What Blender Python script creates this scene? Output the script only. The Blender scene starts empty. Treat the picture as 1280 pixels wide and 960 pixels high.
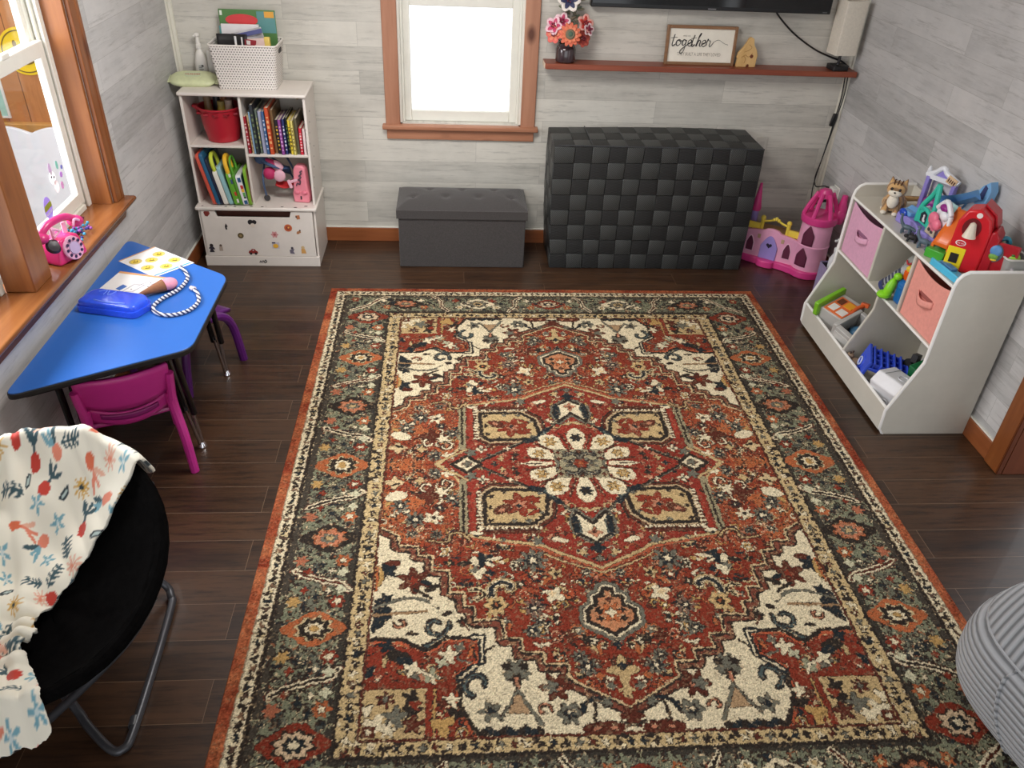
import bpy, bmesh, math, random
import numpy as np
from mathutils import Vector, Matrix, Euler
random.seed(3)
SC = bpy.context.scene; COL = SC.collection
PI = math.pi
def lin(c):
    return tuple((v/255/12.92 if v/255 <= .04045 else ((v/255+.055)/1.055)**2.4) for v in c)
# ---------------------------------------------------------------- materials
class NT:
    def __init__(s, name):
        s.m = bpy.data.materials.new(name); s.m.use_nodes = True; s.t = s.m.node_tree
        s.b = s.t.nodes['Principled BSDF']; s.o = s.t.nodes['Material Output']
    def n(s, kind, **kw):
        d = s.t.nodes.new('ShaderNode'+kind)
        for k, v in kw.items():
            if k in d.inputs: d.inputs[k].default_value = v
            else: setattr(d, k, v)
        return d
    def l(s, a, b): s.t.links.new(a, b)
    def co(s, scale=(1,1,1), rot=(0,0,0), kind='Object'):
        c = s.n('TexCoord'); m = s.n('Mapping'); m.inputs['Scale'].default_value = scale; m.inputs['Rotation'].default_value = rot
        s.l(c.outputs[kind], m.inputs['Vector']); return m.outputs['Vector']
    def math(s, op, a, b=None):
        d = s.n('Math', operation=op)
        for i, v in enumerate((a, b)):
            if v is None: continue
            if isinstance(v, (int, float)): d.inputs[i].default_value = v
            else: s.l(v, d.inputs[i])
        return d.outputs[0]
    def noise(s, vec, scale, detail=3, rough=.6):
        d = s.n('TexNoise'); d.inputs['Scale'].default_value = scale; d.inputs['Detail'].default_value = detail; d.inputs['Roughness'].default_value = rough
        s.l(vec, d.inputs['Vector']); return d.outputs['Fac']
    def ramp(s, fac, stops):
        d = s.n('ValToRGB'); e = d.color_ramp.elements
        while len(e) < len(stops): e.new(.5)
        for q, (p, c) in zip(e, stops): q.position = p; q.color = (*c, 1)
        s.l(fac, d.inputs[0]); return d.outputs[0]
    def mix(s, fac, a, b, mode='MIX'):
        d = s.n('Mix', data_type='RGBA', blend_type=mode)
        for i, v in ((0, fac), (6, a), (7, b)):
            if isinstance(v, (int, float)): d.inputs[i].default_value = v
            elif isinstance(v, tuple): d.inputs[i].default_value = (*v[:3], 1)
            else: s.l(v, d.inputs[i])
        return d.outputs[2]
    def bump(s, h, strength=.3, dist=.002):
        d = s.n('Bump', Strength=strength, Distance=dist); s.l(h, d.inputs['Height']); s.l(d.outputs[0], s.b.inputs['Normal'])
def M(name, rgb, rough=.5, metal=0, var=.10, scale=12, bump=0, bscale=200, spec=.5, coat=0, trans=0, alpha=1, sheen=0):
    t = NT(name); c = lin(rgb); v = t.co(); f = t.noise(v, scale)
    lo = tuple(x*(1-var) for x in c); hi = tuple(min(1, x*(1+var)) for x in c)
    t.l(t.ramp(f, [(.3, lo), (.7, hi)]), t.b.inputs['Base Color'])
    t.b.inputs['Roughness'].default_value = rough; t.b.inputs['Metallic'].default_value = metal
    t.b.inputs['Specular IOR Level'].default_value = spec; t.b.inputs['Coat Weight'].default_value = coat
    t.b.inputs['Transmission Weight'].default_value = trans; t.b.inputs['Alpha'].default_value = alpha; t.b.inputs['Sheen Weight'].default_value = sheen
    if bump: t.bump(t.noise(v, bscale, 2), bump, .002)
    return t.m
CACHE = {}
def P(rgb, rough=.4, **k):           # moulded plastic / painted surface of one colour
    key = (rgb, rough, tuple(sorted(k.items())))
    if key not in CACHE: CACHE[key] = M('plastic_%d_%d_%d' % rgb, rgb, rough, var=k.pop('var', .05), **k)
    return CACHE[key]
def planks_mat(name, axis, pw, pl, cols, streak, seam, rough, grain, seam_w=.0015, bumps=.25, streak_amt=(.55, .72), coat=0, streak_k=.8):
    """boards with grain; axis: which world axes run along / across the boards"""
    t = NT(name); tc = t.n('TexCoord'); sx = t.n('SeparateXYZ'); t.l(tc.outputs['Object'], sx.inputs[0])
    a, b = sx.outputs[axis[0]], sx.outputs[axis[1]]
    cv = t.n('CombineXYZ'); t.l(a, cv.inputs[0]); t.l(b, cv.inputs[1]); vec = cv.outputs[0]
    br = t.n('TexBrick', offset=.37, offset_frequency=2, squash=1.0)
    for k, v in (('Scale', 1), ('Mortar Size', seam_w), ('Mortar Smooth', .1), ('Bias', 0), ('Brick Width', pl), ('Row Height', pw)): br.inputs[k].default_value = v
    br.inputs['Color1'].default_value = (0,0,0,1); br.inputs['Color2'].default_value = (1,1,1,1); br.inputs['Mortar'].default_value = (.5,.5,.5,1)
    t.l(vec, br.inputs['Vector'])
    mp = t.n('Mapping'); mp.inputs['Scale'].default_value = (1, grain, 1)
    off = t.n('VectorMath', operation='MULTIPLY_ADD'); off.inputs[1].default_value = (7, 3, 5); t.l(br.outputs['Color'], off.inputs[0]); t.l(vec, off.inputs[2])
    t.l(off.outputs[0], mp.inputs['Vector'])
    n1 = t.noise(mp.outputs[0], 1.5, 6, .7); n2 = t.noise(mp.outputs[0], 4.5, 8, .75); n3 = t.noise(vec, 4.5, 5, .65)
    base = t.ramp(t.math('ADD', t.math('MULTIPLY', br.outputs['Color'], .45), t.math('MULTIPLY', n3, .55)), [(.27, lin(cols[0])), (.5, lin(cols[1])), (.73, lin(cols[2]))])
    c = t.mix(t.math('MULTIPLY', t.ramp(n1, [(.35, (0,0,0)), (.75, (1,1,1))]), .7), base, lin(cols[3]))
    c = t.mix(t.ramp(n2, [(streak_amt[0], (0,0,0)), (streak_amt[1], (streak_k,)*3)]), c, lin(streak))
    c = t.mix(br.outputs['Fac'], c, lin(seam))
    t.l(c, t.b.inputs['Base Color']); t.b.inputs['Roughness'].default_value = rough; t.b.inputs['Coat Weight'].default_value = coat
    t.bump(t.math('SUBTRACT', n2, t.math('MULTIPLY', br.outputs['Fac'], .8)), bumps, .0015)
    return t.m
def wood(name, a, b, dark, axis=0, rough=.35, knots=True, k=14):
    t = NT(name); s = [k, k, k]; s[axis] = 1.1; v = t.co(tuple(s)); f = t.noise(v, 1.6, 5, .62)
    d = t.n('TexWave', wave_type='BANDS', bands_direction='XYZ'[axis-1]); d.inputs['Scale'].default_value = .35; d.inputs['Distortion'].default_value = 5; d.inputs['Detail'].default_value = 3; t.l(v, d.inputs['Vector'])
    c = t.ramp(f, [(.28, lin(b)), (.62, lin(a))]); c = t.mix(t.math('MULTIPLY', d.outputs['Fac'], .35), c, lin(b))
    if knots:
        s2 = [5.5, 5.5, 5.5]; s2[axis] = 3.0; vo = t.n('TexVoronoi'); vo.inputs['Scale'].default_value = 1; t.l(t.co(tuple(s2)), vo.inputs['Vector'])
        c = t.mix(t.ramp(vo.outputs['Distance'], [(.07, (1,1,1)), (.19, (0,0,0))]), c, lin(dark))
    t.l(c, t.b.inputs['Base Color']); t.b.inputs['Roughness'].default_value = rough; t.bump(f, .15, .001); return t.m
def dots_mat(name, rgb, dot, pitch, r, axes=('X','Z')):
    t = NT(name); tc = t.n('TexCoord'); sx = t.n('SeparateXYZ'); t.l(tc.outputs['Object'], sx.inputs[0])
    u = t.math('ADD', sx.outputs['X'], sx.outputs['Y']); w = sx.outputs['Z']
    v = t.math('MULTIPLY', w, 1/pitch/.87); row = t.math('FLOOR', v); par = t.math('MULTIPLY', t.math('MODULO', t.math('ABSOLUTE', row), 2.0), .5)
    uu = t.math('ADD', t.math('MULTIPLY', u, 1/pitch), par)
    du = t.math('SUBTRACT', t.math('FRACT', uu), .5); dv = t.math('SUBTRACT', t.math('FRACT', v), .5)
    d = t.math('SQRT', t.math('ADD', t.math('MULTIPLY', du, du), t.math('MULTIPLY', dv, dv)))
    t.l(t.mix(t.math('LESS_THAN', d, r), lin(rgb), lin(dot)), t.b.inputs['Base Color']); t.b.inputs['Roughness'].default_value = .5; return t.m
# ---------------------------------------------------------------- mesh building
class B:
    def __init__(s): s.bm = bmesh.new(); s.m = 0
    def _f(s, vs):
        try: f = s.bm.faces.new(vs)
        except ValueError: return None
        f.material_index = s.m; f.smooth = True; return f
    def _v(s, p): return s.bm.verts.new(p)
    def box(s, c, d, rot=(0,0,0), taper=(1,1)):
        R = Euler(rot).to_matrix(); vs = []
        for z in (-.5,.5):
            for x, y in ((-.5,-.5),(.5,-.5),(.5,.5),(-.5,.5)):
                k = taper if z > 0 else (1,1)
                vs.append(s._v(Vector(c)+R@Vector((x*d[0]*k[0], y*d[1]*k[1], z*d[2]))))
        for q in ((3,2,1,0),(4,5,6,7),(0,1,5,4),(1,2,6,5),(2,3,7,6),(3,0,4,7)): s._f([vs[i] for i in q])
        return s
    def b2(s, x0, x1, y0, y1, z0, z1): return s.box(((x0+x1)/2,(y0+y1)/2,(z0+z1)/2),(abs(x1-x0),abs(y1-y0),abs(z1-z0)))
    def ring(s, c, u, v, r, n, ru=None): return [s._v(Vector(c)+u*(math.cos(2*PI*i/n)*r)+v*(math.sin(2*PI*i/n)*(ru or r))) for i in range(n)]
    def skin(s, rings, cap=True, closed=False):
        n = len(rings[0]); R = rings+([rings[0]] if closed else [])
        for a, b in zip(R[:-1], R[1:]):
            for i in range(n): s._f([a[i], a[(i+1)%n], b[(i+1)%n], b[i]])
        if cap and not closed:
            s._f(list(reversed(rings[0]))); s._f(rings[-1])
        return s
    def cyl(s, p0, p1, r0, r1=None, n=20, cap=True):
        p0, p1 = Vector(p0), Vector(p1); r1 = r0 if r1 is None else r1
        d = (p1-p0).normalized(); u = d.orthogonal().normalized(); v = d.cross(u)
        return s.skin([s.ring(p0,u,v,r0,n), s.ring(p1,u,v,r1,n)], cap)
    def tube(s, pts, r, n=10, smooth=True, closed=False, rs=None, flat=1):
        if smooth: pts = catmull(pts, 6, closed)
        pts = [Vector(p) for p in pts]; N = len(pts); rings = []; u = None
        for i, p in enumerate(pts):
            a = pts[(i-1)%N] if closed or i else p; b = pts[(i+1)%N] if closed or i < N-1 else p
            d = (b-a).normalized()
            u = (d.orthogonal() if u is None else (u-d*u.dot(d))).normalized(); v = d.cross(u)
            rr = r if rs is None else rs[0]+(rs[1]-rs[0])*i/(N-1)
            rings.append(s.ring(p, u, v, rr, n, rr*flat))
        return s.skin(rings, True, closed)
    def lathe(s, prof, c=(0,0,0), n=28, ax='Z', rot=None, sq=1):
        R = Euler(rot).to_matrix() if rot else Matrix.Identity(3); rings = []; c = Vector(c)
        for r, z in prof: rings.append([s._v(c+R@Vector((math.cos(2*PI*i/n)*max(r,1e-4), math.sin(2*PI*i/n)*max(r,1e-4)*sq, z))) for i in range(n)])
        return s.skin(rings, True)
    def ell(s, c, r, n=16, rot=(0,0,0)):
        if isinstance(r, (int,float)): r = (r,r,r)
        R = Euler(rot).to_matrix(); k = n//2; rings = []
        for j in range(1, k):
            a = PI*j/k; rings.append([s._v(Vector(c)+R@Vector((r[0]*math.sin(a)*math.cos(2*PI*i/n), r[1]*math.sin(a)*math.sin(2*PI*i/n), -r[2]*math.cos(a)))) for i in range(n)])
        s.skin(rings, False)
        lo = s._v(Vector(c)+R@Vector((0,0,-r[2]))); hi = s._v(Vector(c)+R@Vector((0,0,r[2])))
        for i in range(n):
            s._f([lo, rings[0][(i+1)%n], rings[0][i]]); s._f([hi, rings[-1][i], rings[-1][(i+1)%n]])
        return s
    def prism(s, poly, h, o=(0,0,0), X=(1,0,0), Y=(0,1,0)):
        """polygon in the plane (X, Y) at o, extruded h along X x Y"""
        X, Y, o = Vector(X), Vector(Y), Vector(o); N = X.cross(Y).normalized()*h
        a = [s._v(o+X*p[0]+Y*p[1]) for p in poly]; b = [s._v(o+X*p[0]+Y*p[1]+N) for p in poly]
        n = len(poly)
        for i in range(n): s._f([a[i], a[(i+1)%n], b[(i+1)%n], b[i]])
        s._f(list(reversed(a))); s._f(b); return s
    def grid(s, fn, nu, nv, closed_u=False):
        g = [[s._v(fn(i/nu, j/nv)) for i in range(nu+(0 if closed_u else 1))] for j in range(nv+1)]
        w = len(g[0])
        for j in range(nv):
            for i in range(nu): s._f([g[j][i], g[j][(i+1)%w], g[j+1][(i+1)%w], g[j+1][i]])
        return s
def catmull(P, n=6, closed=False):
    P = [Vector(p) for p in P]; out = []; N = len(P)
    if N < 3: return P
    for i in range(N if closed else N-1):
        if closed: a,b,c,d = P[(i-1)%N],P[i],P[(i+1)%N],P[(i+2)%N]
        else: a,b,c,d = P[max(i-1,0)],P[i],P[i+1],P[min(i+2,N-1)]
        for k in range(n):
            t = k/n; out.append(.5*(2*b+(c-a)*t+(2*a-5*b+4*c-d)*t*t+(3*b-a-3*c+d)*t**3))
    return out if closed else out+[P[-1]]
def rrect(w, h, r, n=5, cx=0, cy=0):
    out = []
    for sx, sy, a0 in ((1,-1,-PI/2),(1,1,0),(-1,1,PI/2),(-1,-1,PI)):
        for k in range(n+1):
            a = a0+PI/2*k/n; out.append((cx+sx*(w/2-r)+r*math.cos(a), cy+sy*(h/2-r)+r*math.sin(a)))
    return out
def circ(r, n=24, cx=0, cy=0, ry=None, a0=0, a1=2*PI): return [(cx+r*math.cos(a0+(a1-a0)*i/n), cy+(ry or r)*math.sin(a0+(a1-a0)*i/n)) for i in range(n)]
def obj(name, b, mats, parent=None, bevel=0, seg=2, angle=35, solid=0, sub=0, loc=None, rot=None):
    me = bpy.data.meshes.new(name); bmesh.ops.recalc_face_normals(b.bm, faces=b.bm.faces); b.bm.to_mesh(me); b.bm.free()
    for m in (mats if isinstance(mats, (list, tuple)) else [mats]): me.materials.append(m)
    try: me.set_sharp_from_angle(angle=math.radians(angle))
    except Exception: pass
    o = bpy.data.objects.new(name, me); COL.objects.link(o)
    if parent: o.parent = parent
    if loc: o.location = loc
    if rot: o.rotation_euler = rot
    if solid:
        d = o.modifiers.new('s', 'SOLIDIFY'); d.thickness = solid; d.offset = 0
    if sub:
        d = o.modifiers.new('u', 'SUBSURF'); d.levels = sub; d.render_levels = sub
    if bevel:
        d = o.modifiers.new('b', 'BEVEL'); d.width = bevel; d.segments = seg; d.limit_method = 'ANGLE'; d.angle_limit = math.radians(40); d.harden_normals = False
    return o
def tag(o, label, cat, group=None):
    o['label'] = label; o['category'] = cat
    if group: o['group'] = group
    return o
def thing(name, label, cat, loc=(0,0,0), rz=0, group=None, rot=None):
    o = bpy.data.objects.new(name, None); COL.objects.link(o); o.empty_display_size = .05
    o.location = loc; o.rotation_euler = rot or (0,0,rz); return tag(o, label, cat, group)
def struct(name, b, m, parent=None, bevel=0, **k):
    o = obj(name, b, m, parent, bevel, **k)
    if not parent: o['kind'] = 'structure'
    return o
def text_mesh(name, txt, size, m, parent, loc, rot, depth=.0004, align='CENTER', sx=1):
    cu = bpy.data.curves.new(name, 'FONT'); cu.body = txt; cu.size = size; cu.extrude = depth; cu.align_x = align; cu.align_y = 'CENTER'
    tmp = bpy.data.objects.new('tmp', cu); COL.objects.link(tmp)
    dg = bpy.context.evaluated_depsgraph_get(); dg.update()
    me = bpy.data.meshes.new_from_object(tmp.evaluated_get(dg)); bpy.data.objects.remove(tmp)
    me.name = name; me.materials.clear(); me.materials.append(m)
    o = bpy.data.objects.new(name, me); COL.objects.link(o); o.parent = parent; o.location = loc; o.rotation_euler = rot; o.scale = (sx,1,1); return o
# ---------------------------------------------------------------- materials of the room
WALLC = [(170,167,159),(196,192,183),(214,210,200),(222,218,208)]
m_wall = planks_mat('whitewashed_boards', ('X','Z'), .128, 1.05, WALLC, (128,125,120), (160,156,149), .55, 11, .0007, .18, (.53,.72), streak_k=.62)
m_wall_s = planks_mat('whitewashed_boards_side', ('Y','Z'), .128, 1.05, [(164,163,162),(188,187,187),(208,206,205),(216,214,213)], (128,126,124), (158,156,153), .55, 11, .0007, .18, (.53,.72), streak_k=.62)
m_floor = planks_mat('dark_floor_boards', ('X','Y'), .1455, 1.25, [(37,24,16),(55,36,24),(73,49,32),(88,60,40)], (22,14,10), (118,94,72), .34, 12, .0009, .35, (.48,.66), coat=.12)
m_pine = wood('honey_pine', (152,94,50), (122,68,32), (92,48,22), 2)
m_pine_y = wood('honey_pine_sill', (140,88,48), (112,62,30), (92,48,22), 1, .22)
m_pine_x = wood('glare_washed_pine', (186,130,100), (158,104,76), (96,52,34), 0, .4)  # same pine as the left window, window glare put into the colour
m_pine_v = wood('glare_washed_pine_upright', (186,134,106), (162,110,84), (96,52,34), 2, .4)  # upright boards, with the same glare wash in their colour
m_base = wood('baseboard_pine', (160,94,52), (132,70,34), (84,44,24), 0, .4)
m_base_y = wood('baseboard_pine_side', (160,94,52), (132,70,34), (84,44,24), 1, .4)
m_shelf = wood('red_stained_board', (150,78,54), (122,56,38), (70,34,26), 0, .4)
m_vinyl = M('white_vinyl', (232,230,220), .35, var=.03)
m_trimw = M('cream_trim', (222,218,204), .45, var=.04)
m_glass = NT('window_glass'); 
_tr = m_glass.n('BsdfTransparent'); _gl = m_glass.n('BsdfGlossy', Roughness=.03); _mx = m_glass.n('MixShader'); _mx.inputs[0].default_value = .05
m_glass.l(_tr.outputs[0], _mx.inputs[1]); m_glass.l(_gl.outputs[0], _mx.inputs[2]); m_glass.l(_mx.outputs[0], m_glass.o.inputs['Surface']); m_glass = m_glass.m
XL, XR = -2.04, 1.78
# floor and walls (the wall behind the camera and the ceiling are not in view)
struct('floor', B().b2(-2.25,2.7,-6.8,.1,-.06,0), m_floor)
# back wall round its window (opening x -.845..-.125, z .745..1.95)
WX0,WX1,WZ0,WZ1 = -.838,-.122,.742,1.98
b = B(); b.b2(XL-.14,WX0,0,.14,0,2.45); b.b2(WX1,XR+.14,0,.14,0,2.45); b.b2(WX0,WX1,0,.14,0,WZ0); b.b2(WX0,WX1,0,.14,WZ1,2.45)
struct('wall_back', b, m_wall)
LY0,LY1,LZ0,LZ1 = -2.84,-1.232,.70,2.02
b = B(); b.b2(XL-.14,XL,LY1,0,0,2.45); b.b2(XL-.14,XL,-6.8,LY0,0,2.45); b.b2(XL-.14,XL,LY0,LY1,0,LZ0); b.b2(XL-.14,XL,LY0,LY1,LZ1,2.45)
struct('wall_left', b, m_wall_s)
b = B(); b.b2(XR,XR+.14,-2.29,0,0,2.45); b.b2(XR,XR+.14,-6.8,-3.15,0,2.45); b.b2(XR,XR+.14,-3.15,-2.29,2.05,2.45)
struct('wall_right', b, m_wall_s)
struct('ceiling', B().b2(XL-.14,XR+.14,-6.8,.14,2.45,2.55), M('ceiling_white',(226,224,218),.8))
# baseboards, corner trims
b = B(); b.b2(XL,XR,-.016,0,0,.088); struct('baseboard_back', b, m_base, bevel=.003)
b = B(); b.b2(XL,XR,-.012,0,.088,.096); struct('trim_1', b, m_vinyl, bevel=.002)
b = B(); b.b2(XL,XL+.016,-6.8,-.016,0,.088); struct('baseboard_left', b, m_base_y, bevel=.003)
b = B(); b.b2(XL,XL+.012,-6.8,-.016,.088,.094); struct('trim_2', b, m_vinyl, bevel=.002)
b = B(); b.b2(XR-.016,XR,-2.205,-.016,0,.092); struct('baseboard_right', b, m_base_y, bevel=.003)
b = B(); b.b2(XR-.012,XR,-2.205,-.016,.092,.099); struct('trim_3', b, m_vinyl, bevel=.002)
for nm, x in (('trim_4',XL),('trim_5',XR)):
    s = 1 if x < 0 else -1
    b = B(); b.prism([(0,0),(s*.030,0),(s*.026,-.010),(s*.012,-.014),(s*.010,-.026),(0,-.030)],2.345,(x,0,.1)); struct(nm, b, m_trimw, bevel=.002)
# doorway in the right wall
d = bpy.data.objects.new('door_1', None); COL.objects.link(d); d['kind'] = 'structure'; d.location = (XR,-2.25,0)
m_jamb = wood('dark_jamb', (112,58,32), (88,42,22), (60,30,18), 2, .35)
m_casing = wood('door_casing_pine', (150,88,44), (122,64,28), (78,42,22), 2, .35)
b = B(); b.b2(-.022,0,-.045,.045,0,2.1); obj('casing', b, m_casing, d, .004)
b = B(); b.b2(0,.22,-.052,-.04,0,2.05); b.b2(-.022,0,-.052,-.045,0,2.05); obj('jamb', b, m_jamb, d, .003)
# ---------------------------------------------------------------- back window
w = bpy.data.objects.new('window_2', None); COL.objects.link(w); w['kind'] = 'structure'; w.location = (-.48,0,.742)
X0,X1 = WX0+.48, WX1+.48; H = WZ1-WZ0
for x0, x1 in ((X0-.075,X0+.008),(X1-.008,X1+.075)):
    b = B(); b.b2(x0,x1,-.02,0,-.02,H+.02); obj('casing', b, m_pine_v, w, .004)
b = B(); b.b2(X0-.075,X1+.075,-.022,0,H,H+.09); obj('head_casing', b, m_pine_x, w, .004)
b = B(); b.b2(X0-.095,X1+.095,-.045,.10,-.032,-.006); obj('sill', b, m_pine_x, w, .006)
b = B(); b.b2(X0-.072,X1+.072,-.018,0,-.092,-.032); obj('apron', b, m_pine_x, w, .003)
b = B()
b.b2(X0,X0+.022,.0,.13,-.01,H); b.b2(X1-.022,X1,.0,.13,-.01,H); b.b2(X0,X1,.0,.13,H-.02,H)
b.b2(X0+.022,X0+.036,.02,.04,0,H); b.b2(X1-.036,X1-.022,.02,.04,0,H); obj('frame', b, m_vinyl, w, .003)
b = B(); xa,xb = X0+.024,X1-.024
b.b2(xa,xa+.05,.045,.08,.0,.67); b.b2(xb-.05,xb,.045,.08,.0,.67); b.b2(xa+.05,xb-.05,.046,.079,.0,.06); b.b2(xa+.05,xb-.05,.046,.079,.62,.67)
b.b2(xa,xa+.04,.085,.115,.62,H-.02); b.b2(xb-.04,xb,.085,.115,.62,H-.02); b.b2(xa+.04,xb-.04,.086,.114,H-.07,H-.02); b.b2(xa+.04,xb-.04,.086,.114,.63,.67); obj('sash', b, m_vinyl, w, .004)
b = B(); b.b2(xa+.05,xb-.05,.06,.064,.06,.62); b.b2(xa+.04,xb-.04,.098,.102,.67,H-.07); obj('pane', b, m_glass, w)
# ---------------------------------------------------------------- left window (two double-hung units either side of a post)
w = bpy.data.objects.new('window_1', None); COL.objects.link(w); w['kind'] = 'structure'; w.location = (XL,-2.02,.72)
y0,y1 = LY0+2.02, LY1+2.02; H = LZ1-.72
prof = [(-.125,-.03),(.045,-.03),(.062,-.024),(.070,-.012),(.066,-.002),(.058,.0),(-.125,.0)]
b = B(); b.prism(prof, (y1+.095)-(y0-.1), (0,y1+.095,0), (1,0,0), (0,0,1)); obj('sill', b, m_pine_y, w, .003)
b = B(); b.prism([(0,-.10),(.012,-.095),(.022,-.06),(.034,-.03),(0,-.03)], (y1+.07)-(y0-.08), (0,y1+.07,0), (1,0,0), (0,0,1)); obj('apron', b, m_pine_y, w, .002)
b = B(); b.b2(0,.02,y1,y1+.078,0,H+.02); b.b2(0,.024,y1+.052,y1+.08,0,H+.02); obj('casing', b, m_pine, w, .004)
b = B(); b.b2(0,.02,y0-.078,y0,0,H+.02); obj('casing', b, m_pine, w, .004)
b = B(); b.b2(0,.022,y0-.08,y1+.08,H,H+.09); obj('head_casing', b, m_pine_y, w, .004)
b = B(); b.b2(-.085,.02,-.068,.072,0,H); obj('mullion_post', b, m_pine, w, .004)
b = B(); b.b2(-.085,0,y1-.018,y1,0,H); b.b2(-.085,0,y0,y0+.018,0,H); b.b2(-.085,0,y0,y1,H-.018,H); obj('jamb', b, m_pine, w, .002)
for a, c in ((.072,y1-.018),(y0+.018,-.068)):
    b = B()
    for s, e in ((1,a),(-1,c)):      # tracks: stepped ridges at both sides
        for k,(x0_,x1_,t) in enumerate(((-.135,-.122,.055),(-.122,-.112,.030),(-.112,-.104,.042),(-.104,-.094,.022),(-.094,-.085,.030))):
            b.b2(x0_,x1_,min(e,e+s*t),max(e,e+s*t),.0,H)
    b.b2(-.134,-.086,a+.056,c-.056,H-.05,H); b.b2(-.134,-.086,a+.056,c-.056,0,.022); obj('frame', b, m_vinyl, w, .002)
    b = B(); p,q = a+.034,c-.034
    b.b2(-.125,-.095,p,p+.045,.023,.69); b.b2(-.125,-.095,q-.045,q,.023,.69); b.b2(-.124,-.096,p+.045,q-.045,.023,.075); b.b2(-.124,-.092,p+.045,q-.045,.635,.691); b.b2(-.105,-.090,(p+q)/2-.03,(p+q)/2+.03,.685,.705); obj('lower_sash', b, m_vinyl, w, .004)
    b = B(); b.b2(-.158,-.130,p,p+.045,.64,H-.051); b.b2(-.158,-.130,q-.045,q,.64,H-.051); b.b2(-.157,-.131,p+.045,q-.045,.641,.685); b.b2(-.157,-.131,p+.045,q-.045,H-.11,H-.051); obj('upper_sash', b, m_vinyl, w, .004)
    b = B(); b.b2(-.112,-.108,p+.045,q-.045,.075,.635); b.b2(-.146,-.142,p+.045,q-.045,.685,H-.06); obj('pane', b, m_glass, w)
# seasonal clings on the inside of the lower pane
def cling_mat(rgb):
    k = NT('vinyl_cling'); tl = k.n('BsdfTranslucent'); ad = k.n('MixShader'); ad.inputs[0].default_value = .6
    tl.inputs['Color'].default_value = (*lin(rgb),1); k.b.inputs['Base Color'].default_value = (*lin(rgb),1); k.l(k.b.outputs[0],ad.inputs[1]); k.l(tl.outputs[0],ad.inputs[2]); k.l(ad.outputs[0],k.o.inputs['Surface']); return k.m
def cling(polys, y, z):
    for q_, (poly, rgb) in enumerate(polys):
        b = B(); b.prism([(p[0],p[1]) for p in poly], .0008, (-.1078+.0009*q_,y,z), (0,1,0), (0,0,1)); obj('cling_sticker', b, cling_mat(rgb), w)
egg = circ(.034,20,0,0,.046)
cling([(egg,(178,160,208)),([(p[0]*.97,max(-.004,min(.018,p[1]))+.10*p[0]) for p in egg],(206,216,92)),([(p[0]*.92,max(-.022,min(-.013,p[1]))+.10*p[0]) for p in egg],(240,236,244))], .435,.115)
cling([(circ(.012,14,0,.03,.024),(196,176,196)),(circ(.026,16,0,-.005,.026),(242,238,240)),(circ(.005,8,-.008,.0),(70,70,80)),(circ(.005,8,.010,-.006),(70,70,80)),(circ(.02,14,.01,-.045,.026),(236,226,226))], .535,.21)
cling([(circ(.010,12,0,0,.018),(150,190,180))], .60,.235); cling([(circ(.012,12),(188,150,200))], .615,.19); cling([(circ(.012,12,0,0,.016),(206,166,196))], .60,.15); cling([(circ(.009,12),(140,140,190))], .635,.215)
# enclosed porch beyond the left window
m_porch = planks_mat('porch_boards', ('X','Z'), 3.0, .15, [(168,112,64),(190,130,78),(204,146,92),(186,130,84)], (140,84,44), (104,66,38), .5, .12, .003, .2)
struct('wall_porch', B().b2(-5.2,XL-.14,1.2,1.32,-.6,2.6), m_porch)
struct('trim_6', B().b2(-5.2,XL-.14,1.14,1.2,.275,.335), M('porch_rail',(196,146,80),.5), bevel=.006)
struct('trim_7', B().b2(-5.2,-5.1,-3.4,1.2,-.6,2.6), m_porch)
struct('trim_8', B().b2(-5.2,XL-.14,-3.4,1.2,-.66,-.6), M('porch_floor',(150,140,130),.6))
sp = []; n = 120
for i in range(n+1):
    x = -5.0+i/n*2.75; sp.append((x, .435+.045*abs(math.sin((x+3.24)*PI/.34))**.8))
b = B(); b.prism(sp+[(-2.25,-.6),(-5.0,-.6)], .03, (0,.63,0), (1,0,0), (0,0,1))
tag(obj('porch_screen', b, M('white_board',(206,208,212),.5,var=.03), bevel=.004), 'white scalloped-top board standing out on the porch', 'screen')
t = thing('round_sign', 'round yellow smiley sign on the porch boards outside', 'sign', (-3.42,1.199,.81), -PI/2)
m_y = P((236,206,36),.5)
b = B(); b.prism(circ(.155,36,0,0), .008, (-.008,0,0), (0,1,0), (0,0,1)); obj('disc', b, m_y, t, .002)
b = B(); b.tube([(-.011,.135*math.cos(a),.135*math.sin(a)) for a in np.linspace(0,2*PI,40)[:-1]], .004, 6, False, True); b.tube([(-.011,.08*math.cos(a),.08*math.sin(a)) for a in np.linspace(PI*1.15,PI*1.85,12)], .006, 6)
for s in (-1,1): b.ell((-.011,s*.045,.045),(.004,.014,.028),10)
obj('face_lines', b, P((120,100,40),.6), t)
t.rotation_euler = (0,0,PI/2)
t = thing('framed_print', 'aqua print in a white frame on the porch wall', 'picture', (-3.80,1.199,.58), PI/2)
b = B()
for q in ((-.17,-.155),(.155,.17)): b.b2(-.014,0,q[0],q[1],-.22,.22)
b.b2(-.014,0,-.155,.155,.205,.22); b.b2(-.014,0,-.155,.155,-.22,-.205); obj('frame', b, P((226,228,224),.5), t, .002)
b = B(); b.b2(-.007,0,-.155,.155,-.205,.205); b.m = 1
for k in range(3): b.prism(circ(.04,14,0,-.1+.1*k,.025), .004, (-.010,0,0), (0,1,0), (0,0,1))
obj('print', b, [P((170,214,202),.6),P((110,160,166),.6)], t)
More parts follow.
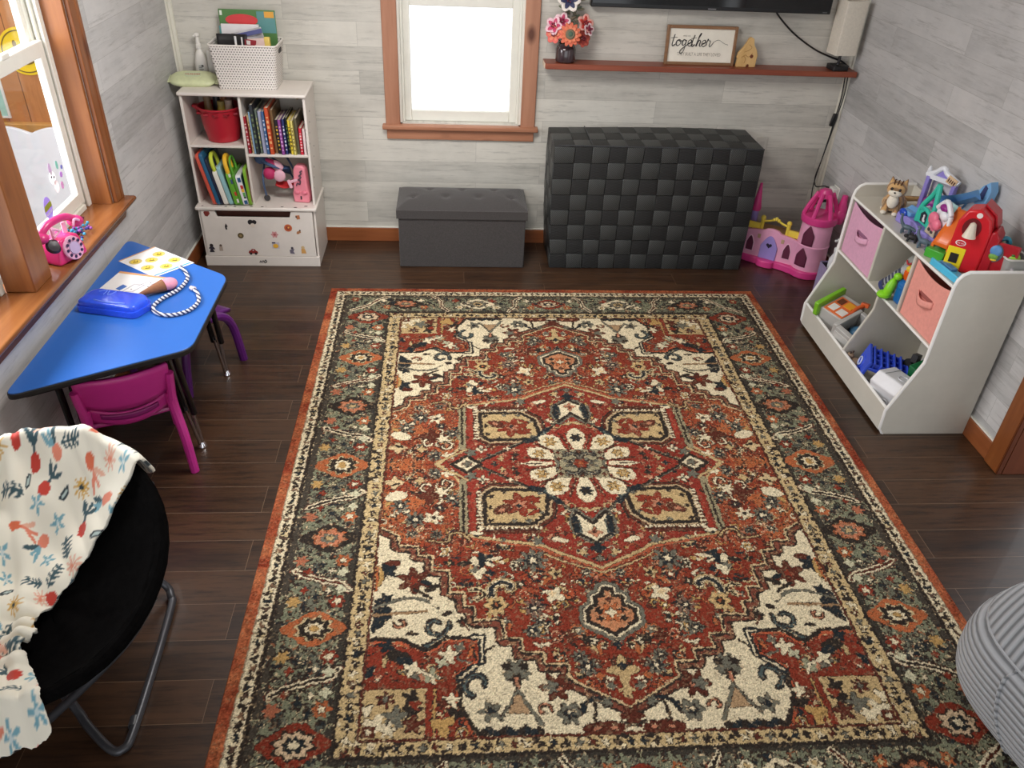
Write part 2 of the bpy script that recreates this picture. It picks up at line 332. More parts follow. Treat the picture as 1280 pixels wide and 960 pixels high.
# ---------------------------------------------------------------- rug pattern
def rug_colors(W, L, step):
    rng = np.random.default_rng(5)
    nu, nv = int(W/2/step)+1, int(L/2/step)+1
    U, V = np.meshgrid(np.arange(nu)*step, np.arange(nv)*step)
    RED=(128,44,31); DRED=(84,34,27); ORG=(176,96,58); CRM=(222,208,178); TAN=(190,164,120)
    NAV=(41,46,50); GRN=(116,118,100); DK=(50,44,40); GRY=(108,106,95); BLU=(78,90,90); PINK=(188,124,98); GOLD=(182,146,92)
    img = np.zeros((nv, nu, 3)); img[:] = ORG
    def vn(h, w, cell, r=rng):
        gh, gw = int(h/cell)+3, int(w/cell)+3
        g = r.random((gh, gw))
        y = np.arange(h)/cell; x = np.arange(w)/cell
        yi = y.astype(int); xi = x.astype(int); fy = (y-yi)[:,None]; fx = (x-xi)[None]
        fy = fy*fy*(3-2*fy); fx = fx*fx*(3-2*fx)
        a = g[yi][:,xi]; b = g[yi][:,xi+1]; c = g[yi+1][:,xi]; d = g[yi+1][:,xi+1]
        return (a*(1-fx)+b*fx)*(1-fy)+(c*(1-fx)+d*fx)*fy
    def put(m, c): img[m] = c
    def inpoly(P):
        m = np.zeros(U.shape, bool); n = len(P)
        for i in range(n):
            x1,y1 = P[i]; x2,y2 = P[(i+1)%n]
            if y1 == y2: continue
            m ^= ((V>=min(y1,y2)) & (V<max(y1,y2)) & (U < x1+(V-y1)*(x2-x1)/(y2-y1)))
        return m
    def dist(P, closed=False):
        d = np.full(U.shape, 9.); Q = list(P)+([P[0]] if closed else [])
        for (x1,y1),(x2,y2) in zip(Q[:-1],Q[1:]):
            dx,dy = x2-x1,y2-y1; t = np.clip(((U-x1)*dx+(V-y1)*dy)/(dx*dx+dy*dy+1e-12),0,1)
            np.minimum(d, np.hypot(U-x1-t*dx, V-y1-t*dy), out=d)
        return d
    def win(u0,v0,r):
        i0=max(0,int((v0-r)/step)); i1=min(nv,int((v0+r)/step)+2); j0=max(0,int((u0-r)/step)); j1=min(nu,int((u0+r)/step)+2)
        return slice(i0,max(i0,i1)), slice(j0,max(j0,j1))
    def star(u0,v0,r,c,n=8,amp=.25,rot=0,sx=1,sy=1):
        s = win(u0,v0,r*1.5*max(sx,sy)); x=(U[s]-u0)/sx; y=(V[s]-v0)/sy
        a=np.arctan2(y,x)+rot; m=np.hypot(x,y) < r*(1+amp*np.cos(n*a)); img[s][m]=c
    def ell(u0,v0,a,b,c,rot=0):
        s = win(u0,v0,max(a,b)*1.1+step); x=U[s]-u0; y=V[s]-v0; k,l=math.cos(rot),math.sin(rot)
        img[s][((x*k+y*l)/a)**2+((y*k-x*l)/b)**2 < 1]=c
    def poly(P,c): put(inpoly(P),c)
    def line(P,w,c):
        xs=[p[0] for p in P]; ys=[p[1] for p in P]
        j0=max(0,int((min(xs)-w)/step)-1); j1=min(nu,int((max(xs)+w)/step)+2); i0=max(0,int((min(ys)-w)/step)-1); i1=min(nv,int((max(ys)+w)/step)+2)
        if j1<=j0 or i1<=i0: return
        s=(slice(i0,i1),slice(j0,j1)); u=U[s]; v=V[s]; d=np.full(u.shape,9.)
        for (x1,y1),(x2,y2) in zip(P[:-1],P[1:]):
            dx,dy=x2-x1,y2-y1; t=np.clip(((u-x1)*dx+(v-y1)*dy)/(dx*dx+dy*dy+1e-12),0,1)
            np.minimum(d,np.hypot(u-x1-t*dx,v-y1-t*dy),out=d)
        img[s][d<w/2]=c
    def sm(P,n=6):
        out=[]; Q=[P[0]]+list(P)+[P[-1]]
        for i in range(1,len(Q)-2):
            for k in range(n):
                t=k/n; out.append(tuple(.5*(2*b+(c-a)*t+(2*a-5*b+4*c-d)*t*t+(3*b-a-3*c+d)*t**3) for a,b,c,d in zip(Q[i-1],Q[i],Q[i+1],Q[i+2])))
        return out+[P[-1]]
    def bandpoly(P, bands, closed=True, inside_only=None):
        ins=inpoly(P); d=dist(P,closed); sd=np.where(ins,-d,d)
        for lo,hi,c in bands:
            m=(sd>=lo)&(sd<hi)
            if inside_only is not None: m&=inside_only
            put(m,c)
    def rosette(u,v,r,cs,n=8,rot=0,sx=1,sy=1):
        k=len(cs)
        for i,c in enumerate(cs): star(u,v,r*(1-i/k*1.02),c,n if i<k-1 else 6,.16 if i%2==0 else .24,rot,sx,sy)
    def scroll(u,v,r,a0,c1,c2,w=.018,flip=1):
        P=[(u+r*(1-t*.55)*math.cos(a0+flip*t*4.6),v+r*(1-t*.55)*math.sin(a0+flip*t*4.6)) for t in np.linspace(0,1,22)]
        line(P,w,c1); line(P,w*.45,c2)
    field=(U<.80)&(V<1.212)
    # ---- mottled red/orange ground of the field
    mix=vn(nv,nu,.22/step)*.6+vn(nv,nu,.07/step)*.4
    side=np.clip((U-.42)/.25,0,1)*np.clip((.62-V)/.25,0,1)
    lev=mix+.42*side-.18*np.exp(-((V-.82)/.2)**2)*np.exp(-(U/.28)**2)-.10
    lev=lev+.22*(vn(nv,nu,.018/step)-.5)+.20*(vn(nv,nu,.008/step)-.5)
    put(field&(lev<.50),RED); put(field&(lev>=.50)&(lev<.64),(152,66,42)); put(field&(lev>.82),(190,120,76)); 
    put(field&(lev>.95),TAN); put(field&(vn(nv,nu,.010/step)>.90),DRED)
    # small leafy fillers of the whole field
    cols=[CRM,TAN,NAV,GRY,PINK,DRED,GOLD,DK,RED,ORG]
    for k in range(560):
        u=rng.uniform(0.01,.79); v=rng.uniform(.02,1.2); c=cols[rng.integers(len(cols))]; c2=cols[rng.integers(len(cols))]; t=rng.integers(6); r=rng.uniform(.007,.017)
        if t==0: rosette(u,v,r*1.5,[c,c2,CRM],6)
        elif t==1: ell(u,v,r*1.8,r*.6,c,rng.uniform(0,3.1))
        elif t==2:
            a=rng.uniform(0,6.3); line(sm([(u,v),(u+r*math.cos(a)*2,v+r*math.sin(a)*1.4),(u+r*math.cos(a+1)*3,v+r*math.sin(a+1)*3)]),.007,c)
        elif t==3: scroll(u,v,r*1.5,rng.uniform(0,6.3),c,c,.007,1 if rng.random()<.5 else -1)
        elif t==4: star(u,v,r,c,4,.35,rng.uniform(0,3)); star(u,v,r*.4,c2,4,.2)
        else: ell(u-r,v,r*.8,r*.5,c,.6); ell(u+r,v,r*.8,r*.5,c,-.6); ell(u,v+r*.4,r*.5,r*.5,c2)
    # ---- central red field outline (stepped), white band and corner panels
    step_p=[(-.02,1.146),(0,1.133),(.175,1.03),(.172,.976),(.243,.974),(.246,.93),(.314,.929),(.312,.874),(.366,.873),(.367,.798),(.462,.796),(.461,.742),(.494,.741),(.494,.680),(.545,.678),(.545,.580),(.604,.575),(.606,.51),(.655,.505),(.658,.462),(.724,.458),(.73,.405),(.79,.368),(.86,.34),(.86,-.05),(-.02,-.05)]
    out_p=[(.80,.86),(.69,.866),(.615,.91),(.555,.862),(.44,.86),(.437,.955),(.512,1.015),(.507,1.115),(.45,1.21),(.45,1.3),(.9,1.3),(.9,.86)]
    ins=inpoly(step_p); pan=inpoly(out_p)
    white=field&~ins&~pan; panel=field&pan
    put(white,CRM)
    ds=dist(step_p[:-3]); sd=np.where(ins,-ds,ds)
    put(field&(sd>-.008)&(sd<0),(206,180,140)); put(field&(sd>=0)&(sd<.030)&~pan,(118,62,50)); put(field&(sd>=0)&(sd<.006),DK); put(field&(sd>=.024)&(sd<.030)&~pan,DK); put(field&(sd>=.010)&(sd<.020)&~pan&(vn(nv,nu,.012/step)>.55),(150,110,84))
    # motifs of the white band
    star(.665,.62,.048,DRED,6,.32,.4); star(.665,.62,.018,RED,5,.3)
    poly([(.79,.70),(.73,.74),(.73,.78),(.79,.84)],NAV); star(.755,.70,.022,NAV,5,.3); ell(.74,.54,.028,.016,DRED); star(.76,.575,.03,NAV,5,.35)
    ell(.79,.60,.022,.05,GOLD); line([(.79,.55),(.79,.66)],.008,ORG)
    line(sm([(.79,.735),(.70,.70),(.63,.705),(.58,.74)]),.012,GRY); line([(.60,.70),(.66,.66)],.012,DK); ell(.60,.655,.03,.012,DK,.5); ell(.62,.63,.022,.01,NAV,-.5)
    line([(.79,.765),(.62,.755)],.012,(150,120,90)); ell(.575,.715,.03,.026,CRM); ell(.55,.765,.018,.010,DK,.4)
    scroll(.585,.815,.038,2.4,NAV,BLU,.020,-1); line(sm([(.545,.80),(.55,.84),(.60,.885),(.63,.90)]),.020,NAV); line(sm([(.545,.80),(.55,.84),(.60,.885),(.63,.90)]),.008,BLU)
    scroll(.70,.80,.022,0,DRED,PINK,.014); ell(.66,.845,.02,.008,DK); star(.50,.80,.016,DK,4,.3); line([(.48,.835),(.5,.80)],.006,DRED)
    star(.45,.905,.017,DK,5,.3); line([(.40,.90),(.44,.93)],.007,DK)
    scroll(.455,1.035,.045,1.2,NAV,BLU,.022,-1)
    for dx,dy,r in ((0,0,.032),(-.02,.02,.02),(.02,.02,.02),(0,.04,.018),(-.025,-.01,.014),(.025,-.01,.014)): star(.335+dx,.985+dy,r,GRY if r>.018 else DK,6,.3)
    line([(.335,1.02),(.335,1.07)],.012,PINK)
    poly([(.335,1.06),(.37,1.14),(.30,1.14)],(170,140,108)); line([(.335,1.06),(.27,1.18)],.012,GRY); line([(.335,1.06),(.39,1.16)],.008,GRY)
    star(.42,1.13,.028,GRY,5,.32); star(.42,1.13,.012,NAV,4,.2)
    star(.215,1.055,.042,DRED,6,.3); star(.23,1.055,.02,GRY,5,.3); star(.205,1.06,.009,PINK,5,.3)
    star(.185,1.145,.034,GRY,6,.22); star(.185,1.145,.016,NAV,5,.3); ell(.185,1.14,.006,.006,CRM)
    scroll(.26,1.13,.022,3,DRED,PINK,.012); line([(.105,1.10),(.115,1.19)],.010,DK); line(sm([(.06,1.12),(.10,1.095),(.14,1.12)]),.012,NAV); star(.07,1.11,.015,GRY,5,.3); ell(.145,1.13,.012,.018,NAV)
    ell(.09,1.195,.065,.022,DRED); ell(.06,1.195,.012,.008,PINK); ell(.11,1.195,.010,.008,PINK)
    star(0,1.158,.032,DRED,6,.3); line([(-.03,1.18),(0,1.19),(.035,1.175)],.008,DK)
    for k in range(10): ell(.28+k*.018,1.198+.006*math.sin(k*2.1),.013,.014,NAV if k%3 else DK)
    # outlines and corner panels
    dp=dist(out_p[:9]); sp=np.where(pan,-dp,dp); put(field&(sp>-.008)&(sp<.006),DK); put(field&(sp>-.02)&(sp<-.008)&(V>.86),(176,84,56))
    for P in ([(.44,.955),(.437,.862),(.47,.862)],[(.512,1.015),(.46,.972)]): line(P,.024,NAV); line(P,.008,CRM)
    q=panel&(vn(nv,nu,.05/step)*.7+vn(nv,nu,.012/step)*.3>.60)&(sp<-.012); put(q,RED)
    tp=panel&(U>.612)&(V>1.045)&(sp<-.012); put(tp,TAN); line([(.605,1.21),(.605,1.04)],.012,RED); line([(.585,1.21),(.585,1.05)],.010,GOLD)
    put(panel&(V>1.02)&(V<1.045)&(U>.6),RED)
    for (u,v,r,c,n) in ((.70,.93,.03,DK,2),(.68,.945,.02,NAV,2),(.655,.975,.022,CRM,4),(.74,.89,.02,NAV,4),(.79,.98,.02,NAV,3),(.545,.93,.026,CRM,5),(.565,.955,.018,(180,176,150),4),(.535,1.09,.022,CRM,5),(.525,1.13,.018,DK,2),(.56,1.10,.015,DRED,4),(.56,1.17,.03,GOLD,3),(.51,.90,.016,GRY,4),(.73,1.08,.022,DRED,6),(.73,1.08,.009,GRY,4),(.655,1.075,.022,DK,4),(.65,1.12,.024,DK,5),(.64,1.10,.016,RED,3),(.645,1.165,.026,DRED,5),(.70,1.14,.03,GRY,5),(.755,1.165,.03,CRM,4),(.715,1.18,.02,CRM,5),(.785,1.115,.018,CRM,3),(.60,1.0,.022,(150,150,125),4)): star(u,v,r,c,n,.35,.4)
    put((abs(U-.775)<.02)&(abs(V-1.185)<.018),DRED); ell(.775,1.185,.009,.009,CRM); line(sm([(.64,.985),(.60,1.0),(.585,1.03)]),.010,CRM)
    # ---- big red medallion
    med=[(-.02,.578),(0,.572),(.155,.492),(.20,.462),(.475,.405),(.478,.17),(.50,.10),(.585,0),(.5,-.1),(-.02,-.1)]
    mm=inpoly(med); mred=mm&(vn(nv,nu,.03/step)<.80); put(mred,(134,42,35))
    bandpoly(med,[(-.004,.010,TAN),(.010,.022,(170,84,58))],True,field)
    put((abs(U-.49)<.016)&(V>.09)&(V<.42),(150,140,112)); line([(.49,.13),(.49,.42)],.006,DK)
    for k in range(130):
        u=rng.uniform(0,.46); v=rng.uniform(0,.54)
        if not mm[min(nv-1,int(v/step)),min(nu-1,int(u/step))]: continue
        c=cols[rng.integers(7)]; t=rng.integers(3)
        if t==0: star(u,v,.009,c,4,.4,rng.uniform(0,3))
        elif t==1: scroll(u,v,.012,rng.uniform(0,6),c,c,.006)
        else: ell(u,v,.012,.006,c,rng.uniform(0,3))
    # corner boxes
    bx=[(.41,.19),(.41,.352),(.225,.352),(.17,.30),(.15,.165),(.37,.155)]
    bandpoly(bx,[(.030,.036,DK),(.018,.030,DRED),(.007,.018,(186,160,126)),(-.010,.007,DK),(-1,-.010,TAN)])
    for t in np.linspace(.17,.40,13): put((abs(U-.4295)<.010)&(abs(V-t)<.006),CRM)
    for t in np.linspace(.2,.42,13): put((abs(V-.372)<.008)&(abs(U-t)<.006),CRM)
    put((abs(U-.452)<.010)&(V<.40)&(V>.16),(150,50,40)); ell(.45,.395,.02,.01,CRM); put((abs(V-.394)<.008)&(U<.42)&(U>.2),DRED)
    star(.27,.245,.055,RED,6,.28,.3); ell(.34,.27,.04,.022,DRED,.5); star(.27,.245,.022,PINK,5,.3); star(.275,.25,.010,NAV,4,.2); star(.345,.275,.012,PINK,5,.3); star(.21,.22,.02,RED,5,.3); ell(.22,.29,.03,.01,RED,.6)
    for u,v in ((.38,.2),(.385,.33),(.24,.335),(.19,.29),(.19,.18),(.33,.17),(.30,.335),(.385,.26)): star(u,v,.010,DK if u>.3 else GRY,5,.35)
    # diamond with flower
    dia=[(-.02,.366),(0,.352),(.144,.19),(.225,.143),(.428,.004),(.36,-.05),(-.02,-.05)]
    bandpoly(dia,[(-1,0,(140,42,35)),(-.004,.007,DK),(.007,.012,GRY)])
    line([(.118,.232),(.168,.165),(.215,.150)],.030,NAV); line([(.13,.21),(.168,.165)],.012,BLU)
    for u,v,c in ((.20,.10,PINK),(.27,.06,DK),(.27,.085,PINK),(.33,.035,TAN),(.36,.0,NAV),(.28,.03,DK),(.30,.10,CRM),(.05,.29,TAN),(.02,.28,CRM),(.09,.23,PINK),(.26,.0,PINK),(.32,.06,PINK)): star(u,v,.012,c,4,.4)
    scroll(.075,.255,.02,2,TAN,TAN,.007); ell(.02,.275,.03,.008,TAN,-.3)
    def petal(a,r0,r1,w,c,core):
        n=(math.sin(a),math.cos(a)); s=(math.cos(a),-math.sin(a)); k=.9
        P=[(r*n[0]+s_*w*h*s[0],r*n[1]*k+s_*w*h*s[1]) for s_,rs in ((1,((r0,.35),(r0+.3*(r1-r0),.6),(r0+.55*(r1-r0),1),(r0+.8*(r1-r0),.95),(r1,.35))),(-1,((r1,.35),(r0+.8*(r1-r0),.95),(r0+.55*(r1-r0),1),(r0+.3*(r1-r0),.6),(r0,.35)))) for r,h in rs]
        poly(P,c); m=r0+.62*(r1-r0); star(m*n[0],m*n[1]*k,w*.55,core,6,.3); star(m*n[0],m*n[1]*k,w*.25,DK if core==NAV else TAN,5,.2)
    petal(0,.07,.262,.042,CRM,NAV); petal(.62,.10,.255,.046,CRM,GOLD); petal(1.16,.10,.235,.042,CRM,GOLD)
    poly([(.12,.012),(.20,.018),(.255,0),(.2,-.02),(.12,-.02)],CRM); line([(.16,0),(.225,0)],.008,DK)
    for a in (.3,.88,1.38): line([(.10*math.sin(a),.09*math.cos(a)),(.235*math.sin(a),.21*math.cos(a))],.008,DRED)
    put((U<.108)&(V<.09),(150,142,116)); put((U<.108)&(V<.09)&(vn(nv,nu,.016/step)>.62),GRY)
    for u,v in ((.09,.07),(.045,.075),(.09,.03),(0,.08)): star(u,v,.011,DRED,4,.3)
    scroll(.032,.03,.04,.6,NAV,GRY,.02); star(0,0,.03,RED,6,.15); star(0,0,.012,ORG,4,.2)
    # tip diamonds and cup
    bandpoly([(.535,0),(.47,.054),(.415,0),(.47,-.05)],[(-1,-.022,(110,70,60)),(-.022,-.008,CRM),(-.008,.008,DK)]); star(.47,0,.018,GRY,5,.3)
    star(.455,.075,.022,GRY,5,.3); star(.41,.095,.018,CRM,4,.4); star(.41,.095,.008,GRY,4,.2)
    cup=[(-.02,.47),(0,.452),(.072,.40),(.078,.335),(.06,.285),(0,.352),(-.02,.36)]
    bandpoly(cup,[(.006,.016,GRY),(-.008,.006,DK),(-1,-.008,CRM)]); line([(.062,.41),(.066,.32)],.022,NAV); line([(.05,.40),(.052,.335)],.008,BLU); star(0,.40,.022,PINK,4,.35); star(0,.395,.009,DRED,4,.2); star(0,.478,.024,NAV,5,.3); star(0,.53,.014,GRY,4,.3); ell(.14,.435,.04,.012,CRM,-.3)
    star(.06,.50,.015,TAN,5,.3); star(.17,.42,.012,PINK,4,.3); star(.22,.44,.02,GRY,5,.3)
    # hexagon medallions
    hx=[(-.02,.700),(0,.665),(.02,.672),(.022,.70),(.05,.706),(.05,.738),(.085,.765),(.085,.812),(0,.868),(-.02,.868)]
    bandpoly(hx,[(.012,.026,GRY),(.004,.012,CRM),(-.010,.004,DK),(-1,-.010,(190,128,92))]); star(0,.775,.034,ORG,6,.3); star(0,.775,.016,CRM,4,.35); star(.04,.765,.011,DK,4,.3); star(.04,.80,.011,DK,4,.3); star(0,.72,.012,DRED,4,.3); star(0,.905,.016,NAV,5,.3)
    # larger flowers of the red field
    for u,v,r in ((.245,.535,.045),(.26,.75,.032),(.245,.80,.02),(.11,.985,.03),(.13,.945,.022),(.06,.60,.018),(.67,.32,.034),(.53,.205,.028),(.73,.245,.03),(.60,.055,.026),(.59,.40,.02),(.68,.395,.02)):
        star(u,v,r,GRY if r!=.032 else (120,96,84),8,.28); star(u,v,r*.6,NAV,6,.3); star(u,v,r*.3,CRM,5,.3)
    for u,v in ((.42,.53),): star(u,v,.032,NAV,5,.3); ell(u+.035,v+.005,.014,.02,CRM); ell(u-.04,v-.005,.03,.009,CRM,.2); ell(u-.02,v+.02,.02,.007,CRM,-.5)
    P=sm([(.40,.70),(.395,.655),(.36,.635),(.33,.65),(.335,.665)]); line(P,.042,TAN); line(P,.026,CRM); line(P,.014,NAV)
    P=sm([(.45,.71),(.42,.685),(.44,.665),(.47,.665)]); line(P,.02,(210,190,150)); line(P,.007,DK)
    rosette(.385,.735,.036,[TAN,(206,172,120),DK,ORG],6); star(.44,.59,.024,CRM,3,.3,.5); star(.455,.575,.012,GRY,4,.3); ell(.49,.545,.025,.011,DK,.2); star(.40,.59,.014,NAV,4,.2)
    star(.185,.695,.030,CRM,4,.3,.5); star(.19,.69,.012,(216,190,150),4,.3); star(.17,.60,.022,TAN,5,.3); star(.17,.60,.009,DK,4,.2); line(sm([(.20,.505),(.12,.55),(.0,.60)]),.008,TAN)
    P=sm([(.62,.43),(.55,.44),(.54,.40),(.50,.395),(.47,.43)]); line(P,.020,DRED); line(P,.008,TAN)
    star(.60,.31,.026,CRM,5,.42,.6); star(.60,.31,.010,DK,4,.2); line(sm([(.57,.33),(.60,.30),(.64,.325)]),.007,CRM)
    for u,v,f in ((.60,.21,1),(.63,.14,-1),(.56,.12,1)): scroll(u,v,.030,2,DRED,CRM,.018,f)
    star(.62,.19,.04,DRED,4,.35); star(.57,.17,.022,CRM,5,.35); star(.66,.10,.018,TAN,4,.3); ell(.75,.19,.045,.028,CRM,.3); star(.76,.11,.03,(205,180,140),4,.3); ell(.755,.12,.02,.006,DK,.5); star(.55,.055,.022,CRM,5,.35); line(sm([(.47,.10),(.52,.06),(.57,.03),(.60,0)]),.012,TAN)
    star(.10,.88,.018,DK,5,.3); star(.15,.87,.02,DRED,5,.3); scroll(.20,.865,.028,1,RED,PINK,.014); star(0,1.0,.04,TAN,4,.35); star(0,.985,.014,NAV,4,.3); star(0,1.07,.022,TAN,5,.35); star(.045,1.055,.014,GRY,4,.2); star(.075,1.02,.014,ORG,4,.2)
    # ---- inner tan guard
    g1=((U>=.80)&(U<.866)&(V<1.262))|((V>=1.212)&(V<1.262)&(U<.866)); put(g1,(196,172,128))
    blk=(vn(nv,nu,.013/step)); put(g1&(blk>.80),DK); put(g1&(blk<.20),(222,206,172))
    for k in range(34):
        c=[NAV,DK,CRM,DRED,GRY,DK][k%6]; star(.833,.02+k*.0372,.011,c,4,.4,.3*k); 
        if k%2: star(.833,.02+k*.0372,.004,CRM,4,.2)
        if k<22: star(.02+k*.0372,1.237,.010,c,4,.4,.3*k); 
    put(((abs(U-.80)<.004)&(V<1.212))|((abs(V-1.212)<.004)&(U<.80)),DRED)
    put(((abs(U-.868)<.005)&(V<1.266))|((abs(V-1.264)<.005)&(U<.87)),DK)
    # ---- main border
    b=((U>=.873)|(V>=1.269))&(U<1.112)&(V<1.452)
    n1=vn(nv,nu,.018/step); n2=vn(nv,nu,.05/step); put(b,(124,127,106)); put(b&(n1*.6+n2*.4>.54),(108,108,94)); put(b&(n1>.72),(80,84,78)); put(b&(n1>.82),NAV); put(b&(n1<.16),(150,146,118)); put(b&(vn(nv,nu,.009/step)>.80),DK); put(b&(vn(nv,nu,.010/step)<.12),(140,88,62)); put(b&(vn(nv,nu,.008/step)<.10),(176,166,136)); put(b&(vn(nv,nu,.008/step)>.88),(52,56,56))
    put(b&(U>=.873)&(U<.893)&(V<1.28)&(vn(nv,nu,.02/step)>.35),(62,58,52)); put(b&(U>1.086)&(vn(nv,nu,.02/step)>.3),(70,64,57)); put(b&(V>1.43)&(vn(nv,nu,.02/step)>.3),(78,75,66)); put(b&(V<1.285)&(U<.88)&(vn(nv,nu,.02/step)>.35),(62,58,52))
    def bmed(u,v,kind,sx=1,sy=1):
        A={0:[ORG,(200,180,140),DK,CRM,GOLD],1:[RED,DK,(206,180,150),NAV,CRM],2:[DK,ORG,(190,120,90),GRY,TAN],3:[CRM,DK,GRY,TAN,NAV]}[kind]
        star(u,v,.094,A[0],4,.13,0,sx,sy*.66); star(u,v,.074,A[0],8,.10,0,sx,sy*.72)
        for i,r in ((1,.058),(2,.05),(3,.03),(4,.016)): star(u,v,r,A[i],8,.14,.2,sx,sy*.78)
    for k in range(4):
        bmed(.977,.007+k*.403,(0,2,0,1)[k])
        v=.205+k*.405; s=1 if k%2==0 else -1
        if v<1.3:
            P=sm([(1.075,v+.045*s),(1.03,v+.02*s),(.96,v-.005*s),(.91,v-.015*s),(.882,v-.045*s)]); line(P,.032,(120,60,50)); line(P,.025,CRM); line(P,.009,DRED if k%2 else DK)
        for dv in (-.11,.11):
            w=.007+k*.403+dv
            if 0<w<1.3:
                star(.915,w,.026,RED if k%2==0 else ORG,6,.2); star(.915,w,.012,CRM,5,.25); star(.908,w+.055*np.sign(dv),.018,(200,196,168),4,.2); star(1.06,w,.022,(176,104,78) if k%2 else GOLD,6,.25); star(1.03,w+.05*np.sign(dv),.013,RED,4,.3); star(.985,w+.02*np.sign(dv),.012,NAV,5,.3); star(.95,w+.045*np.sign(dv),.010,CRM,4,.3)
    for k in range(3):
        u=k*.392; bmed(u,1.362,(1,3,2)[k],.9,.8); 
        for du in (-.1,.1):
            w=u+du
            if 0<w<.9: star(w,1.325,.02,ORG if k!=1 else CRM,6,.22); star(w,1.325,.009,TAN,5,.2); star(w+.02,1.40,.016,RED if k%2 else CRM,4,.25); star(w-.03,1.37,.012,NAV,5,.3)
        u=.19+k*.40
        if k<2:
            s=1 if k==0 else -1
            P=sm([(u-.04*s,1.44),(u-.005*s,1.40),(u+.0*s,1.34),(u+.035*s,1.285)]); line(P,.028,(120,60,50)); line(P,.022,CRM); line(P,.008,DRED if k else DK)
    P=sm([(.885,1.44),(.93,1.41),(.99,1.34),(1.07,1.29)]); line(P,.026,CRM); line(P,.009,DRED); star(1.06,1.41,.024,RED,6,.2); star(1.06,1.41,.010,TAN,5,.2)
    # ---- outer cream guard and red edge
    put(((abs(U-1.115)<.005)&(V<1.457))|((abs(V-1.455)<.005)&(U<1.12)),DK)
    g=((U>=1.12)|(V>=1.460))&(U<1.166)&(V<1.503); put(g,CRM); put(g&(vn(nv,nu,.010/step)>.84),(140,128,108)); put(g&(vn(nv,nu,.03/step)<.2),(206,186,146))
    for k in range(46):
        a=.3*k; c=[DK,NAV,(90,70,60),DK,(130,100,80)][k%5]
        star(1.143,.016+k*.0325,.010,c,(2,3,4)[k%3],.5,a); star(1.143+.008*math.sin(k*2.4),.030+k*.0325,.004,DK,2,.3,a)
        if k<35: star(.016+k*.0325,1.482,.010,c,(2,3,4)[k%3],.5,a+1)
    put(((abs(U-1.166)<.003)&(V<1.503))|((abs(V-1.503)<.003)&(U<1.166)),(150,130,108)); put(((abs(U-1.123)<.0025)&(V<1.46))|((abs(V-1.461)<.0025)&(U<1.123)),(170,150,120))
    e=(U>=1.168)|(V>=1.506); put(e,(158,66,46))
    # dark and pale outlining knots round every motif
    L_=img@np.array([.3,.59,.11]); ed_=np.zeros(L_.shape,bool)
    ed_[:-1]|=np.abs(L_[1:]-L_[:-1])>16; ed_[:,:-1]|=np.abs(L_[:,1:]-L_[:,:-1])>16; ed_&=((U<1.16)&(V<1.50))
    kn=vn(nv,nu,2.2); put(ed_&(kn>.40),(58,46,40)); put(ed_&(kn<.20),(206,184,150))
    # ---- unfold to the whole rug with woven irregularity
    H,Wd=2*nv-1,2*nu-1
    yy=np.abs(np.arange(H)-(nv-1))[:,None].astype(float); xx=np.abs(np.arange(Wd)-(nu-1))[None].astype(float)
    r2=np.random.default_rng(9)
    jx=(vn(H,Wd,4,r2)-.5)*2.6+(vn(H,Wd,1.6,r2)-.5)*1.5; jy=(vn(H,Wd,4,r2)-.5)*2.2+(vn(H,Wd,1.6,r2)-.5)*1.2
    ix=np.clip(np.rint(xx+jx),0,nu-1).astype(int); iy=np.clip(np.rint(yy+jy),0,nv-1).astype(int)
    full=img[iy,ix]/255.
    lin=np.where(full<=.04045,full/12.92,((full+.055)/1.055)**2.4)
    # dye bands of the wool, worn yarn and single tufts
    rows=vn(H,1,26,r2)*.6+vn(H,1,9,r2)*.4
    ex=(xx*step>=1.168)|(yy*step>=1.506)
    t=np.clip((vn(H,Wd,24,r2)*.55+rows*.6-.30)*1.9,0,1)[...,None]
    edge=np.array([.24,.040,.020])*(1-t)+np.array([.46,.15,.065])*t; edge=edge*(.6+.8*vn(H,Wd,2.4,r2))[...,None]
    lin=np.where(ex[...,None],edge,lin)
    hot=(lin[...,0]>lin[...,1]*2.3)
    lin=np.where((hot&~ex)[...,None],lin*(.80+.45*(vn(H,Wd,30,r2)*.5+rows*.5))[...,None],lin)
    worn=(vn(H,Wd,2.2,r2)>np.where(hot&~ex,.72,.82)); lin=np.where((worn)[...,None],lin*.60+np.array([.33,.23,.14])*.34,lin)
    lin=np.where((hot&~ex)[...,None],lin*.90+np.array([.20,.13,.08])*.10,lin)
    dark=(vn(H,Wd,2.0,r2)>.84); lin=np.where(dark[...,None],lin*.55,lin)
    tuft=np.clip(r2.normal(1,.24,(H,Wd)),.4,1.7); lin=lin*tuft[...,None]
    lin=lin*np.array([.93,.91,.86])
    return np.clip(lin,0,1),r2.random((H,Wd))*.6+vn(H,Wd,3,r2)*.4
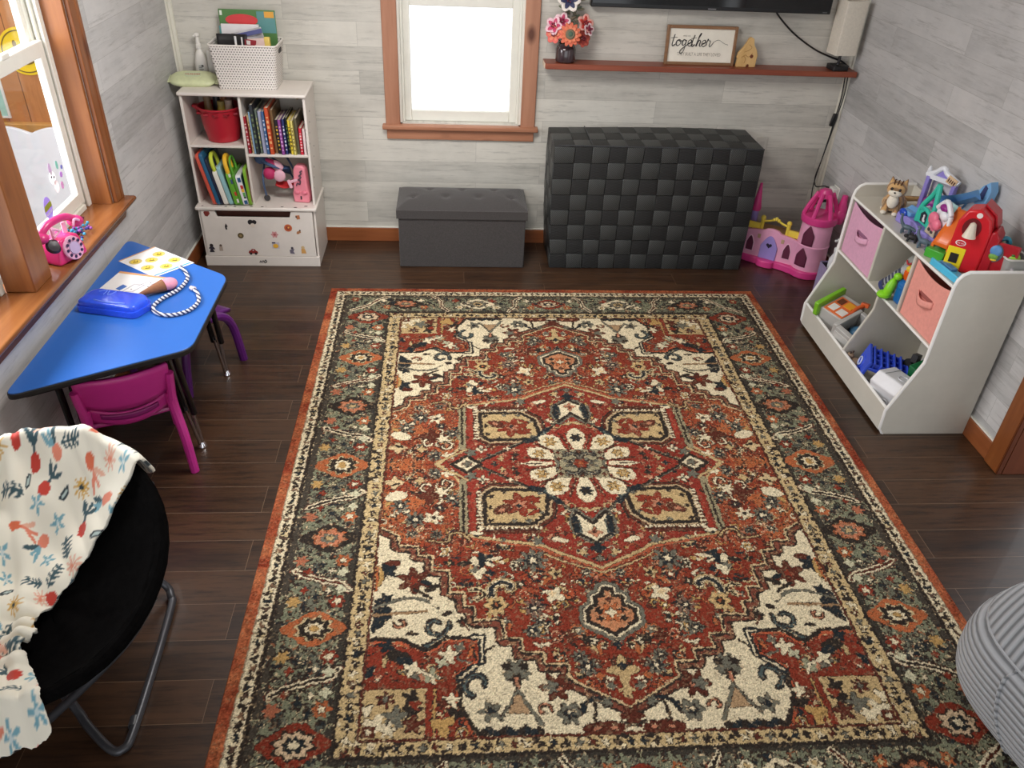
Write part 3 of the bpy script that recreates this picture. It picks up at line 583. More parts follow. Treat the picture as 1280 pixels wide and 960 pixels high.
# ---------------------------------------------------------------- rug (knotted pattern as point colours of the pile)
def make_rug():
    W, L, step, H0 = 2.42, 3.09, .0028, .011
    c, h = rug_colors(W, L, step); H, Wd = c.shape[:2]
    xs = (np.arange(Wd)-(Wd-1)/2)*step; ys = (np.arange(H)-(H-1)/2)*step
    X, Y = np.meshgrid(xs, ys); Z = H0+(h-.5)*.0026+(c.mean(axis=2)-.2)*.0012
    Z[0,:]=Z[-1,:]=.001; Z[:,0]=Z[:,-1]=.001; Z[1,:]=Z[-2,:]=.008; Z[:,1]=Z[:,-2]=.008
    co = np.stack([X,Y,Z],-1).reshape(-1,3).astype(np.float32)
    i = np.arange(H*Wd).reshape(H,Wd); q = np.stack([i[:-1,:-1],i[:-1,1:],i[1:,1:],i[1:,:-1]],-1).reshape(-1).astype(np.int32)
    nf = q.size//4; me = bpy.data.meshes.new('area_rug')
    me.vertices.add(H*Wd); me.vertices.foreach_set('co', co.ravel()); me.loops.add(nf*4); me.loops.foreach_set('vertex_index', q)
    me.polygons.add(nf); me.polygons.foreach_set('loop_start', np.arange(0,nf*4,4,dtype=np.int32)); me.polygons.foreach_set('use_smooth', np.ones(nf,bool))
    me.update(calc_edges=True)
    a = me.color_attributes.new('knots', 'FLOAT_COLOR', 'POINT'); col = np.ones((H*Wd,4),np.float32); col[:,:3] = c.reshape(-1,3); a.data.foreach_set('color', col.ravel())
    t = NT('wool_pile'); n = t.n('Attribute', attribute_name='knots'); t.l(n.outputs['Color'], t.b.inputs['Base Color']); t.b.inputs['Roughness'].default_value = .92; t.b.inputs['Specular IOR Level'].default_value = .1
    me.materials.append(t.m); o = bpy.data.objects.new('area_rug', me); COL.objects.link(o); o.location = (0,-2.216,0)
    tag(o, 'large rust red patterned rug with a central medallion on the dark floor', 'rug')
make_rug()
# ---------------------------------------------------------------- storage ottoman
t = thing('storage_ottoman', 'charcoal grey fabric storage ottoman below the back window', 'ottoman', (-.472,-.205,0))
m_otto = M('charcoal_linen', (66,62,61), .85, var=.22, scale=160, bump=.5, bscale=420, sheen=.25)
b = B(); b.b2(-.368,.368,-.172,.172,0,.315); obj('body', b, m_otto, t, .006)
def lid(u, v):
    x = (u-.5)*2; y = (v-.5)*2; X = x*.378; Y = y*.182
    e = max(abs(x)**7, abs(y)**2.4); z = .402-.046*e
    for bx, by in ((-.19,.06),(0,.06),(.19,.06),(-.095,-.05),(.095,-.05),(-.285,-.05),(.285,-.05)):
        z -= .012*math.exp(-((X-bx)**2+(Y-by)**2)/.00055)
        for s in (-1,1):
            for s2 in (-1,1):
                pass
    return Vector((X,Y,z))
b = B(); b.grid(lid, 72, 40)
b.prism([(-.378,-.182),(.378,-.182),(.378,.182),(-.378,.182)], .05, (0,0,.308)); obj('lid', b, m_otto, t)
for bx, by in ((-.19,.06),(0,.06),(.19,.06),(-.095,-.05),(.095,-.05),(-.285,-.05),(.285,-.05)): b = B(); b.ell((bx,by,.386),(.009,.009,.005),12); obj('tufting_button', b, m_otto, t)
# ---------------------------------------------------------------- big woven box
t = thing('woven_storage_box', 'large black box with a checkerboard of woven strap squares', 'storage box', (.64,-.19,0))
def weave(name, rgb, ang, rough):
    k = NT(name); v = k.co((1,1,1),(ang,ang,ang)); wv = k.n('TexWave', wave_type='BANDS', bands_direction='DIAGONAL'); wv.inputs['Scale'].default_value = 55; wv.inputs['Distortion'].default_value = .4; k.l(v, wv.inputs['Vector'])
    c = lin(rgb); k.l(k.mix(wv.outputs['Fac'], tuple(x*.35 for x in c), tuple(min(1,x*1.6) for x in c)), k.b.inputs['Base Color']); k.b.inputs['Roughness'].default_value = rough
    k.bump(wv.outputs['Fac'], .5, .002); return k.m
mw = [weave('strap_light', (60,62,61), 0, .42), weave('strap_dark', (33,34,34), .8, .5), M('strap_gap',(20,21,22),.6)]
hw, hd, hh = .585, .182, .742
b = B(); b.m = 2; b.box((0,0,hh/2),(2*hw-.012,2*hd-.012,hh-.012)); b.m = 0
rng = random.Random(4)
def cells(o, U, V, N, nu, nv, k0):
    o, U, V, N = map(Vector, (o,U,V,N)); du, dv = U/nu, V/nv; g = .02
    for i in range(nu):
        for j in range(nv):
            b.m = (i+j+k0)%2; up = .003 if b.m == 0 else .0012
            p = o+du*i+dv*j; hseam = (j%2 == 0)
            q = [p+du*g+dv*g, p+du*(1-g)+dv*g, p+du*(1-g)+dv*(1-g), p+du*g+dv*(1-g)]
            c = [p, p+du, p+du+dv, p+dv]
            mid = [x+N*up+(p+du*.5+dv*.5-x)*.05 for x in q]
            lo = [b._v(x-N*.003) for x in c]; md = [b._v(x+N*up*.6) for x in q]; hi = [b._v(x) for x in mid]
            for a in range(4):
                b._f([lo[a],lo[(a+1)%4],md[(a+1)%4],md[a]]); b._f([md[a],md[(a+1)%4],hi[(a+1)%4],hi[a]])
            b._f(hi)
cells((-hw,-hd,0),(2*hw,0,0),(0,0,hh),(0,-1,0),12,8,1)
cells((-hw,-hd,hh),(2*hw,0,0),(0,2*hd,0),(0,0,1),12,3,1)
cells((-hw,hd,0),(0,-2*hd,0),(0,0,hh),(-1,0,0),3,8,0)
cells((hw,-hd,0),(0,2*hd,0),(0,0,hh),(1,0,0),3,8,0)
for v in b.bm.verts:       # slack, slightly bulging weave
    x, y, z = v.co; s = math.sin(max(0,min(1,z/hh))*PI); v.co.x += -.010*s*(1 if x < 0 else -.4)-.018*(z/hh)*(1 if x < -.5 else 0); v.co.z += .008*math.sin(x*3+1)*(z/hh)
    v.co.y -= .006*s*math.cos(x*2)
obj('woven_panels', b, mw, t, angle=50)
b = B()
for k in range(1,6):
    x = -hw+2*hw/6*k; b.tube([(x,-hd+.002,hh+.004),(x,0,hh+.006),(x,hd,hh+.004)], .003, 6)
b.tube([(-hw,-hd,hh+.003),(0,-hd-.004,hh+.004),(hw,-hd,hh+.003)], .004, 6); obj('seams', b, M('seam_black',(58,60,64),.5), t)
# ---------------------------------------------------------------- white bookcase standing on its toy chest
m_wm = M('white_melamine', (226,218,210), .38, var=.03)
m_wb = M('white_board_back', (212,206,196), .5, var=.03)
t = thing('bookcase', 'white cubby bookcase above a toy chest covered in small stickers, left corner', 'bookcase', (-1.63,-.2,0))
x0,x1 = -.328,.322; yf,yb = -.135,.165
for q in (x0, x1-.014): b = B(); b.b2(q,q+.014,yf,yb,.36,.955); obj('side_panel', b, m_wm, t, .002)
b = B(); b.b2(x0-.008,x1+.008,yf-.012,yb,.955,.973); obj('top_board', b, m_wm, t, .006)
b = B(); b.b2(x0+.014,x1-.014,yb-.008,yb,.36,.955); obj('back_panel', b, m_wb, t)
xd = -.022
b = B(); b.b2(xd-.007,xd+.007,yf+.002,yb-.008,.36,.955); obj('divider', b, m_wm, t, .002)
b = B(); b.b2(x0+.014,xd-.007,yf+.002,yb-.008,.680,.694); obj('shelf', b, m_wm, t, .002)
b = B(); b.b2(xd+.007,x1-.014,yf+.002,yb-.008,.634,.648); obj('shelf', b, m_wm, t, .002)
cf = -.18
b = B(); b.b2(x0,x0+.014,cf+.012,yb,0,.34); b.b2(x1-.014,x1,cf+.012,yb,0,.34); b.b2(x0+.014,x1-.014,yb-.01,yb,0,.34); b.b2(x0+.014,x1-.014,cf+.012,yb-.01,.03,.045); obj('chest_box', b, m_wm, t, .002)
b = B(); b.b2(x0-.01,x1+.01,cf-.008,yb,.34,.36); obj('chest_top', b, m_wm, t, .006)
b = B(); b.prism([(x0+.016,.062),(x1-.016,.062),(x1-.016,.338),(.188,.338),(.176,.300),(-.224,.300),(-.236,.338),(x0+.016,.338)], .012, (0,cf+.012,0), (1,0,0), (0,0,1)); front = obj('chest_front', b, m_wm, t, .0015)
b = B(); b.b2(x0-.002,x1+.002,cf-.004,cf+.014,0,.06); obj('plinth', b, m_wm, t, .002)
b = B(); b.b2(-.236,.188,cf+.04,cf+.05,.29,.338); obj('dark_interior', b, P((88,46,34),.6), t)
def sticker(name, polys, x, z, y=cf-.0008, par=front):
    b = B(); mats = []; polys = [([(p[0]*1.3,p[1]*1.3) for p in q],c) for q,c in polys]
    for k, (poly, rgb) in enumerate(polys):
        b.m = k; mats.append(P(rgb,.5)); b.prism(poly, .0006, (x,y-.0006*k,z), (1,0,0), (0,0,1))
    return obj(name, b, mats, par)
BLK=(40,36,38); 
sticker('sticker', [([(-.014,.008),(-.008,.013),(.010,.012),(.012,.002),(.0,-.012),(-.010,-.008)],(126,48,40))], -.278,.318)
sticker('sticker', [([(-.006,0),(0,.015),(.007,0),(.002,-.002),(.003,-.014),(-.004,-.014)],BLK)], -.184,.244)
sticker('sticker', [(circ(.012,14,-.006,.006),BLK),(circ(.010,14,.010,.007),BLK),(circ(.010,14,.002,-.008),(226,214,200))], -.037,.264)
sticker('sticker', [(circ(.013,16),(96,80,48)),(circ(.006,12),(150,130,90))], -.111,.189)
sticker('sticker', [(circ(.017,18),(196,100,60)),(circ(.010,14),(150,64,50)),(circ(.004,10,.002,.002),(240,180,90))], .162,.24)
sticker('sticker', [([(r*math.cos(a),r*math.sin(a)) for a,r in [(2*PI*k/24,.014+.003*math.cos(6*2*PI*k/24)) for k in range(24)]],(206,150,150)),(circ(.006,10),(176,90,90))], .081,.198)
sticker('sticker', [([(-.016,-.014),(.016,-.014),(.017,.016),(-.015,.016)],(196,190,200)),([(-.015,.010),(0,.010),(0,.016),(-.015,.016)],(60,56,90)),(circ(.012,16,0,-.002,.010),(236,180,60))], .079,.13)
sticker('sticker', [([(-.020,-.004),(-.016,.004),(-.008,.006),(-.004,.013),(.008,.013),(.014,.004),(.021,.0),(.021,-.008),(-.018,-.009)],(146,44,40)),(circ(.006,10,-.010,-.009),BLK),(circ(.006,10,.012,-.009),BLK),(circ(.003,8,.002,.007),(230,220,220))], -.055,.09)
sticker('sticker', [(circ(.008,10,0,.014),BLK),([(-.008,.008),(.008,.008),(.014,-.004),(.004,-.004),(.010,-.018),(-.012,-.018),(-.006,-.002),(-.014,.0)],(52,48,60))], -.285,.108)
sticker('sticker', [(circ(.006,10,0,.011),(110,92,80)),([(-.007,.006),(.007,.006),(.008,-.014),(-.008,-.014)],(176,160,146))], -.233,.112)
sticker('sticker', [(circ(.006,10,0,.012),(70,66,76)),([(-.006,.006),(.010,.008),(.004,-.004),(.010,-.016),(-.010,-.014),(-.012,.002)],(110,104,120))], .171,.099)
sticker('sticker', [(circ(.008,10,.0,.012),(206,176,130)),([(-.008,.006),(.008,.006),(.013,-.016),(-.008,-.016)],(214,160,90))], .233,.103)
sticker('sticker', [([(-.010,-.006),(-.002,-.008),(.004,-.002),(.010,.0),(.008,.008),(.0,.008),(-.008,.004)],(176,120,80)),(circ(.004,8,.006,.010),(90,70,50))], .219,.212)
sticker('sticker', [([(-.010,.006),(.008,.008),(.010,-.010),(-.004,-.012)],(186,120,80)),(circ(.004,8,-.006,.0),(70,60,60))], .223,.308)
b = B(); b.tube([(-.024,cf-.0055,.022),(-.018,cf-.0055,.034),(-.012,cf-.0055,.024),(-.004,cf-.0055,.036),(.002,cf-.0055,.026),(.010,cf-.0055,.040),(.016,cf-.0055,.028),(.004,cf-.0055,.020)], .0022, 6); obj('scribble', b, P(BLK,.5), t)
for x,y,r in ((-.30,-.165,.006),(-.17,-.17,.008),(-.12,-.172,.008),(-.03,-.165,.009),(.03,-.168,.008),(.14,-.165,.008),(.215,-.172,.010),(.27,-.15,.010),(.05,-.16,.003)):
    b = B(); b.prism(circ(r,12,0,0,r*.6), .0006, (x,y,.3601)); obj('sticker', b, P((70,62,60),.5), t)
for k in range(9): b = B(); b.prism(circ(.006+.002*(k%3),8,0,0,.005), .0006, (x1+.0002,-.12+.03*(k%5),.46+.05*k), (0,1,0), (0,0,1)); obj('sticker', b, P((130,126,122),.5), t)
for px,pz,c in ((.165,.90,(60,50,70)),(.19,.92,(120,80,60)),(.23,.88,(176,140,60)),(.16,.93,(90,140,120)),(.205,.885,(90,70,60))):
    sticker('sticker', [(circ(.008,10),c)], px, pz, yb-.0085, t)
# books standing in the right-hand upper cubby: (thickness, height, depth, colour, label)
def book(name, label, x, z, th, h, d, rgb, lean=0, group='picture books in the upper right cubby', yfront=-.325, pages=(226,216,196), stripe=None):
    t = thing(name, label, 'book', (x, yfront, z), 0, group, rot=(0,lean,0))
    m = P(rgb,.4); e = .0022
    b = B(); b.b2(0,e,0,d,0,h); b.b2(th-e,th,0,d,0,h); b.b2(0,th,0,e,0,h)
    if stripe:
        b.m = 1
        for k in range(7):
            z0 = h*(.12+.11*k); b.b2(th*.25,th*.75,-.0006,0,z0,z0+h*(.06 if k%3 else .03))
    obj('cover', b, [m, P(stripe or rgb,.5)], t, .0008)
    b = B(); b.b2(e,th-e,e,d-.004,.004,h-.004); obj('pages', b, P(pages,.7), t)
    return t
BK = [(.015,.20,.20,(168,38,52),(226,190,190),'thin crimson picture book leaning on the cubby divider'),(.012,.205,.20,(228,204,150),(190,150,90),'thin cream book right of the crimson one'),
 (.010,.225,.21,(150,186,216),None,'slim pale blue book near the divider'),(.018,.265,.22,(52,56,62),(110,130,90),'tall dark slate book, tallest near the divider'),(.012,.235,.21,(112,126,112),(190,190,120),'dusty green book right of the tall slate one'),
 (.020,.225,.21,(176,178,206),None,'pale lavender book in the middle of the row'),(.016,.23,.22,(70,104,150),(190,200,220),'medium blue book beside the pale lavender one'),(.022,.25,.22,(206,84,48),(240,180,120),'orange red book, tallest with a bright spine'),
 (.016,.235,.22,(120,92,58),None,'brown gold book behind the orange red one'),(.018,.185,.19,(38,34,40),(224,180,60),'short black book with golden spots on its spine'),(.017,.19,.19,(146,74,150),(220,170,220),'short purple book right of the spotted black one'),
 (.014,.19,.2,(48,60,112),(230,230,240),'navy book with white flecks on its spine'),(.011,.195,.21,(36,40,40),(120,160,80),'thin black book left of the yellow ones'),(.015,.185,.2,(232,204,60),(90,80,40),'bright yellow book with dark lettering'),
 (.014,.185,.2,(224,210,120),(140,120,60),'pale yellow book beside the bright yellow one'),(.017,.195,.21,(96,90,68),None,'olive brown book, last before the gap')]
x = -1.642
for i,(th,h,d,c,s,l) in enumerate(BK):
    book('picture_book', l, x, .649, th, h, d, c, lean=-.03, stripe=s, yfront=-.322+.012*math.sin(i*1.7)); x += th+.0022
book('picture_book', 'small red book by the cubby right wall', -1.362, .6488, .018, .145, .16, (206,40,60), stripe=(240,200,200), yfront=-.325)
book('picture_book', 'small white book against the cubby right wall', -1.3415, .6488, .014, .140, .15, (236,214,214), yfront=-.325)
# board books and toys leaning in the left lower cubby
G2 = 'big board books leaning in the left lower cubby'
def rbook(label, x, th, h, d, rgb, lean, stripe=None, r=.02, handle=None, cover=None, tray=None):
    t = thing('board_book', label, 'book', (x,-.365,.362), 0, G2, rot=(0,lean,0))
    b = B(); b.prism(rrect(d,h,r,4,d/2,h/2), th, (0,0,0), (0,1,0), (0,0,1))
    if stripe:
        for k,(z0,z1,q0,q1,mi) in enumerate(stripe[1]):
            b.m = mi; b.b2(th*q0,th*q1,-.0012,.002,h*z0,h*z1)
    obj('block', b, [P(rgb,.35)]+([P(c,.45) for c in stripe[0]] if stripe else []), t, .003)
    if cover: b = B(); b.prism(rrect(d*.9,h*.9,r,4,d/2,h/2), .001, (th+.0002,0,0), (0,1,0), (0,0,1)); obj('cover_picture', b, P(cover,.4), t)
    if handle:
        b = B(); b.tube([(th/2,d*.08,h-.012),(th/2,d*.08,h+.045),(th/2,d*.2,h+.075),(th/2,d*.42,h+.075),(th/2,d*.52,h+.045),(th/2,d*.52,h-.012)], th*.42, 10); obj('handle', b, P(handle,.35), t)
    return t
L = -.20
rbook('wide coral red board book, leftmost against the cubby wall', -1.868, .018, .29, .25, (206,84,66), L)
rbook('wide deep teal blue board book beside the coral one', -1.847, .020, .295, .25, (40,96,132), L)
rbook('dark navy board book right of the teal blue one', -1.825, .012, .27, .24, (28,34,60), L, cover=(60,70,90))
rbook('white sound book with a lime green winding handle', -1.808, .026, .20, .22, (232,228,218), L, handle=(200,212,70), cover=(150,150,90))
rbook('pale aqua tray shaped book with rounded corners', -1.778, .022, .225, .22, (146,190,196), L, cover=(110,140,140))
rbook('leaf green sound book with a yellow loop handle', -1.748, .028, .19, .2, (104,168,52), -.16, ([(230,230,220),(60,80,120),(200,60,50)],[(.86,.96,.55,1,1),(.66,.8,.6,1,2),(.3,.42,.6,1,3),(.08,.2,.6,1,1)]), handle=(240,186,50))
rbook('mid green slim book with a green loop handle', -1.718, .014, .185, .2, (90,150,50), -.15, handle=(96,168,60))
rbook('white learning book with coloured squares down its spine', -1.701, .028, .175, .2, (236,234,238), -.15, ([(40,84,130),(196,52,44),(236,186,60),(90,160,80),(60,60,70)],[(.78,.93,.3,.95,1),(.56,.68,.45,1,2),(.45,.56,.45,1,3),(.30,.44,.5,1,4),(.24,.3,.5,1,5),(.05,.18,.3,.95,1)]), handle=None, cover=(60,90,110))
rbook('thick lime green book nearest the cubby divider', -1.6715, .016, .215, .22, (128,176,52), -.05, cover=(110,74,44))
# red tub full of craft bottles
t = thing('craft_tub', 'crimson plastic tub of craft paint bottles in the upper left cubby', 'tub', (-1.79,-.215,.6945))
m_red = P((176,30,46),.35)
b = B(); b.lathe([(.078,0),(.084,.004),(.100,.09),(.108,.172),(.118,.176),(.118,.184),(.110,.184),(.104,.170),(.096,.09),(.078,.010)], n=36)
b.bm.faces.ensure_lookup_table(); obj('bucket', b, m_red, t, sq if False else 0)
b = B(); b.prism([(-.145,.176),(-.11,.150),(-.11,.184),(-.14,.186)], .035, (0,.018,0), (1,0,0), (0,0,1)); obj('handle_tab', b, m_red, t, .004)
b = B()
for k in range(12): a = 2*PI*k/12; b.box((.1085*math.cos(a),.1085*math.sin(a),.155),(.026,.026,.012),(0,0,a+PI/4))
obj('scalloped_trim', b, P((150,22,38),.4), t, .002)
for k,(x,y,c,l,lab) in enumerate(((-.055,-.02,(110,84,50),.04,'brown capped craft bottle at the left of the red tub'),(-.02,.03,(38,34,36),.05,'black and white patterned craft bottle standing in the red tub'),(.015,-.030,(150,130,50),.018,'olive gold lidded craft pot at the front of the red tub'),(.050,-.015,(196,170,150),.022,'pale pink lidded craft pot at the front right of the red tub'),(.05,.03,(90,60,56),.045,'dusky maroon craft bottle at the right of the red tub'),(.015,.06,(186,120,80),.05,'tan craft bottle at the back of the red tub'))):
    o = thing('craft_bottle', lab, 'bottle', (-1.79+x*.9,-.215+y*.9,.7355), 0, 'craft bottles in the red tub', rot=(-.05,.1*x*8,0))
    b = B(); b.lathe([(.020,0),(.022,.01),(.022,.12),(.018,.13+l)], n=16); obj('body', b, P(c,.4), o)
    b = B(); b.lathe([(.019,.13+l),(.0195,.135+l),(.0195,.150+l),(.008,.153+l)], n=16); obj('cap', b, P(tuple(int(q*.8+30) for q in c),.4), o)
# toys in the right lower cubby
t = thing('doll_stroller', 'navy pink and red folding doll stroller squeezed into the cubby', 'stroller', (-1.50,-.22,.362))
b = B(); b.tube([(-.085,-.06,.012),(-.095,-.06,.12),(-.09,.0,.2)], .006, 8); b.tube([(.085,.05,.01),(.03,.02,.16),(-.08,.03,.24)], .005, 8); b.tube([(.11,-.05,.10),(.06,-.0,.19),(.0,.07,.26)], .006, 8); obj('frame', b, P((76,96,128),.3,metal=.3), t)
b = B(); b.grid(lambda u,v: Vector((-.12+.17*u, -.03-.05*math.sin(PI*u)+.06*v, .235-.06*u+.03*math.sin(PI*v)-.05*v*u)), 10, 6); b.ell((-.10,-.02,.235),(.035,.035,.030),12); obj('canopy', b, P((58,84,122),.6), t, solid=.006)
b = B(); b.ell((-.055,-.055,.16),(.036,.030,.036),12); b.ell((-.03,-.05,.215),(.05,.02,.02),12,(0,.5,0)); obj('magenta_cushion', b, P((186,40,96),.6), t)
b = B(); b.ell((.0,-.065,.15),(.035,.012,.035),12,(0,.6,0)); b.ell((-.01,-.05,.205),(.04,.02,.025),12,(0,.6,0)); b.box((.075,-.075,.125),(.05,.008,.016),(0,-.3,0)); b.box((.055,-.078,.108),(.018,.008,.05),(0,-.3,0)); obj('pink_padding', b, P((232,180,196),.6), t, .003)
b = B(); b.grid(lambda u,v: Vector((-.03+.14*u, -.06+.05*v, .125-.07*math.sin(PI*(.15+.7*u))+.05*u+.02*v)), 12, 5); obj('red_sling', b, P((190,36,40),.6), t, solid=.006)
b = B(); b.lathe([(.001,-.006),(.016,-.006),(.018,0),(.016,.006),(.001,.006)], (-.085,-.062,.018), 16, rot=(PI/2,0,0)); b.lathe([(.001,-.006),(.016,-.006),(.018,0),(.016,.006),(.001,.006)], (.085,.05,.018), 16, rot=(PI/2,0,0)); obj('wheels', b, P((60,58,60),.5), t)
t = thing('pink_sound_toy', 'pink plastic sound toy with a ribbed speaker grille, right end of the cubby', 'toy', (-1.385,-.27,.361), -.15)
m_pk = P((236,140,156),.35)
b = B(); b.prism([(-.045,0),(.045,0),(.048,.05),(.04,.085),(.035,.20),(.02,.215),(-.02,.215),(-.032,.19),(-.04,.085),(-.048,.05)], .06, (0,.03,0), (1,0,0), (0,0,1)); obj('body', b, m_pk, t, .008)
b = B(); b.tube([(-.02,-.033,.10),(-.012,-.033,.115),(0.0,-.033,.11),(.005,-.033,.13),(-.006,-.033,.135),(.01,-.033,.15),(.0,-.033,.158),(.015,-.033,.172),(.008,-.033,.18),(.02,-.033,.19)], .004, 6); obj('grille', b, P((96,70,84),.4), t)
b = B(); b.box((.0,-.032,.03),(.008,.006,.02)); obj('sensor', b, P((50,40,46),.4), t, .002)
b = B(); b.ell((-.02,-.03,.06),(.018,.01,.012),12); b.ell((.022,-.03,.06),(.018,.01,.012),12); obj('buttons', b, P((226,120,140),.35), t)
# ---------------------------------------------------------------- on top of the bookcase
t = thing('mesh_basket', 'white perforated plastic basket crammed with papers on the bookcase', 'basket', (-1.612,-.165,.974))
m_bask = dots_mat('perforated_white', (232,226,220), (92,84,82), .0142, .25)
W0,W1,D0,D1,HB = .30,.346,.205,.235,.222
b = B(); r0 = rrect(W0,D0,.02,4); r1 = rrect(W1,D1,.022,4); r2 = rrect(W1-.008,D1-.008,.02,4); r3 = rrect(W0-.008,D0-.008,.018,4)
R = [[b._v((p[0],p[1],z)) for p in r] for r, z in ((r0,0),(r1,HB),(r2,HB),(r3,.006))]; b.skin(R, True); obj('basket_wall', b, m_bask, t)
b = B(); 
for s in (1,): b.tube([(p[0]*1.003,p[1]*1.003,HB) for p in r1], .0045, 8, False, True)
obj('rim', b, P((238,232,226),.4), t)
b = B(); b.prism(rrect(.07,.022,.010,4), .003, (.1695,0,.185), (0,1,0), (0,.1,1)); obj('handle_slot', b, P((40,34,34),.6), t)
bx,by,bz = -1.612,-.165,.974
t = thing('activity_book', 'green activity book with a red title patch standing at the basket back', 'book', (bx,by+.085,bz+.008), 0, None, rot=(-.03,0,0))
b = B(); b.b2(-.147,.147,0,.006,0,.352); obj('cover', b, P((86,130,74),.35), t, .003)
b = B(); b.prism(circ(.085,20,-.03,.30,.030), .001, (0,0,0), (1,0,0), (0,0,1)); obj('title_patch', b, P((216,66,70),.4), t)
b = B(); b.b2(.05,.145,-.001,0,.24,.345); obj('cover_picture', b, P((96,150,150),.4), t)
b = B(); b.b2(.09,.14,-.002,-.001,.315,.345); obj('orange_corner', b, P((232,170,70),.4), t)
b = B(); b.b2(-.14,-.128,-.002,0,.322,.345); obj('label_tab', b, P((232,236,226),.4), t)
t = thing('paper_stack', 'white card box lying in front of the green activity book', 'box', (bx,by+.055,bz+.008), 0, None, rot=(-.04,0,.01))
b = B(); b.b2(-.135,.06,-.004,.012,0,.285); obj('card_box', b, P((234,230,232),.5), t, .002)
b = B(); b.b2(-.145,-.134,-.002,.010,0,.275); obj('teal_edge', b, P((96,150,150),.5), t)
t = thing('black_pouch', 'black zip pouch with a white tag at the basket left', 'pouch', (bx-.07,by-.03,bz+.01), 0, None, rot=(-.12,0,-.02))
b = B(); b.grid(lambda u,v: Vector(((u-.5)*.155, .03*math.sin(PI*u)*(1-v*.7)-.008, v*.248)), 12, 8); obj('pouch', b, P((28,26,28),.55), t, solid=.012)
b = B(); b.b2(.048,.056,-.010,-.006,.195,.235); obj('tag', b, P((226,224,222),.5), t)
t = thing('white_marker', 'white marker pen poking out at the basket front', 'pen', (bx-.035,by-.085,bz+.01), 0, None, rot=(-.03,.0,0))
b = B(); b.lathe([(.0055,0),(.0055,.235),(.004,.238)], n=12); obj('barrel', b, P((234,232,230),.4), t)
b = B(); b.lathe([(.0062,.225),(.0062,.25),(.003,.252)], n=12); obj('cap', b, P((220,220,222),.4), t)
t = thing('zip_bag', 'clear plastic bag of cards with a blue zip strip in the basket', 'bag', (bx+.06,by+.0,bz+.01), 0, None, rot=(-.15,-.22,.05))
m_clr = M('cloudy_plastic', (214,212,216), .25, alpha=.75, var=.05, scale=30)
b = B(); b.grid(lambda u,v: Vector(((u-.5)*.16, .012*math.sin(7*u+3*v)+.006*math.sin(12*v), v*.27)), 16, 12); obj('bag', b, m_clr, t, solid=.003)
b = B(); b.b2(-.078,.082,-.020,-.013,.24,.262); obj('zip_strip', b, P((82,88,140),.35), t, .002)
t = thing('card_packet', 'packet of pink and yellow cards at the basket right', 'packet', (bx+.085,by-.05,bz+.01), 0, None, rot=(-.2,-.08,-.05))
b = B(); b.b2(-.062,.05,-.012,.012,0,.235); obj('cards', b, P((226,196,190),.5), t, .004)
b = B(); b.b2(.028,.056,-.014,.014,0,.24); obj('yellow_edge', b, P((226,196,96),.45), t, .004)
t = thing('red_card_deck', 'dark red card deck wedged in the middle of the basket', 'deck', (bx+.005,by-.03,bz+.01), 0, None, rot=(-.1,.1,0))
b = B(); b.b2(-.03,.03,-.01,.01,0,.225); obj('deck', b, P((150,36,46),.45), t, .002)
b = B(); b.b2(-.02,.0,-.0108,-.01,.20,.22); obj('band', b, P((226,220,216),.5), t)
t = thing('wipes_packet', 'pale green wipes packet lying beside the white basket', 'packet', (-1.915,-.17,.980), 0, rot=(.30,0,.05))
def pillow(w,d,h,n=26):
    def f(u,v):
        a = 2*PI*u; k = math.cos(PI*(v-.5)); x = math.cos(a); y = math.sin(a)
        X = math.copysign(abs(x)**.45,x)*w; Y = math.copysign(abs(y)**.55,y)*d
        s = k**.35; return Vector((X*s, Y*s*(1-.35*abs(X*s/w)**6), h+h*math.sin(PI*(v-.5))*(1-.6*abs(X*s/w)**4)))
    return f
m_wip = M('wipes_film', (208,214,170), .3, var=.10, scale=26)
b = B(); b.grid(pillow(.125,.064,.021), 40, 14, True); bmesh.ops.remove_doubles(b.bm, verts=b.bm.verts, dist=1e-5); obj('packet', b, m_wip, t)
b = B(); b.b2(-.145,-.118,-.035,.035,.018,.024); b.b2(.118,.136,-.045,.045,.018,.024); obj('sealed_ends', b, m_wip, t, .002)
b = B(); b.prism(rrect(.085,.05,.02,4,.0,.012), .002, (0,0,.0405)); obj('flap', b, P((196,206,170),.3), t, .001)
text_mesh('lettering', 'HUGGIES', .019, P((176,48,48),.5), t, (0,.012,.0428), (0,0,0), .0003)
b = B(); b.b2(-.03,.02,-.030,-.022,.0405,.0414); obj('lettering_bar', b, P((150,150,90),.5), t)
t = thing('spray_bottle', 'white spray bottle standing between the corner and the basket', 'bottle', (-1.895,-.05,.974))
m_wp = P((234,230,224),.3)
b = B(); b.lathe([(.030,0),(.034,.004),(.034,.085),(.026,.115),(.020,.135),(.012,.148),(.012,.16)], n=28, sq=.75); obj('bottle', b, m_wp, t)
b = B(); b.lathe([(.014,.155),(.015,.158),(.015,.175),(.011,.18),(.010,.215),(.014,.22),(.014,.232),(.006,.236)], n=20); b.box((-.008,-.018,.225),(.012,.03,.010),(.2,0,0)); obj('pump_head', b, m_wp, t, .002)
b = B(); b.b2(-.012,.022,-.0275,-.0262,.02,.078); obj('label', b, P((224,224,220),.5), t)
b = B(); 
for k in range(6): b.b2(-.008,.016 if k%2 else .010,-.0283,-.0275,.028+.008*k,.031+.008*k)
b.prism(circ(.006,10,.012,.071), .0008, (0,-.0275,0), (1,0,0), (0,0,1)); obj('label_print', b, P((84,84,84),.5), t)
t = thing('lotion_tube', 'slim white lotion tube pressed against the basket left side', 'tube', (-1.838,-.06,.974))
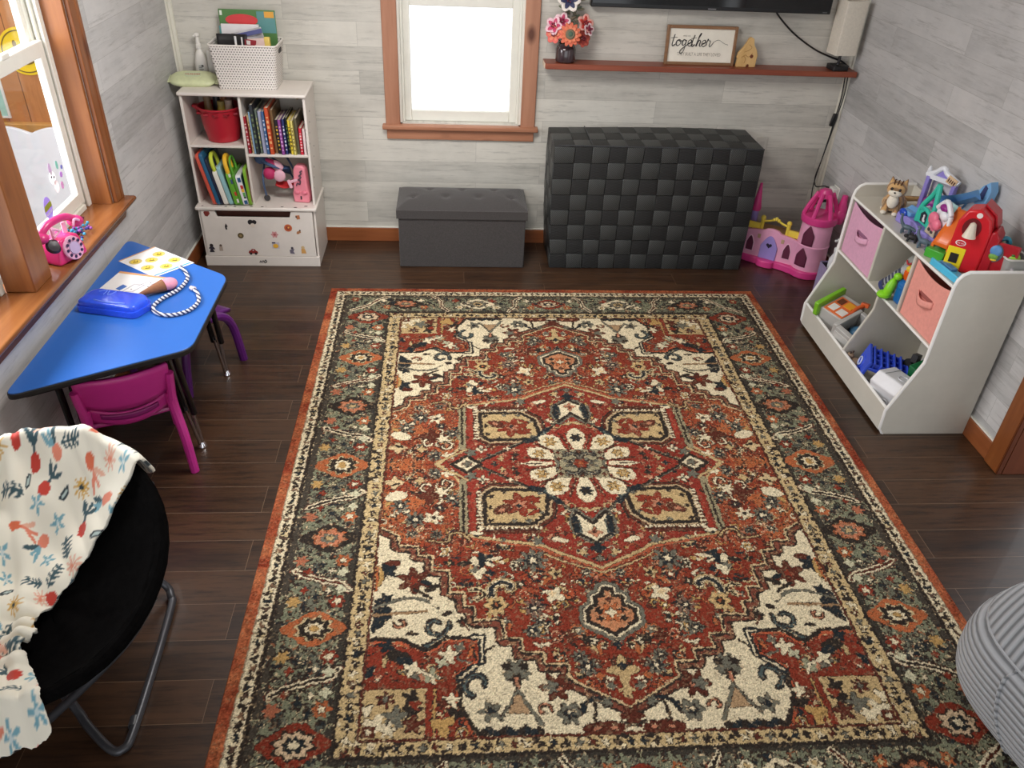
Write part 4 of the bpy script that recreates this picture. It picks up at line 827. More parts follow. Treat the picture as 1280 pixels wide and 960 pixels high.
b = B(); b.lathe([(.014,0),(.015,.02),(.013,.03),(.020,.035),(.021,.09),(.018,.15)], n=20, sq=.5); obj('tube', b, P((226,224,220),.35), t)
b = B(); b.lathe([(.0145,0),(.0155,.002),(.0155,.028)], n=20, sq=.7); obj('cap', b, P((150,152,150),.35), t)
# ---------------------------------------------------------------- blue trapezoid activity table
t = thing('activity_table', 'blue topped trapezoid activity table against the left wall', 'table', (-1.74,-1.87,0))
m_blue = M('blue_laminate', (46,104,188), .30, var=.05, scale=3)
def roundpoly(pts, r, n=5):
    out = []; N = len(pts)
    for i in range(N):
        p = Vector((*pts[i],0)); a = (Vector((*pts[i-1],0))-p).normalized(); c = (Vector((*pts[(i+1)%N],0))-p).normalized()
        s, e = p+a*r, p+c*r
        for k in range(n+1):
            q = k/n; v = s*(1-q)**2+p*2*q*(1-q)+e*q*q; out.append((v.x,v.y))
    return out
top = [(-.268,-.625),(.258,-.320),(.258,.262),(-.268,.622)]
tp = roundpoly(top, .05)
tq = roundpoly([(x*1.012,y*1.006) for x,y in top], .052)
b = B(); b.prism(tp, .026, (0,0,.525)); obj('tabletop', b, m_blue, t, .002)
b = B(); b.prism(tq, .024, (0,0,.5245)); obj('black_edge', b, P((22,22,24),.45), t, .005)
b = B(); b.prism(roundpoly([(x*.93,y*.95) for x,y in top], .05), .012, (0,0,.511)); obj('underframe', b, P((20,20,22),.5), t, .003)
m_bk = P((18,18,20),.25); m_chr = M('chrome', (220,220,224), .12, 1, var=.02)
for (fx,fy),(tx,ty) in (((.175,-.204),(.150,-.27)),((.154,.335),(.135,.27)),((-.203,-.362),(-.17,-.43)),((-.203,.44),(-.17,.46))):
    lg = B()
    d = Vector((fx-tx,fy-ty,-.52)); p0 = Vector((tx,ty,.515)); 
    for o in (-.022,.022): 
        off = Vector((d.y,-d.x,0)); off = off.normalized()*o if off.length > 1e-6 else Vector((o,0,0))
        lg.cyl(p0+off, p0+off*.9+d*.62, .0125, n=14)
    lo = obj('leg', lg, m_bk, t, .002)
    c = B(); 
    for o in (-.008,.008): c.cyl(p0+d*.58+Vector((o,o,0)), p0+d*.955+Vector((o*.4,o*.4,0)), .008, n=12)
    obj('chrome_leg', c, m_chr, lo)
    g = B(); g.lathe([(.017,0),(.019,.004),(.016,.014),(.009,.026)], (fx,fy,0), 18); obj('glide', g, m_chr, lo)
# things on the table (top surface z = .551)
TZ = .5512
def sheet(name, label, cat, pts, group=None, lift=0):
    t = thing(name, label, cat, (pts[0][0],pts[0][1],TZ+lift), 0, group); o = Vector((*pts[0],0))
    b = B(); b.prism([(p[0]-o.x,p[1]-o.y) for p in pts], .0012); obj('paper', b, P((236,234,232),.6), t); return t
def quad_at(pts, u, v):
    a,b_,c,d = [Vector((*p,0)) for p in pts]; return (a*(1-u)*(1-v)+b_*u*(1-v)+c*u*v+d*(1-u)*v)
q1 = [(-1.975,-1.477),(-1.779,-1.628),(-1.652,-1.486),(-1.868,-1.325)]
t = sheet('emotion_card', 'white sheet of six yellow emoji faces at the far end of the blue table', 'paper', q1)
o = Vector((*q1[0],0))
for k,(u,v) in enumerate(((.25,.22),(.60,.20),(.40,.50),(.78,.50),(.30,.80),(.68,.82))):
    c = quad_at(q1,u,v)-o; b = B(); b.prism(circ(.027,20,c.x,c.y), .0006, (0,0,.0012)); b.m = 1; b.prism(circ(.018,20,c.x,c.y-.002,.017), .0004, (0,0,.0016)); b.m = 2
    b.box((c.x-.006,c.y+.006,.0022),(.004,.006,.0005)); b.box((c.x+.006,c.y+.006,.0022),(.004,.006,.0005)); b.box((c.x+.003,c.y-.007,.0022),(.020,.006,.0006),(0,0,.3))
    obj('emoji_face', b, [P((206,186,120),.6),P((232,200,70),.6),P((60,44,34),.6)], t)
b = B(); pts = [quad_at(q1,*uv)-o for uv in ((.93,.05),(.97,.05),(.97,.95),(.93,.95))]; b.prism([(p.x,p.y) for p in pts], .0006, (0,0,.0012)); obj('blue_strip', b, P((90,160,220),.6), t)
b = B(); pts = [quad_at(q1,*uv)-o for uv in ((.0,.0),(.03,.0),(.03,1),(.0,1))]; b.prism([(p.x,p.y) for p in pts], .0006, (0,0,.0012)); obj('tan_strip', b, P((206,160,120),.6), t)
q2 = [(-1.985,-1.845),(-1.80,-1.815),(-1.69,-1.64),(-1.935,-1.575)]
t = sheet('worksheet', 'white worksheet half under the blue pencil case', 'paper', q2, lift=.0004); o = Vector((*q2[0],0))
def rq(uvs): return [((quad_at(q2,*uv)-o).x,(quad_at(q2,*uv)-o).y) for uv in uvs]
b = B(); b.prism(rq(((.30,.42),(.42,.36),(.45,.52),(.33,.58))), .0005, (0,0,.0012)); obj('blue_print', b, P((70,110,180),.6), t)
b = B(); b.tube([(p[0],p[1],.0016) for p in rq(((.5,.3),(.7,.33),(.72,.6),(.52,.62)))], .0010, 5, False, True); b.tube([(p[0],p[1],.0016) for p in rq(((.62,.55),(.7,.8),(.8,.62),(.86,.85),(.9,.6)))], .0009, 5); obj('drawn_lines', b, P((150,140,160),.6), t)
b = B(); b.prism(rq(((.0,.94),(1,.94),(1,1),(0,1))), .0005, (0,0,.0012)); obj('orange_strip', b, P((220,160,110),.6), t)
b = B()
for u,v in ((.6,.42),(.82,.55),(.86,.7),(.75,.72)): b.prism(circ(.003,8,*rq(((u,v),))[0]), .0005, (0,0,.0012))
obj('ink_dots', b, P((60,60,70),.6), t)
t = thing('pencil_case', 'translucent royal blue plastic pencil case on the table', 'pencil case', (-1.845,-1.895,TZ+.0015), math.radians(-14))
m_case = M('blue_clear_plastic', (52,92,236), .16, var=.15, scale=20, coat=.4)
b = B(); b.prism(roundpoly([(-.128,-.062),(.118,-.062),(.138,.03),(.105,.066),(-.115,.066),(-.132,.03)],.02), .024); obj('lower_shell', b, m_case, t, .006)
lp = roundpoly([(-.124,-.056),(.112,-.056),(.130,.03),(.100,.060),(-.110,.060),(-.126,.03)],.02)
b = B(); b.skin([[b._v((x*k,y*k,z)) for x,y in lp] for k,z in ((1,.0245),(1,.036),(.985,.041),(.95,.0445),(.88,.0462),(.5,.047),(.05,.0472))], True); obj('lid', b, m_case, t, angle=60)
b = B(); b.tube([(-.06,-.035,.047),(.0,-.043,.0472),(.07,-.035,.047)], .003, 8); b.tube([(-.08,.03,.047),(-.055,.045,.0472),(-.05,.01,.047)], .0022, 6); b.tube([(-.045,.045,.047),(-.03,.01,.0472),(-.015,.045,.047)], .0022, 6); obj('lid_ridges', b, P((104,138,242),.3), t)
b = B(); b.b2(-.13,-.112,.045,.066,.012,.026); obj('hinge', b, P((150,190,240),.3), t, .002)
t = thing('felt_ice_cream', 'toy ice cream cone with a pink scoop lying on the table', 'toy', (-1.70,-1.745,TZ+.026), math.radians(38))
b = B(); b.cyl((-.105,0,-.012),(.0,0,0),.006,.026,24); obj('cone', b, M('waffle_brown',(150,98,66),.7,var=.2,scale=60), t, .002)
b = B(); b.ell((.018,0,.0),(.036,.030,.025),20); obj('scoop', b, M('pink_scoop',(238,160,184),.75,var=.08,scale=50), t)
def rope_mat():
    k = NT('striped_cord'); v = k.co(); w = k.n('TexWave', wave_type='BANDS', bands_direction='DIAGONAL'); w.inputs['Scale'].default_value = 26; k.l(v, w.inputs['Vector'])
    k.l(k.ramp(w.outputs['Fac'], [(.42,lin((60,62,96))),(.50,lin((232,230,232)))]), k.b.inputs['Base Color']); k.b.inputs['Roughness'].default_value = .8; k.bump(w.outputs['Fac'],.3,.001); return k.m
rp = [(-1.694,-1.542),(-1.655,-1.60),(-1.634,-1.66),(-1.645,-1.75),(-1.684,-1.822),(-1.702,-1.885),(-1.685,-1.935),(-1.64,-1.962),(-1.595,-1.955),(-1.555,-1.918),(-1.54,-1.85),(-1.565,-1.775),(-1.588,-1.745)]
t = thing('toy_rope', 'blue and white twisted cord curled on the blue table', 'rope', (-1.62,-1.78,TZ+.009))
b = B(); b.tube([(x+1.62,y+1.78,.0) for x,y in rp], .0075, 10); obj('cord', b, rope_mat(), t)
b = B(); b.ell((-1.588+1.62,-1.745+1.78,.002),(.013,.012,.009),12); b.ell((-1.60+1.62,-1.732+1.78,.0),(.008,.011,.006),10); b.ell((-1.694+1.62,-1.542+1.78,0),(.008,.012,.008),10); obj('knots', b, P((214,204,210),.8), t)
# ---------------------------------------------------------------- children's chairs
def kid_chair(name, label, loc, rz, c, cd):
    t = thing(name, label, 'chair', loc, rz, "children's chairs at the activity table"); m = P(c,.28); md = P(cd,.35)
    b = B(); b.grid(lambda u,v: Vector(((u-.5)*.30, .03+.27*v, .285-.012*math.cos((u-.5)*PI)*math.sin(PI*v)+.01*(v<.04)-.012*max(0,v-.85)/.15)), 16, 14); obj('seat', b, m, t, solid=.016)
    def back(u,v):
        x = (u-.5)*2; z = .315+.175*v; bow = .035*(1-x*x); lo = .055*(1-x*x)*(1-v)   # bowed backwards, lower edge sagging
        return Vector((x*(.168-.004*v), .03-bow-.03*v, z-lo))
    b = B(); 
    N = 24
    P3 = [(-.160,.0),(.160,.0)]
    def up(u,v): 
        x=(u-.5)*2; return Vector((x*.158, .026-.032*(1-x*x)-.03*v*1.0, .372+.122*v-.030*(1-x*x)*(1-v)))
    b.grid(up, N, 6); obj('backrest', b, m, t, solid=.016)
    def low(u,v):
        x=(u-.5)*2; return Vector((x*.135, .034-.030*(1-x*x)-.01*v, .298+.06*v-.030*(1-x*x)))
    b = B(); b.grid(low, N, 4); obj('lower_back', b, m, t, solid=.014)
    b = B()
    def slot(u,v):
        x=(u-.5)*2; return Vector((x*.10, .022-.031*(1-x*x*.5)-.01, .328+.024*v*(1-x*x*.3)-.026*(1-x*x*.6)))
    b.grid(slot, 16, 3); obj('handle_slot', b, md, t, solid=.006)
    for s in (-1,1):
        lg = B(); lg.tube([(s*.168,-.045,.0),(s*.162,-.02,.16),(s*.150,.015,.29),(s*.148,.012,.36)], .02, 10, rs=(.017,.021)); lg.tube([(s*.150,.0,.33),(s*.158,.0,.42),(s*.160,-.002,.45)], .016, 8); obj('leg', lg, m, t)
        lg = B(); lg.tube([(s*.150,.015,.285),(s*.152,.10,.292),(s*.155,.22,.280),(s*.160,.285,.20),(s*.165,.315,.0)], .02, 10, flat=1); obj('leg', lg, m, t)
    b = B(); b.tube([(-.145,.06,.255),(0,.06,.248),(.145,.06,.255)], .012, 8); b.tube([(-.15,.26,.25),(0,.265,.245),(.15,.26,.25)], .012, 8); obj('cross_braces', b, m, t)
    return t
kid_chair('kids_chair', 'magenta plastic chair tucked under the near slanted edge of the blue table', (-1.725,-2.262,0), math.radians(25), (206,54,150), (140,30,110))
kid_chair('kids_chair', 'dark purple plastic chair mostly hidden under the blue table', (-1.835,-1.595,0), math.radians(-29), (92,30,110), (60,16,80))
# ---------------------------------------------------------------- folding saucer chair with a blanket
CX,CY,RR = -1.665,-3.165,.338
def rim(a): return Vector((CX+RR*math.cos(a), CY+RR*math.sin(a)*.96, .47+.158*math.sin(a)))
def bowl(x, y):      # height of the padded seat at a plan position (outside the rim: its rim plane)
    r = math.hypot((x-CX)/RR, (y-CY)/(RR*.96)); zp = .47+.158*(y-CY)/(RR*.96)*min(1,1/max(r,1e-6))
    return zp-.17*max(0,1-min(r,1)**2)**.9, r
t = thing('saucer_chair', 'black folding saucer chair with tubular grey legs, lower left', 'chair', (CX,CY,0))
m_plush = M('black_plush', (11,10,10), 1, var=.3, scale=40, bump=.5, bscale=160, spec=.03)
m_tube = M('grey_tube', (74,74,78), .38, .5, var=.04)
def seat(u, v):
    a = 2*PI*u; r = max(v,.001); p = rim(a); x = CX+(p.x-CX)*r; y = CY+(p.y-CY)*r; z,_ = bowl(x,y)
    wr = .006*math.sin(a*9+r*4)*r*(1-r)*3+.004*math.sin(a*23)*r**3
    return Vector((x-CX, y-CY, z+wr))
b = B(); b.grid(seat, 64, 18, True); bmesh.ops.remove_doubles(b.bm, verts=b.bm.verts, dist=1e-3); obj('padded_seat', b, m_plush, t, solid=.035)
pts = [rim(2*PI*k/40)-Vector((CX,CY,0)) for k in range(40)]
b = B(); b.tube([(p.x*1.0,p.y*1.0,p.z-.004) for p in pts], .020, 10, False, True); obj('piped_edge', b, m_plush, t)
b = B(); b.tube([(p.x*.985,p.y*.985,p.z-.022) for p in pts], .011, 8, False, True); obj('ring_frame', b, m_tube, t)
L2 = lambda *q: [(x-CX,y-CY,z) for x,y,z in q]
b = B(); b.tube(L2((-1.99,-3.02,.44),(-1.90,-3.10,.30),(-1.62,-3.30,.06),(-1.56,-3.355,.025),(-1.475,-3.425,.012),(-1.44,-3.425,.012),(-1.43,-3.38,.012),(-1.437,-3.15,.012),(-1.45,-2.93,.012),(-1.46,-2.89,.02),(-1.49,-2.86,.05),(-1.62,-2.86,.20),(-1.93,-2.93,.50)), .0125, 12); obj('leg', b, m_tube, t)
b = B(); b.tube(L2((-1.33,-3.24,.42),(-1.42,-3.32,.30),(-1.70,-3.42,.05),(-1.80,-3.43,.02),(-1.90,-3.42,.012),(-1.93,-3.38,.012),(-1.93,-3.10,.012),(-1.92,-2.90,.012),(-1.88,-2.87,.03),(-1.72,-2.86,.2),(-1.42,-2.90,.52)), .0125, 12); obj('leg', b, m_tube, t)
b = B(); b.cyl((-1.4345-CX,-3.36-CY,.012),(-1.4375-CX,-3.33-CY,.012),.0145,n=14); obj('leg_sleeve', b, P((56,56,60),.4), t)
# blanket: a cloth sheet following the seat, slumped over the rim
bl = [(-1.40,-2.90),(-1.47,-2.985),(-1.555,-3.09),(-1.62,-3.175),(-1.66,-3.235),(-1.635,-3.28),(-1.65,-3.33),(-1.60,-3.40),(-1.57,-3.44),(-1.545,-3.475),(-1.525,-3.53),(-1.62,-3.555),(-1.75,-3.56),(-1.90,-3.55),(-2.02,-3.40),(-2.03,-3.10),(-2.0,-2.86),(-1.85,-2.74),(-1.66,-2.735),(-1.50,-2.80)]
def in_poly(x, y, Pn):
    c = False; n = len(Pn)
    for i in range(n):
        (x1,y1),(x2,y2) = Pn[i],Pn[i-1]
        if (y1 > y) != (y2 > y) and x < (x2-x1)*(y-y1)/(y2-y1)+x1: c = not c
    return c
def make_blanket():
    st = .0036; xs = np.arange(-2.06,-1.36,st); ys = np.arange(-3.68,-2.68,st); X,Y = np.meshgrid(xs,ys)
    outline = [(v.x,v.y) for v in catmull([(x,y,0) for x,y in bl],5,True)]
    ins = np.array([[in_poly(x,y,outline) for x in xs] for y in ys])
    # pattern on the sheet
    rng = np.random.default_rng(12); col = np.zeros(X.shape+(3,)); col[:] = (249,242,224)
    C = dict(red=(206,64,50),cor=(236,140,112),peach=(240,184,158),teal=(60,88,96),blue=(126,176,190),gold=(222,176,92),dk=(46,60,66),ora=(228,112,74))
    def E(x,y,a,b_,r,c):
        a*=.85; b_*=.85; k,l = math.cos(r),math.sin(r); dx=X-x; dy=Y-y; m = ((dx*k+dy*l)/a)**2+((dy*k-dx*l)/b_)**2<1; col[m]=c
    def Ln(x1,y1,x2,y2,w,c):
        dx,dy=x2-x1,y2-y1; tt=np.clip(((X-x1)*dx+(Y-y1)*dy)/(dx*dx+dy*dy+1e-9),0,1); col[np.hypot(X-x1-tt*dx,Y-y1-tt*dy)<w]=c
    def St(x,y,r,n,c,amp=.45,r0=0):
        r*=.85; a=np.arctan2(Y-y,X-x)+r0; col[np.hypot(X-x,Y-y)<r*(1-amp+amp*np.cos(n*a))]=c
    pts = []
    for k in range(2200):
        p=(rng.uniform(-2.04,-1.40),rng.uniform(-3.64,-2.74))
        if all((p[0]-q[0])**2+(p[1]-q[1])**2>.045**2 for q in pts): pts.append(p)
    for k,(x,y) in enumerate(pts):
        a=rng.uniform(0,6.28); ca,sa=math.cos(a),math.sin(a); R=lambda u,v:(x+.85*(u*ca-v*sa),y+.85*(u*sa+v*ca)); T=k%8
        if T==0:   # red tulip head on a teal stem
            Ln(*R(-.005,0),*R(.045,0),.0035,C['teal']); E(*R(.03,.014),.018,.006,a+.6,C['teal']); E(*R(.03,-.014),.018,.006,a-.6,C['teal']); E(*R(-.018,0),.020,.018,a,C['red']); E(*R(-.030,.008),.010,.006,a,C['red'])
        elif T==1:
            Ln(*R(0,0),*R(.05,0),.003,C['cor']); E(*R(-.014,0),.018,.013,a,C['ora']); E(*R(.025,.013),.022,.006,a+.5,C['peach']); E(*R(.03,-.013),.022,.006,a-.5,C['cor'])
        elif T==2: St(x,y,.026,10,C['gold'],.35,a); St(x,y,.007,3,C['dk'],.1)
        elif T==3: St(x,y,.024,5,C['blue'],.42,a); St(x,y,.006,3,(214,226,224),.1)
        elif T==4:
            Ln(*R(-.03,0),*R(.03,0),.0028,C['teal'])
            for u in (-.022,-.008,.006,.02): E(*R(u,.009),.010,.0035,a+.9,C['teal']); E(*R(u,-.009),.010,.0035,a-.9,C['teal'])
        elif T==5: E(x,y,.022,.009,a,C['dk']); E(x,y,.014,.004,a,(190,206,200))
        elif T==6: St(x,y,.028,9,C['peach'],.4,a); St(x,y,.012,9,C['cor'],.4,a)
        else:
            E(*R(-.02,0),.020,.014,a,C['cor']); Ln(*R(0,0),*R(.035,0),.003,C['blue']); E(*R(.02,.012),.024,.006,a+.35,C['blue']); E(*R(.02,-.012),.024,.006,a-.35,C['teal'])
    colL = np.where(col/255<=.04045,col/255/12.92,((col/255+.055)/1.055)**2.4)
    bmx = bmesh.new(); idx = {}; cl = []
    for j in range(len(ys)):
        for i in range(len(xs)):
            if not ins[j,i]: continue
            x,y = xs[i],ys[j]; z,r = bowl(x,y)
            over = max(0,r-1.04); z = z+.042-.85*max(0,over)
            s = x*.72-y*.69
            z += .010*math.sin(s*34+math.sin(y*9)*1.3)*min(1,1.4-r*.4)+.006*math.sin((x+y)*52+2*math.sin(x*20))
            z += .016*math.exp(-((x+1.70+.3*(y+3.2))/.018)**2)*(1 if r<1.05 else .4)+.014*math.exp(-((x+1.83-.2*(y+3.2))/.02)**2)
            d2 = math.hypot((x+1.665)/.06,(y+3.29)/.07); z += .028*math.exp(-d2*d2)*(1+.6*math.sin(y*160))
            idx[j,i] = bmx.verts.new((x-CX,y-CY,z)); cl.append(colL[j,i])
    for j in range(len(ys)-1):
        for i in range(len(xs)-1):
            k = [(j,i),(j,i+1),(j+1,i+1),(j+1,i)]
            if all(q in idx for q in k): f = bmx.faces.new([idx[q] for q in k]); f.smooth = True
    for _ in range(6): bmesh.ops.smooth_vert(bmx, verts=[v for v in bmx.verts if v.is_boundary], factor=.5, use_axis_x=True, use_axis_y=True, use_axis_z=True)
    me = bpy.data.meshes.new('blanket'); bmx.to_mesh(me); bmx.free()
    at = me.color_attributes.new('print','FLOAT_COLOR','POINT'); arr = np.ones((len(cl),4),np.float32); arr[:,:3]=np.array(cl); at.data.foreach_set('color',arr.ravel())
    k = NT('printed_fleece'); n = k.n('Attribute',attribute_name='print'); k.l(n.outputs['Color'],k.b.inputs['Base Color']); k.b.inputs['Roughness'].default_value=.9; k.b.inputs['Sheen Weight'].default_value=.3
    k.bump(k.noise(k.co(),240,2),.25,.001); me.materials.append(k.m)
    o = bpy.data.objects.new('floral_blanket',me); COL.objects.link(o); o.location=(CX,CY,0)
    d=o.modifiers.new('s','SOLIDIFY'); d.thickness=.009; d.offset=1
    tag(o,'cream fleece blanket printed with red and blue flowers draped over the black saucer chair','blanket')
make_blanket()
# ---------------------------------------------------------------- corduroy bean bag
t = thing('bean_bag', 'light grey ribbed corduroy bean bag at the lower right on the rug', 'bean bag', (1.30,-3.50,.012))
def cord_mat(name, direc, rot):
    k = NT(name); v = k.co((1,1,1),rot); w = k.n('TexWave', wave_type='BANDS', bands_direction=direc, wave_profile='SIN'); w.inputs['Scale'].default_value = 15; w.inputs['Distortion'].default_value = .2; w.inputs['Detail'].default_value = 1; k.l(v, w.inputs['Vector'])
    c = lin((164,166,170)); k.l(k.ramp(w.outputs['Fac'], [(.05,tuple(x*.42 for x in c)),(.45,c),(1,tuple(min(1,x*1.12) for x in c))]), k.b.inputs['Base Color'])  # groove colour holds painted shade besides the cloth's own darker lines
    k.b.inputs['Roughness'].default_value = .85; k.b.inputs['Sheen Weight'].default_value = .4; k.bump(w.outputs['Fac'],.8,.006); return k.m
m_cs = cord_mat('corduroy_side','Z',(0,.12,.1)); m_ct = cord_mat('corduroy_top','Y',(0,0,-.5))
def bag(u, v, lo, hi, puff=1):
    a = 2*PI*u; e = lo+(hi-lo)*v; r = math.cos(e)**.62 if math.cos(e) > 0 else 0; z = .235+.235*math.copysign(abs(math.sin(e))**.85, math.sin(e))
    fold = .012*math.sin(a*5+1)*math.cos(e); sg = -.012*math.exp(-((e-.42)/.05)**2)
    R = .37*(1+.03*math.sin(a*3+.6))*r+fold+sg; return Vector((R*math.cos(a), R*math.sin(a)*.95, max(z,.0)))
b = B(); b.grid(lambda u,v: bag(u,v,-PI/2+.001,.42), 72, 26, True); obj('side_panels', b, m_cs, t)
b = B(); b.grid(lambda u,v: bag(u,v,.42,PI/2-.001), 72, 20, True); bmesh.ops.remove_doubles(b.bm, verts=b.bm.verts, dist=1e-4); obj('top_panel', b, m_ct, t)
b = B(); b.tube([bag(k/48,1,-PI/2,.42)*1.0+Vector((0,0,.002)) for k in range(48)], .006, 8, False, True)
for a0 in (.52,.80,.22): b.tube([bag(a0+.02*math.sin(k*.5),k/10,-1.2,.42)*1.003 for k in range(11)], .005, 8, False)
obj('seams', b, m_cs, t)
# ---------------------------------------------------------------- wall shelf and what stands on it
SZ = 1.118
b = B(); b.prism([(-.02,0),(-.016,-.115),(-.006,-.125),(1.765,-.125),(1.765,0)], .030, (0,0,SZ-.030)); 
t = thing('wall_shelf', 'long red stained timber shelf under the television', 'shelf', (.87,0,SZ))
for v in b.bm.verts: v.co.x -= .87; v.co.z -= SZ
obj('board', b, m_shelf, t, .003)
b = B(); b.b2(-.8905,-.886,-.11,-.004,-.028,-.003); obj('pale_end_grain', b, P((222,206,186),.7), t, .001)
m_stem = P((60,76,62),.6)
t = thing('flower_vase', 'dark smoky glass jar vase at the left end of the shelf', 'vase', (.098,-.066,SZ))
m_jar = M('smoky_glass', (62,48,52), .10, var=.12, scale=20, coat=.6)
b = B(); b.lathe([(.044,0),(.054,.006),(.056,.02),(.056,.068),(.050,.082),(.044,.086),(.044,.092),(.047,.094),(.047,.098),(.040,.098),(.040,.084),(.050,.066),(.050,.01),(.0,.008)], n=36); obj('jar', b, m_jar, t)
def flower(name, label, c, n, rz, mk, stem):
    t = thing(name, label, 'flower', c, 0, 'artificial flowers in the shelf vase', rot=rz); mk(t)
    b = B(); b.tube([Vector(q)-Vector(c) for q in stem], .003, 6); s = obj('stem', b, m_stem, t); s.matrix_parent_inverse = Euler(rz).to_matrix().inverted().to_4x4(); return t
def petal(b, a, r0, r1, w, lift, curl, tilt=0):
    ca, sa = math.cos(a), math.sin(a)
    def f(u, v):
        r = r0+(r1-r0)*v; ww = w*math.sin(PI*(.12+.80*v))**.8*(u-.5)*2; z = lift*v-curl*v*v+.15*abs(ww)+tilt
        return Vector((r*ca-ww*sa, r*sa+ww*ca, z))
    b.grid(f, 4, 6)
VB = (.098,-.066,SZ+.08)
def gerb(t):
    b = B(); 
    for k in range(13): petal(b, 2*PI*k/13, .012, .062, .013, .012, .010)
    obj('outer_petals', b, M('coral_petal',(226,116,86),.6,var=.15,scale=40), t, solid=.0015)
    b = B()
    for k in range(10): petal(b, 2*PI*k/10+.3, .010, .045, .011, .022, .010)
    obj('inner_petals', b, P((232,132,96),.6), t, solid=.0015)
    b = B(); b.lathe([(.026,.004),(.026,.014),(.020,.020),(.0,.021)], n=24); obj('disc', b, P((120,112,92),.8), t)
    b = B(); b.ell((0,0,.019),(.014,.014,.007),14); obj('disc_centre', b, P((82,104,86),.8), t)
flower('gerbera', 'big coral gerbera facing out over the jar rim', (.105,-.140,SZ+.155), 0, (PI/2-.35,0,.0), gerb, [VB,(.10,-.08,SZ+.13),(.105,-.137,SZ+.155)])
def lily(c1, c2, n=5, r=.05):
    def mk(t):
        b = B()
        for k in range(n): petal(b, 2*PI*k/n, .004, r, r*.42, r*.7, r*.35)
        obj('petals', b, P(c1,.6), t, solid=.0015)
        b = B()
        for k in range(n): petal(b, 2*PI*k/n+.1, .003, r*.75, r*.2, r*.62, r*.3, .003)
        obj('throat', b, P(c2,.6), t, solid=.0012)
        b = B()
        for k in range(5): b.ell((r*.2*math.cos(k*1.26),r*.2*math.sin(k*1.26),r*.5),(.004,.004,.009),8)
        obj('stamens', b, P((120,40,60),.6), t)
    return mk
flower('artificial_flower', 'pink and white orchid on the left of the bouquet', (.025,-.09,SZ+.185), 0, (1.15,0,-.5), lily((238,196,206),(206,70,110)), [VB,(.06,-.07,SZ+.13),(.03,-.085,SZ+.18)])
flower('artificial_flower', 'pink and white orchid tucked right of the leftmost one', (.065,-.085,SZ+.21), 0, (1.2,0,-.1), lily((240,206,212),(190,60,100),5,.045), [VB,(.08,-.07,SZ+.15),(.067,-.08,SZ+.205)])
flower('artificial_flower', 'coral bloom low on the left side of the jar', (.03,-.10,SZ+.145), 0, (1.3,0,-.6), lily((230,110,100),(236,140,110),6,.048), [VB,(.06,-.075,SZ+.11),(.035,-.095,SZ+.14)])
flower('artificial_flower', 'red and white orchid on the upper right of the bouquet', (.185,-.085,SZ+.20), 0, (1.1,0,.4), lily((232,170,160),(204,70,60),5,.05), [VB,(.14,-.07,SZ+.14),(.182,-.08,SZ+.195)])
flower('artificial_flower', 'pale pink blossom with dark edges at the far right', (.205,-.10,SZ+.175), 0, (1.3,0,.5), lily((238,212,216),(150,60,80),5,.034), [VB,(.15,-.08,SZ+.12),(.20,-.095,SZ+.17)])
flower('artificial_flower', 'dusty red bloom low on the right side of the jar', (.175,-.10,SZ+.13), 0, (1.35,0,.5), lily((186,84,70),(160,64,56),7,.046), [VB,(.14,-.08,SZ+.11),(.17,-.095,SZ+.128)])
flower('artificial_flower', 'tall white bloom with a navy centre above the bouquet', (.092,-.09,SZ+.315), 0, (1.25,0,0), lily((240,230,222),(58,62,96),6,.062), [VB,(.095,-.07,SZ+.2),(.092,-.085,SZ+.31)])
t = thing('leaf_sprig', 'grey green leaf sprig rising behind the tall white bloom', 'foliage', VB, 0)
rng = random.Random(8)
for s,(tx,ty,tz) in enumerate(((.05,.03,.25),(-.03,.03,.28),(.085,.03,.31),(.02,.03,.32))):
    b = B(); b.tube([(0,0,0),(tx*.5,ty*.6,tz*.55),(tx,ty,tz)], .002, 6)
    for k in range(9):
        q = .35+.65*k/8; p = Vector((tx*q,ty*q-.006,tz*q)); a = (1 if k%2 else -1)*.9+tx*4
        d = Vector((math.sin(a),-.25,math.cos(a)*.7)).normalized(); b.ell(p+d*.018,(.007,.003,.021),8,(0,math.atan2(d.x,d.z),0))
    obj('leafy_stem', b, P((96+10*s,112,92),.6), t)
# framed sign
t = thing('framed_sign', 'wood framed white sign reading together, leaning on the shelf', 'sign', (.86,-.062,SZ), 0, rot=(-.10,0,0))
FW,FH = .40,.205; m_fr = wood('walnut_frame', (150,110,74), (116,80,52), (70,46,30), 0, .45, False)
b = B(); e = .016
b.b2(-FW/2,-FW/2+e,0,.022,0,FH); b.b2(FW/2-e,FW/2,0,.022,0,FH); b.b2(-FW/2+e,FW/2-e,0,.022,0,e); b.b2(-FW/2+e,FW/2-e,0,.022,FH-e,FH); obj('frame', b, m_fr, t, .0025)
b = B(); b.b2(-FW/2+e,FW/2-e,.010,.015,e,FH-e); obj('panel', b, P((240,234,220),.5), t)
ink = P((26,24,26),.6); grey = P((150,140,128),.6)
def stroke(b, pts, r): r *= 1.45; b.tube([(p[0],.0095,p[1]) for p in pts], r, 6, flat=.35)
b = B(); S = .034; z0 = .098
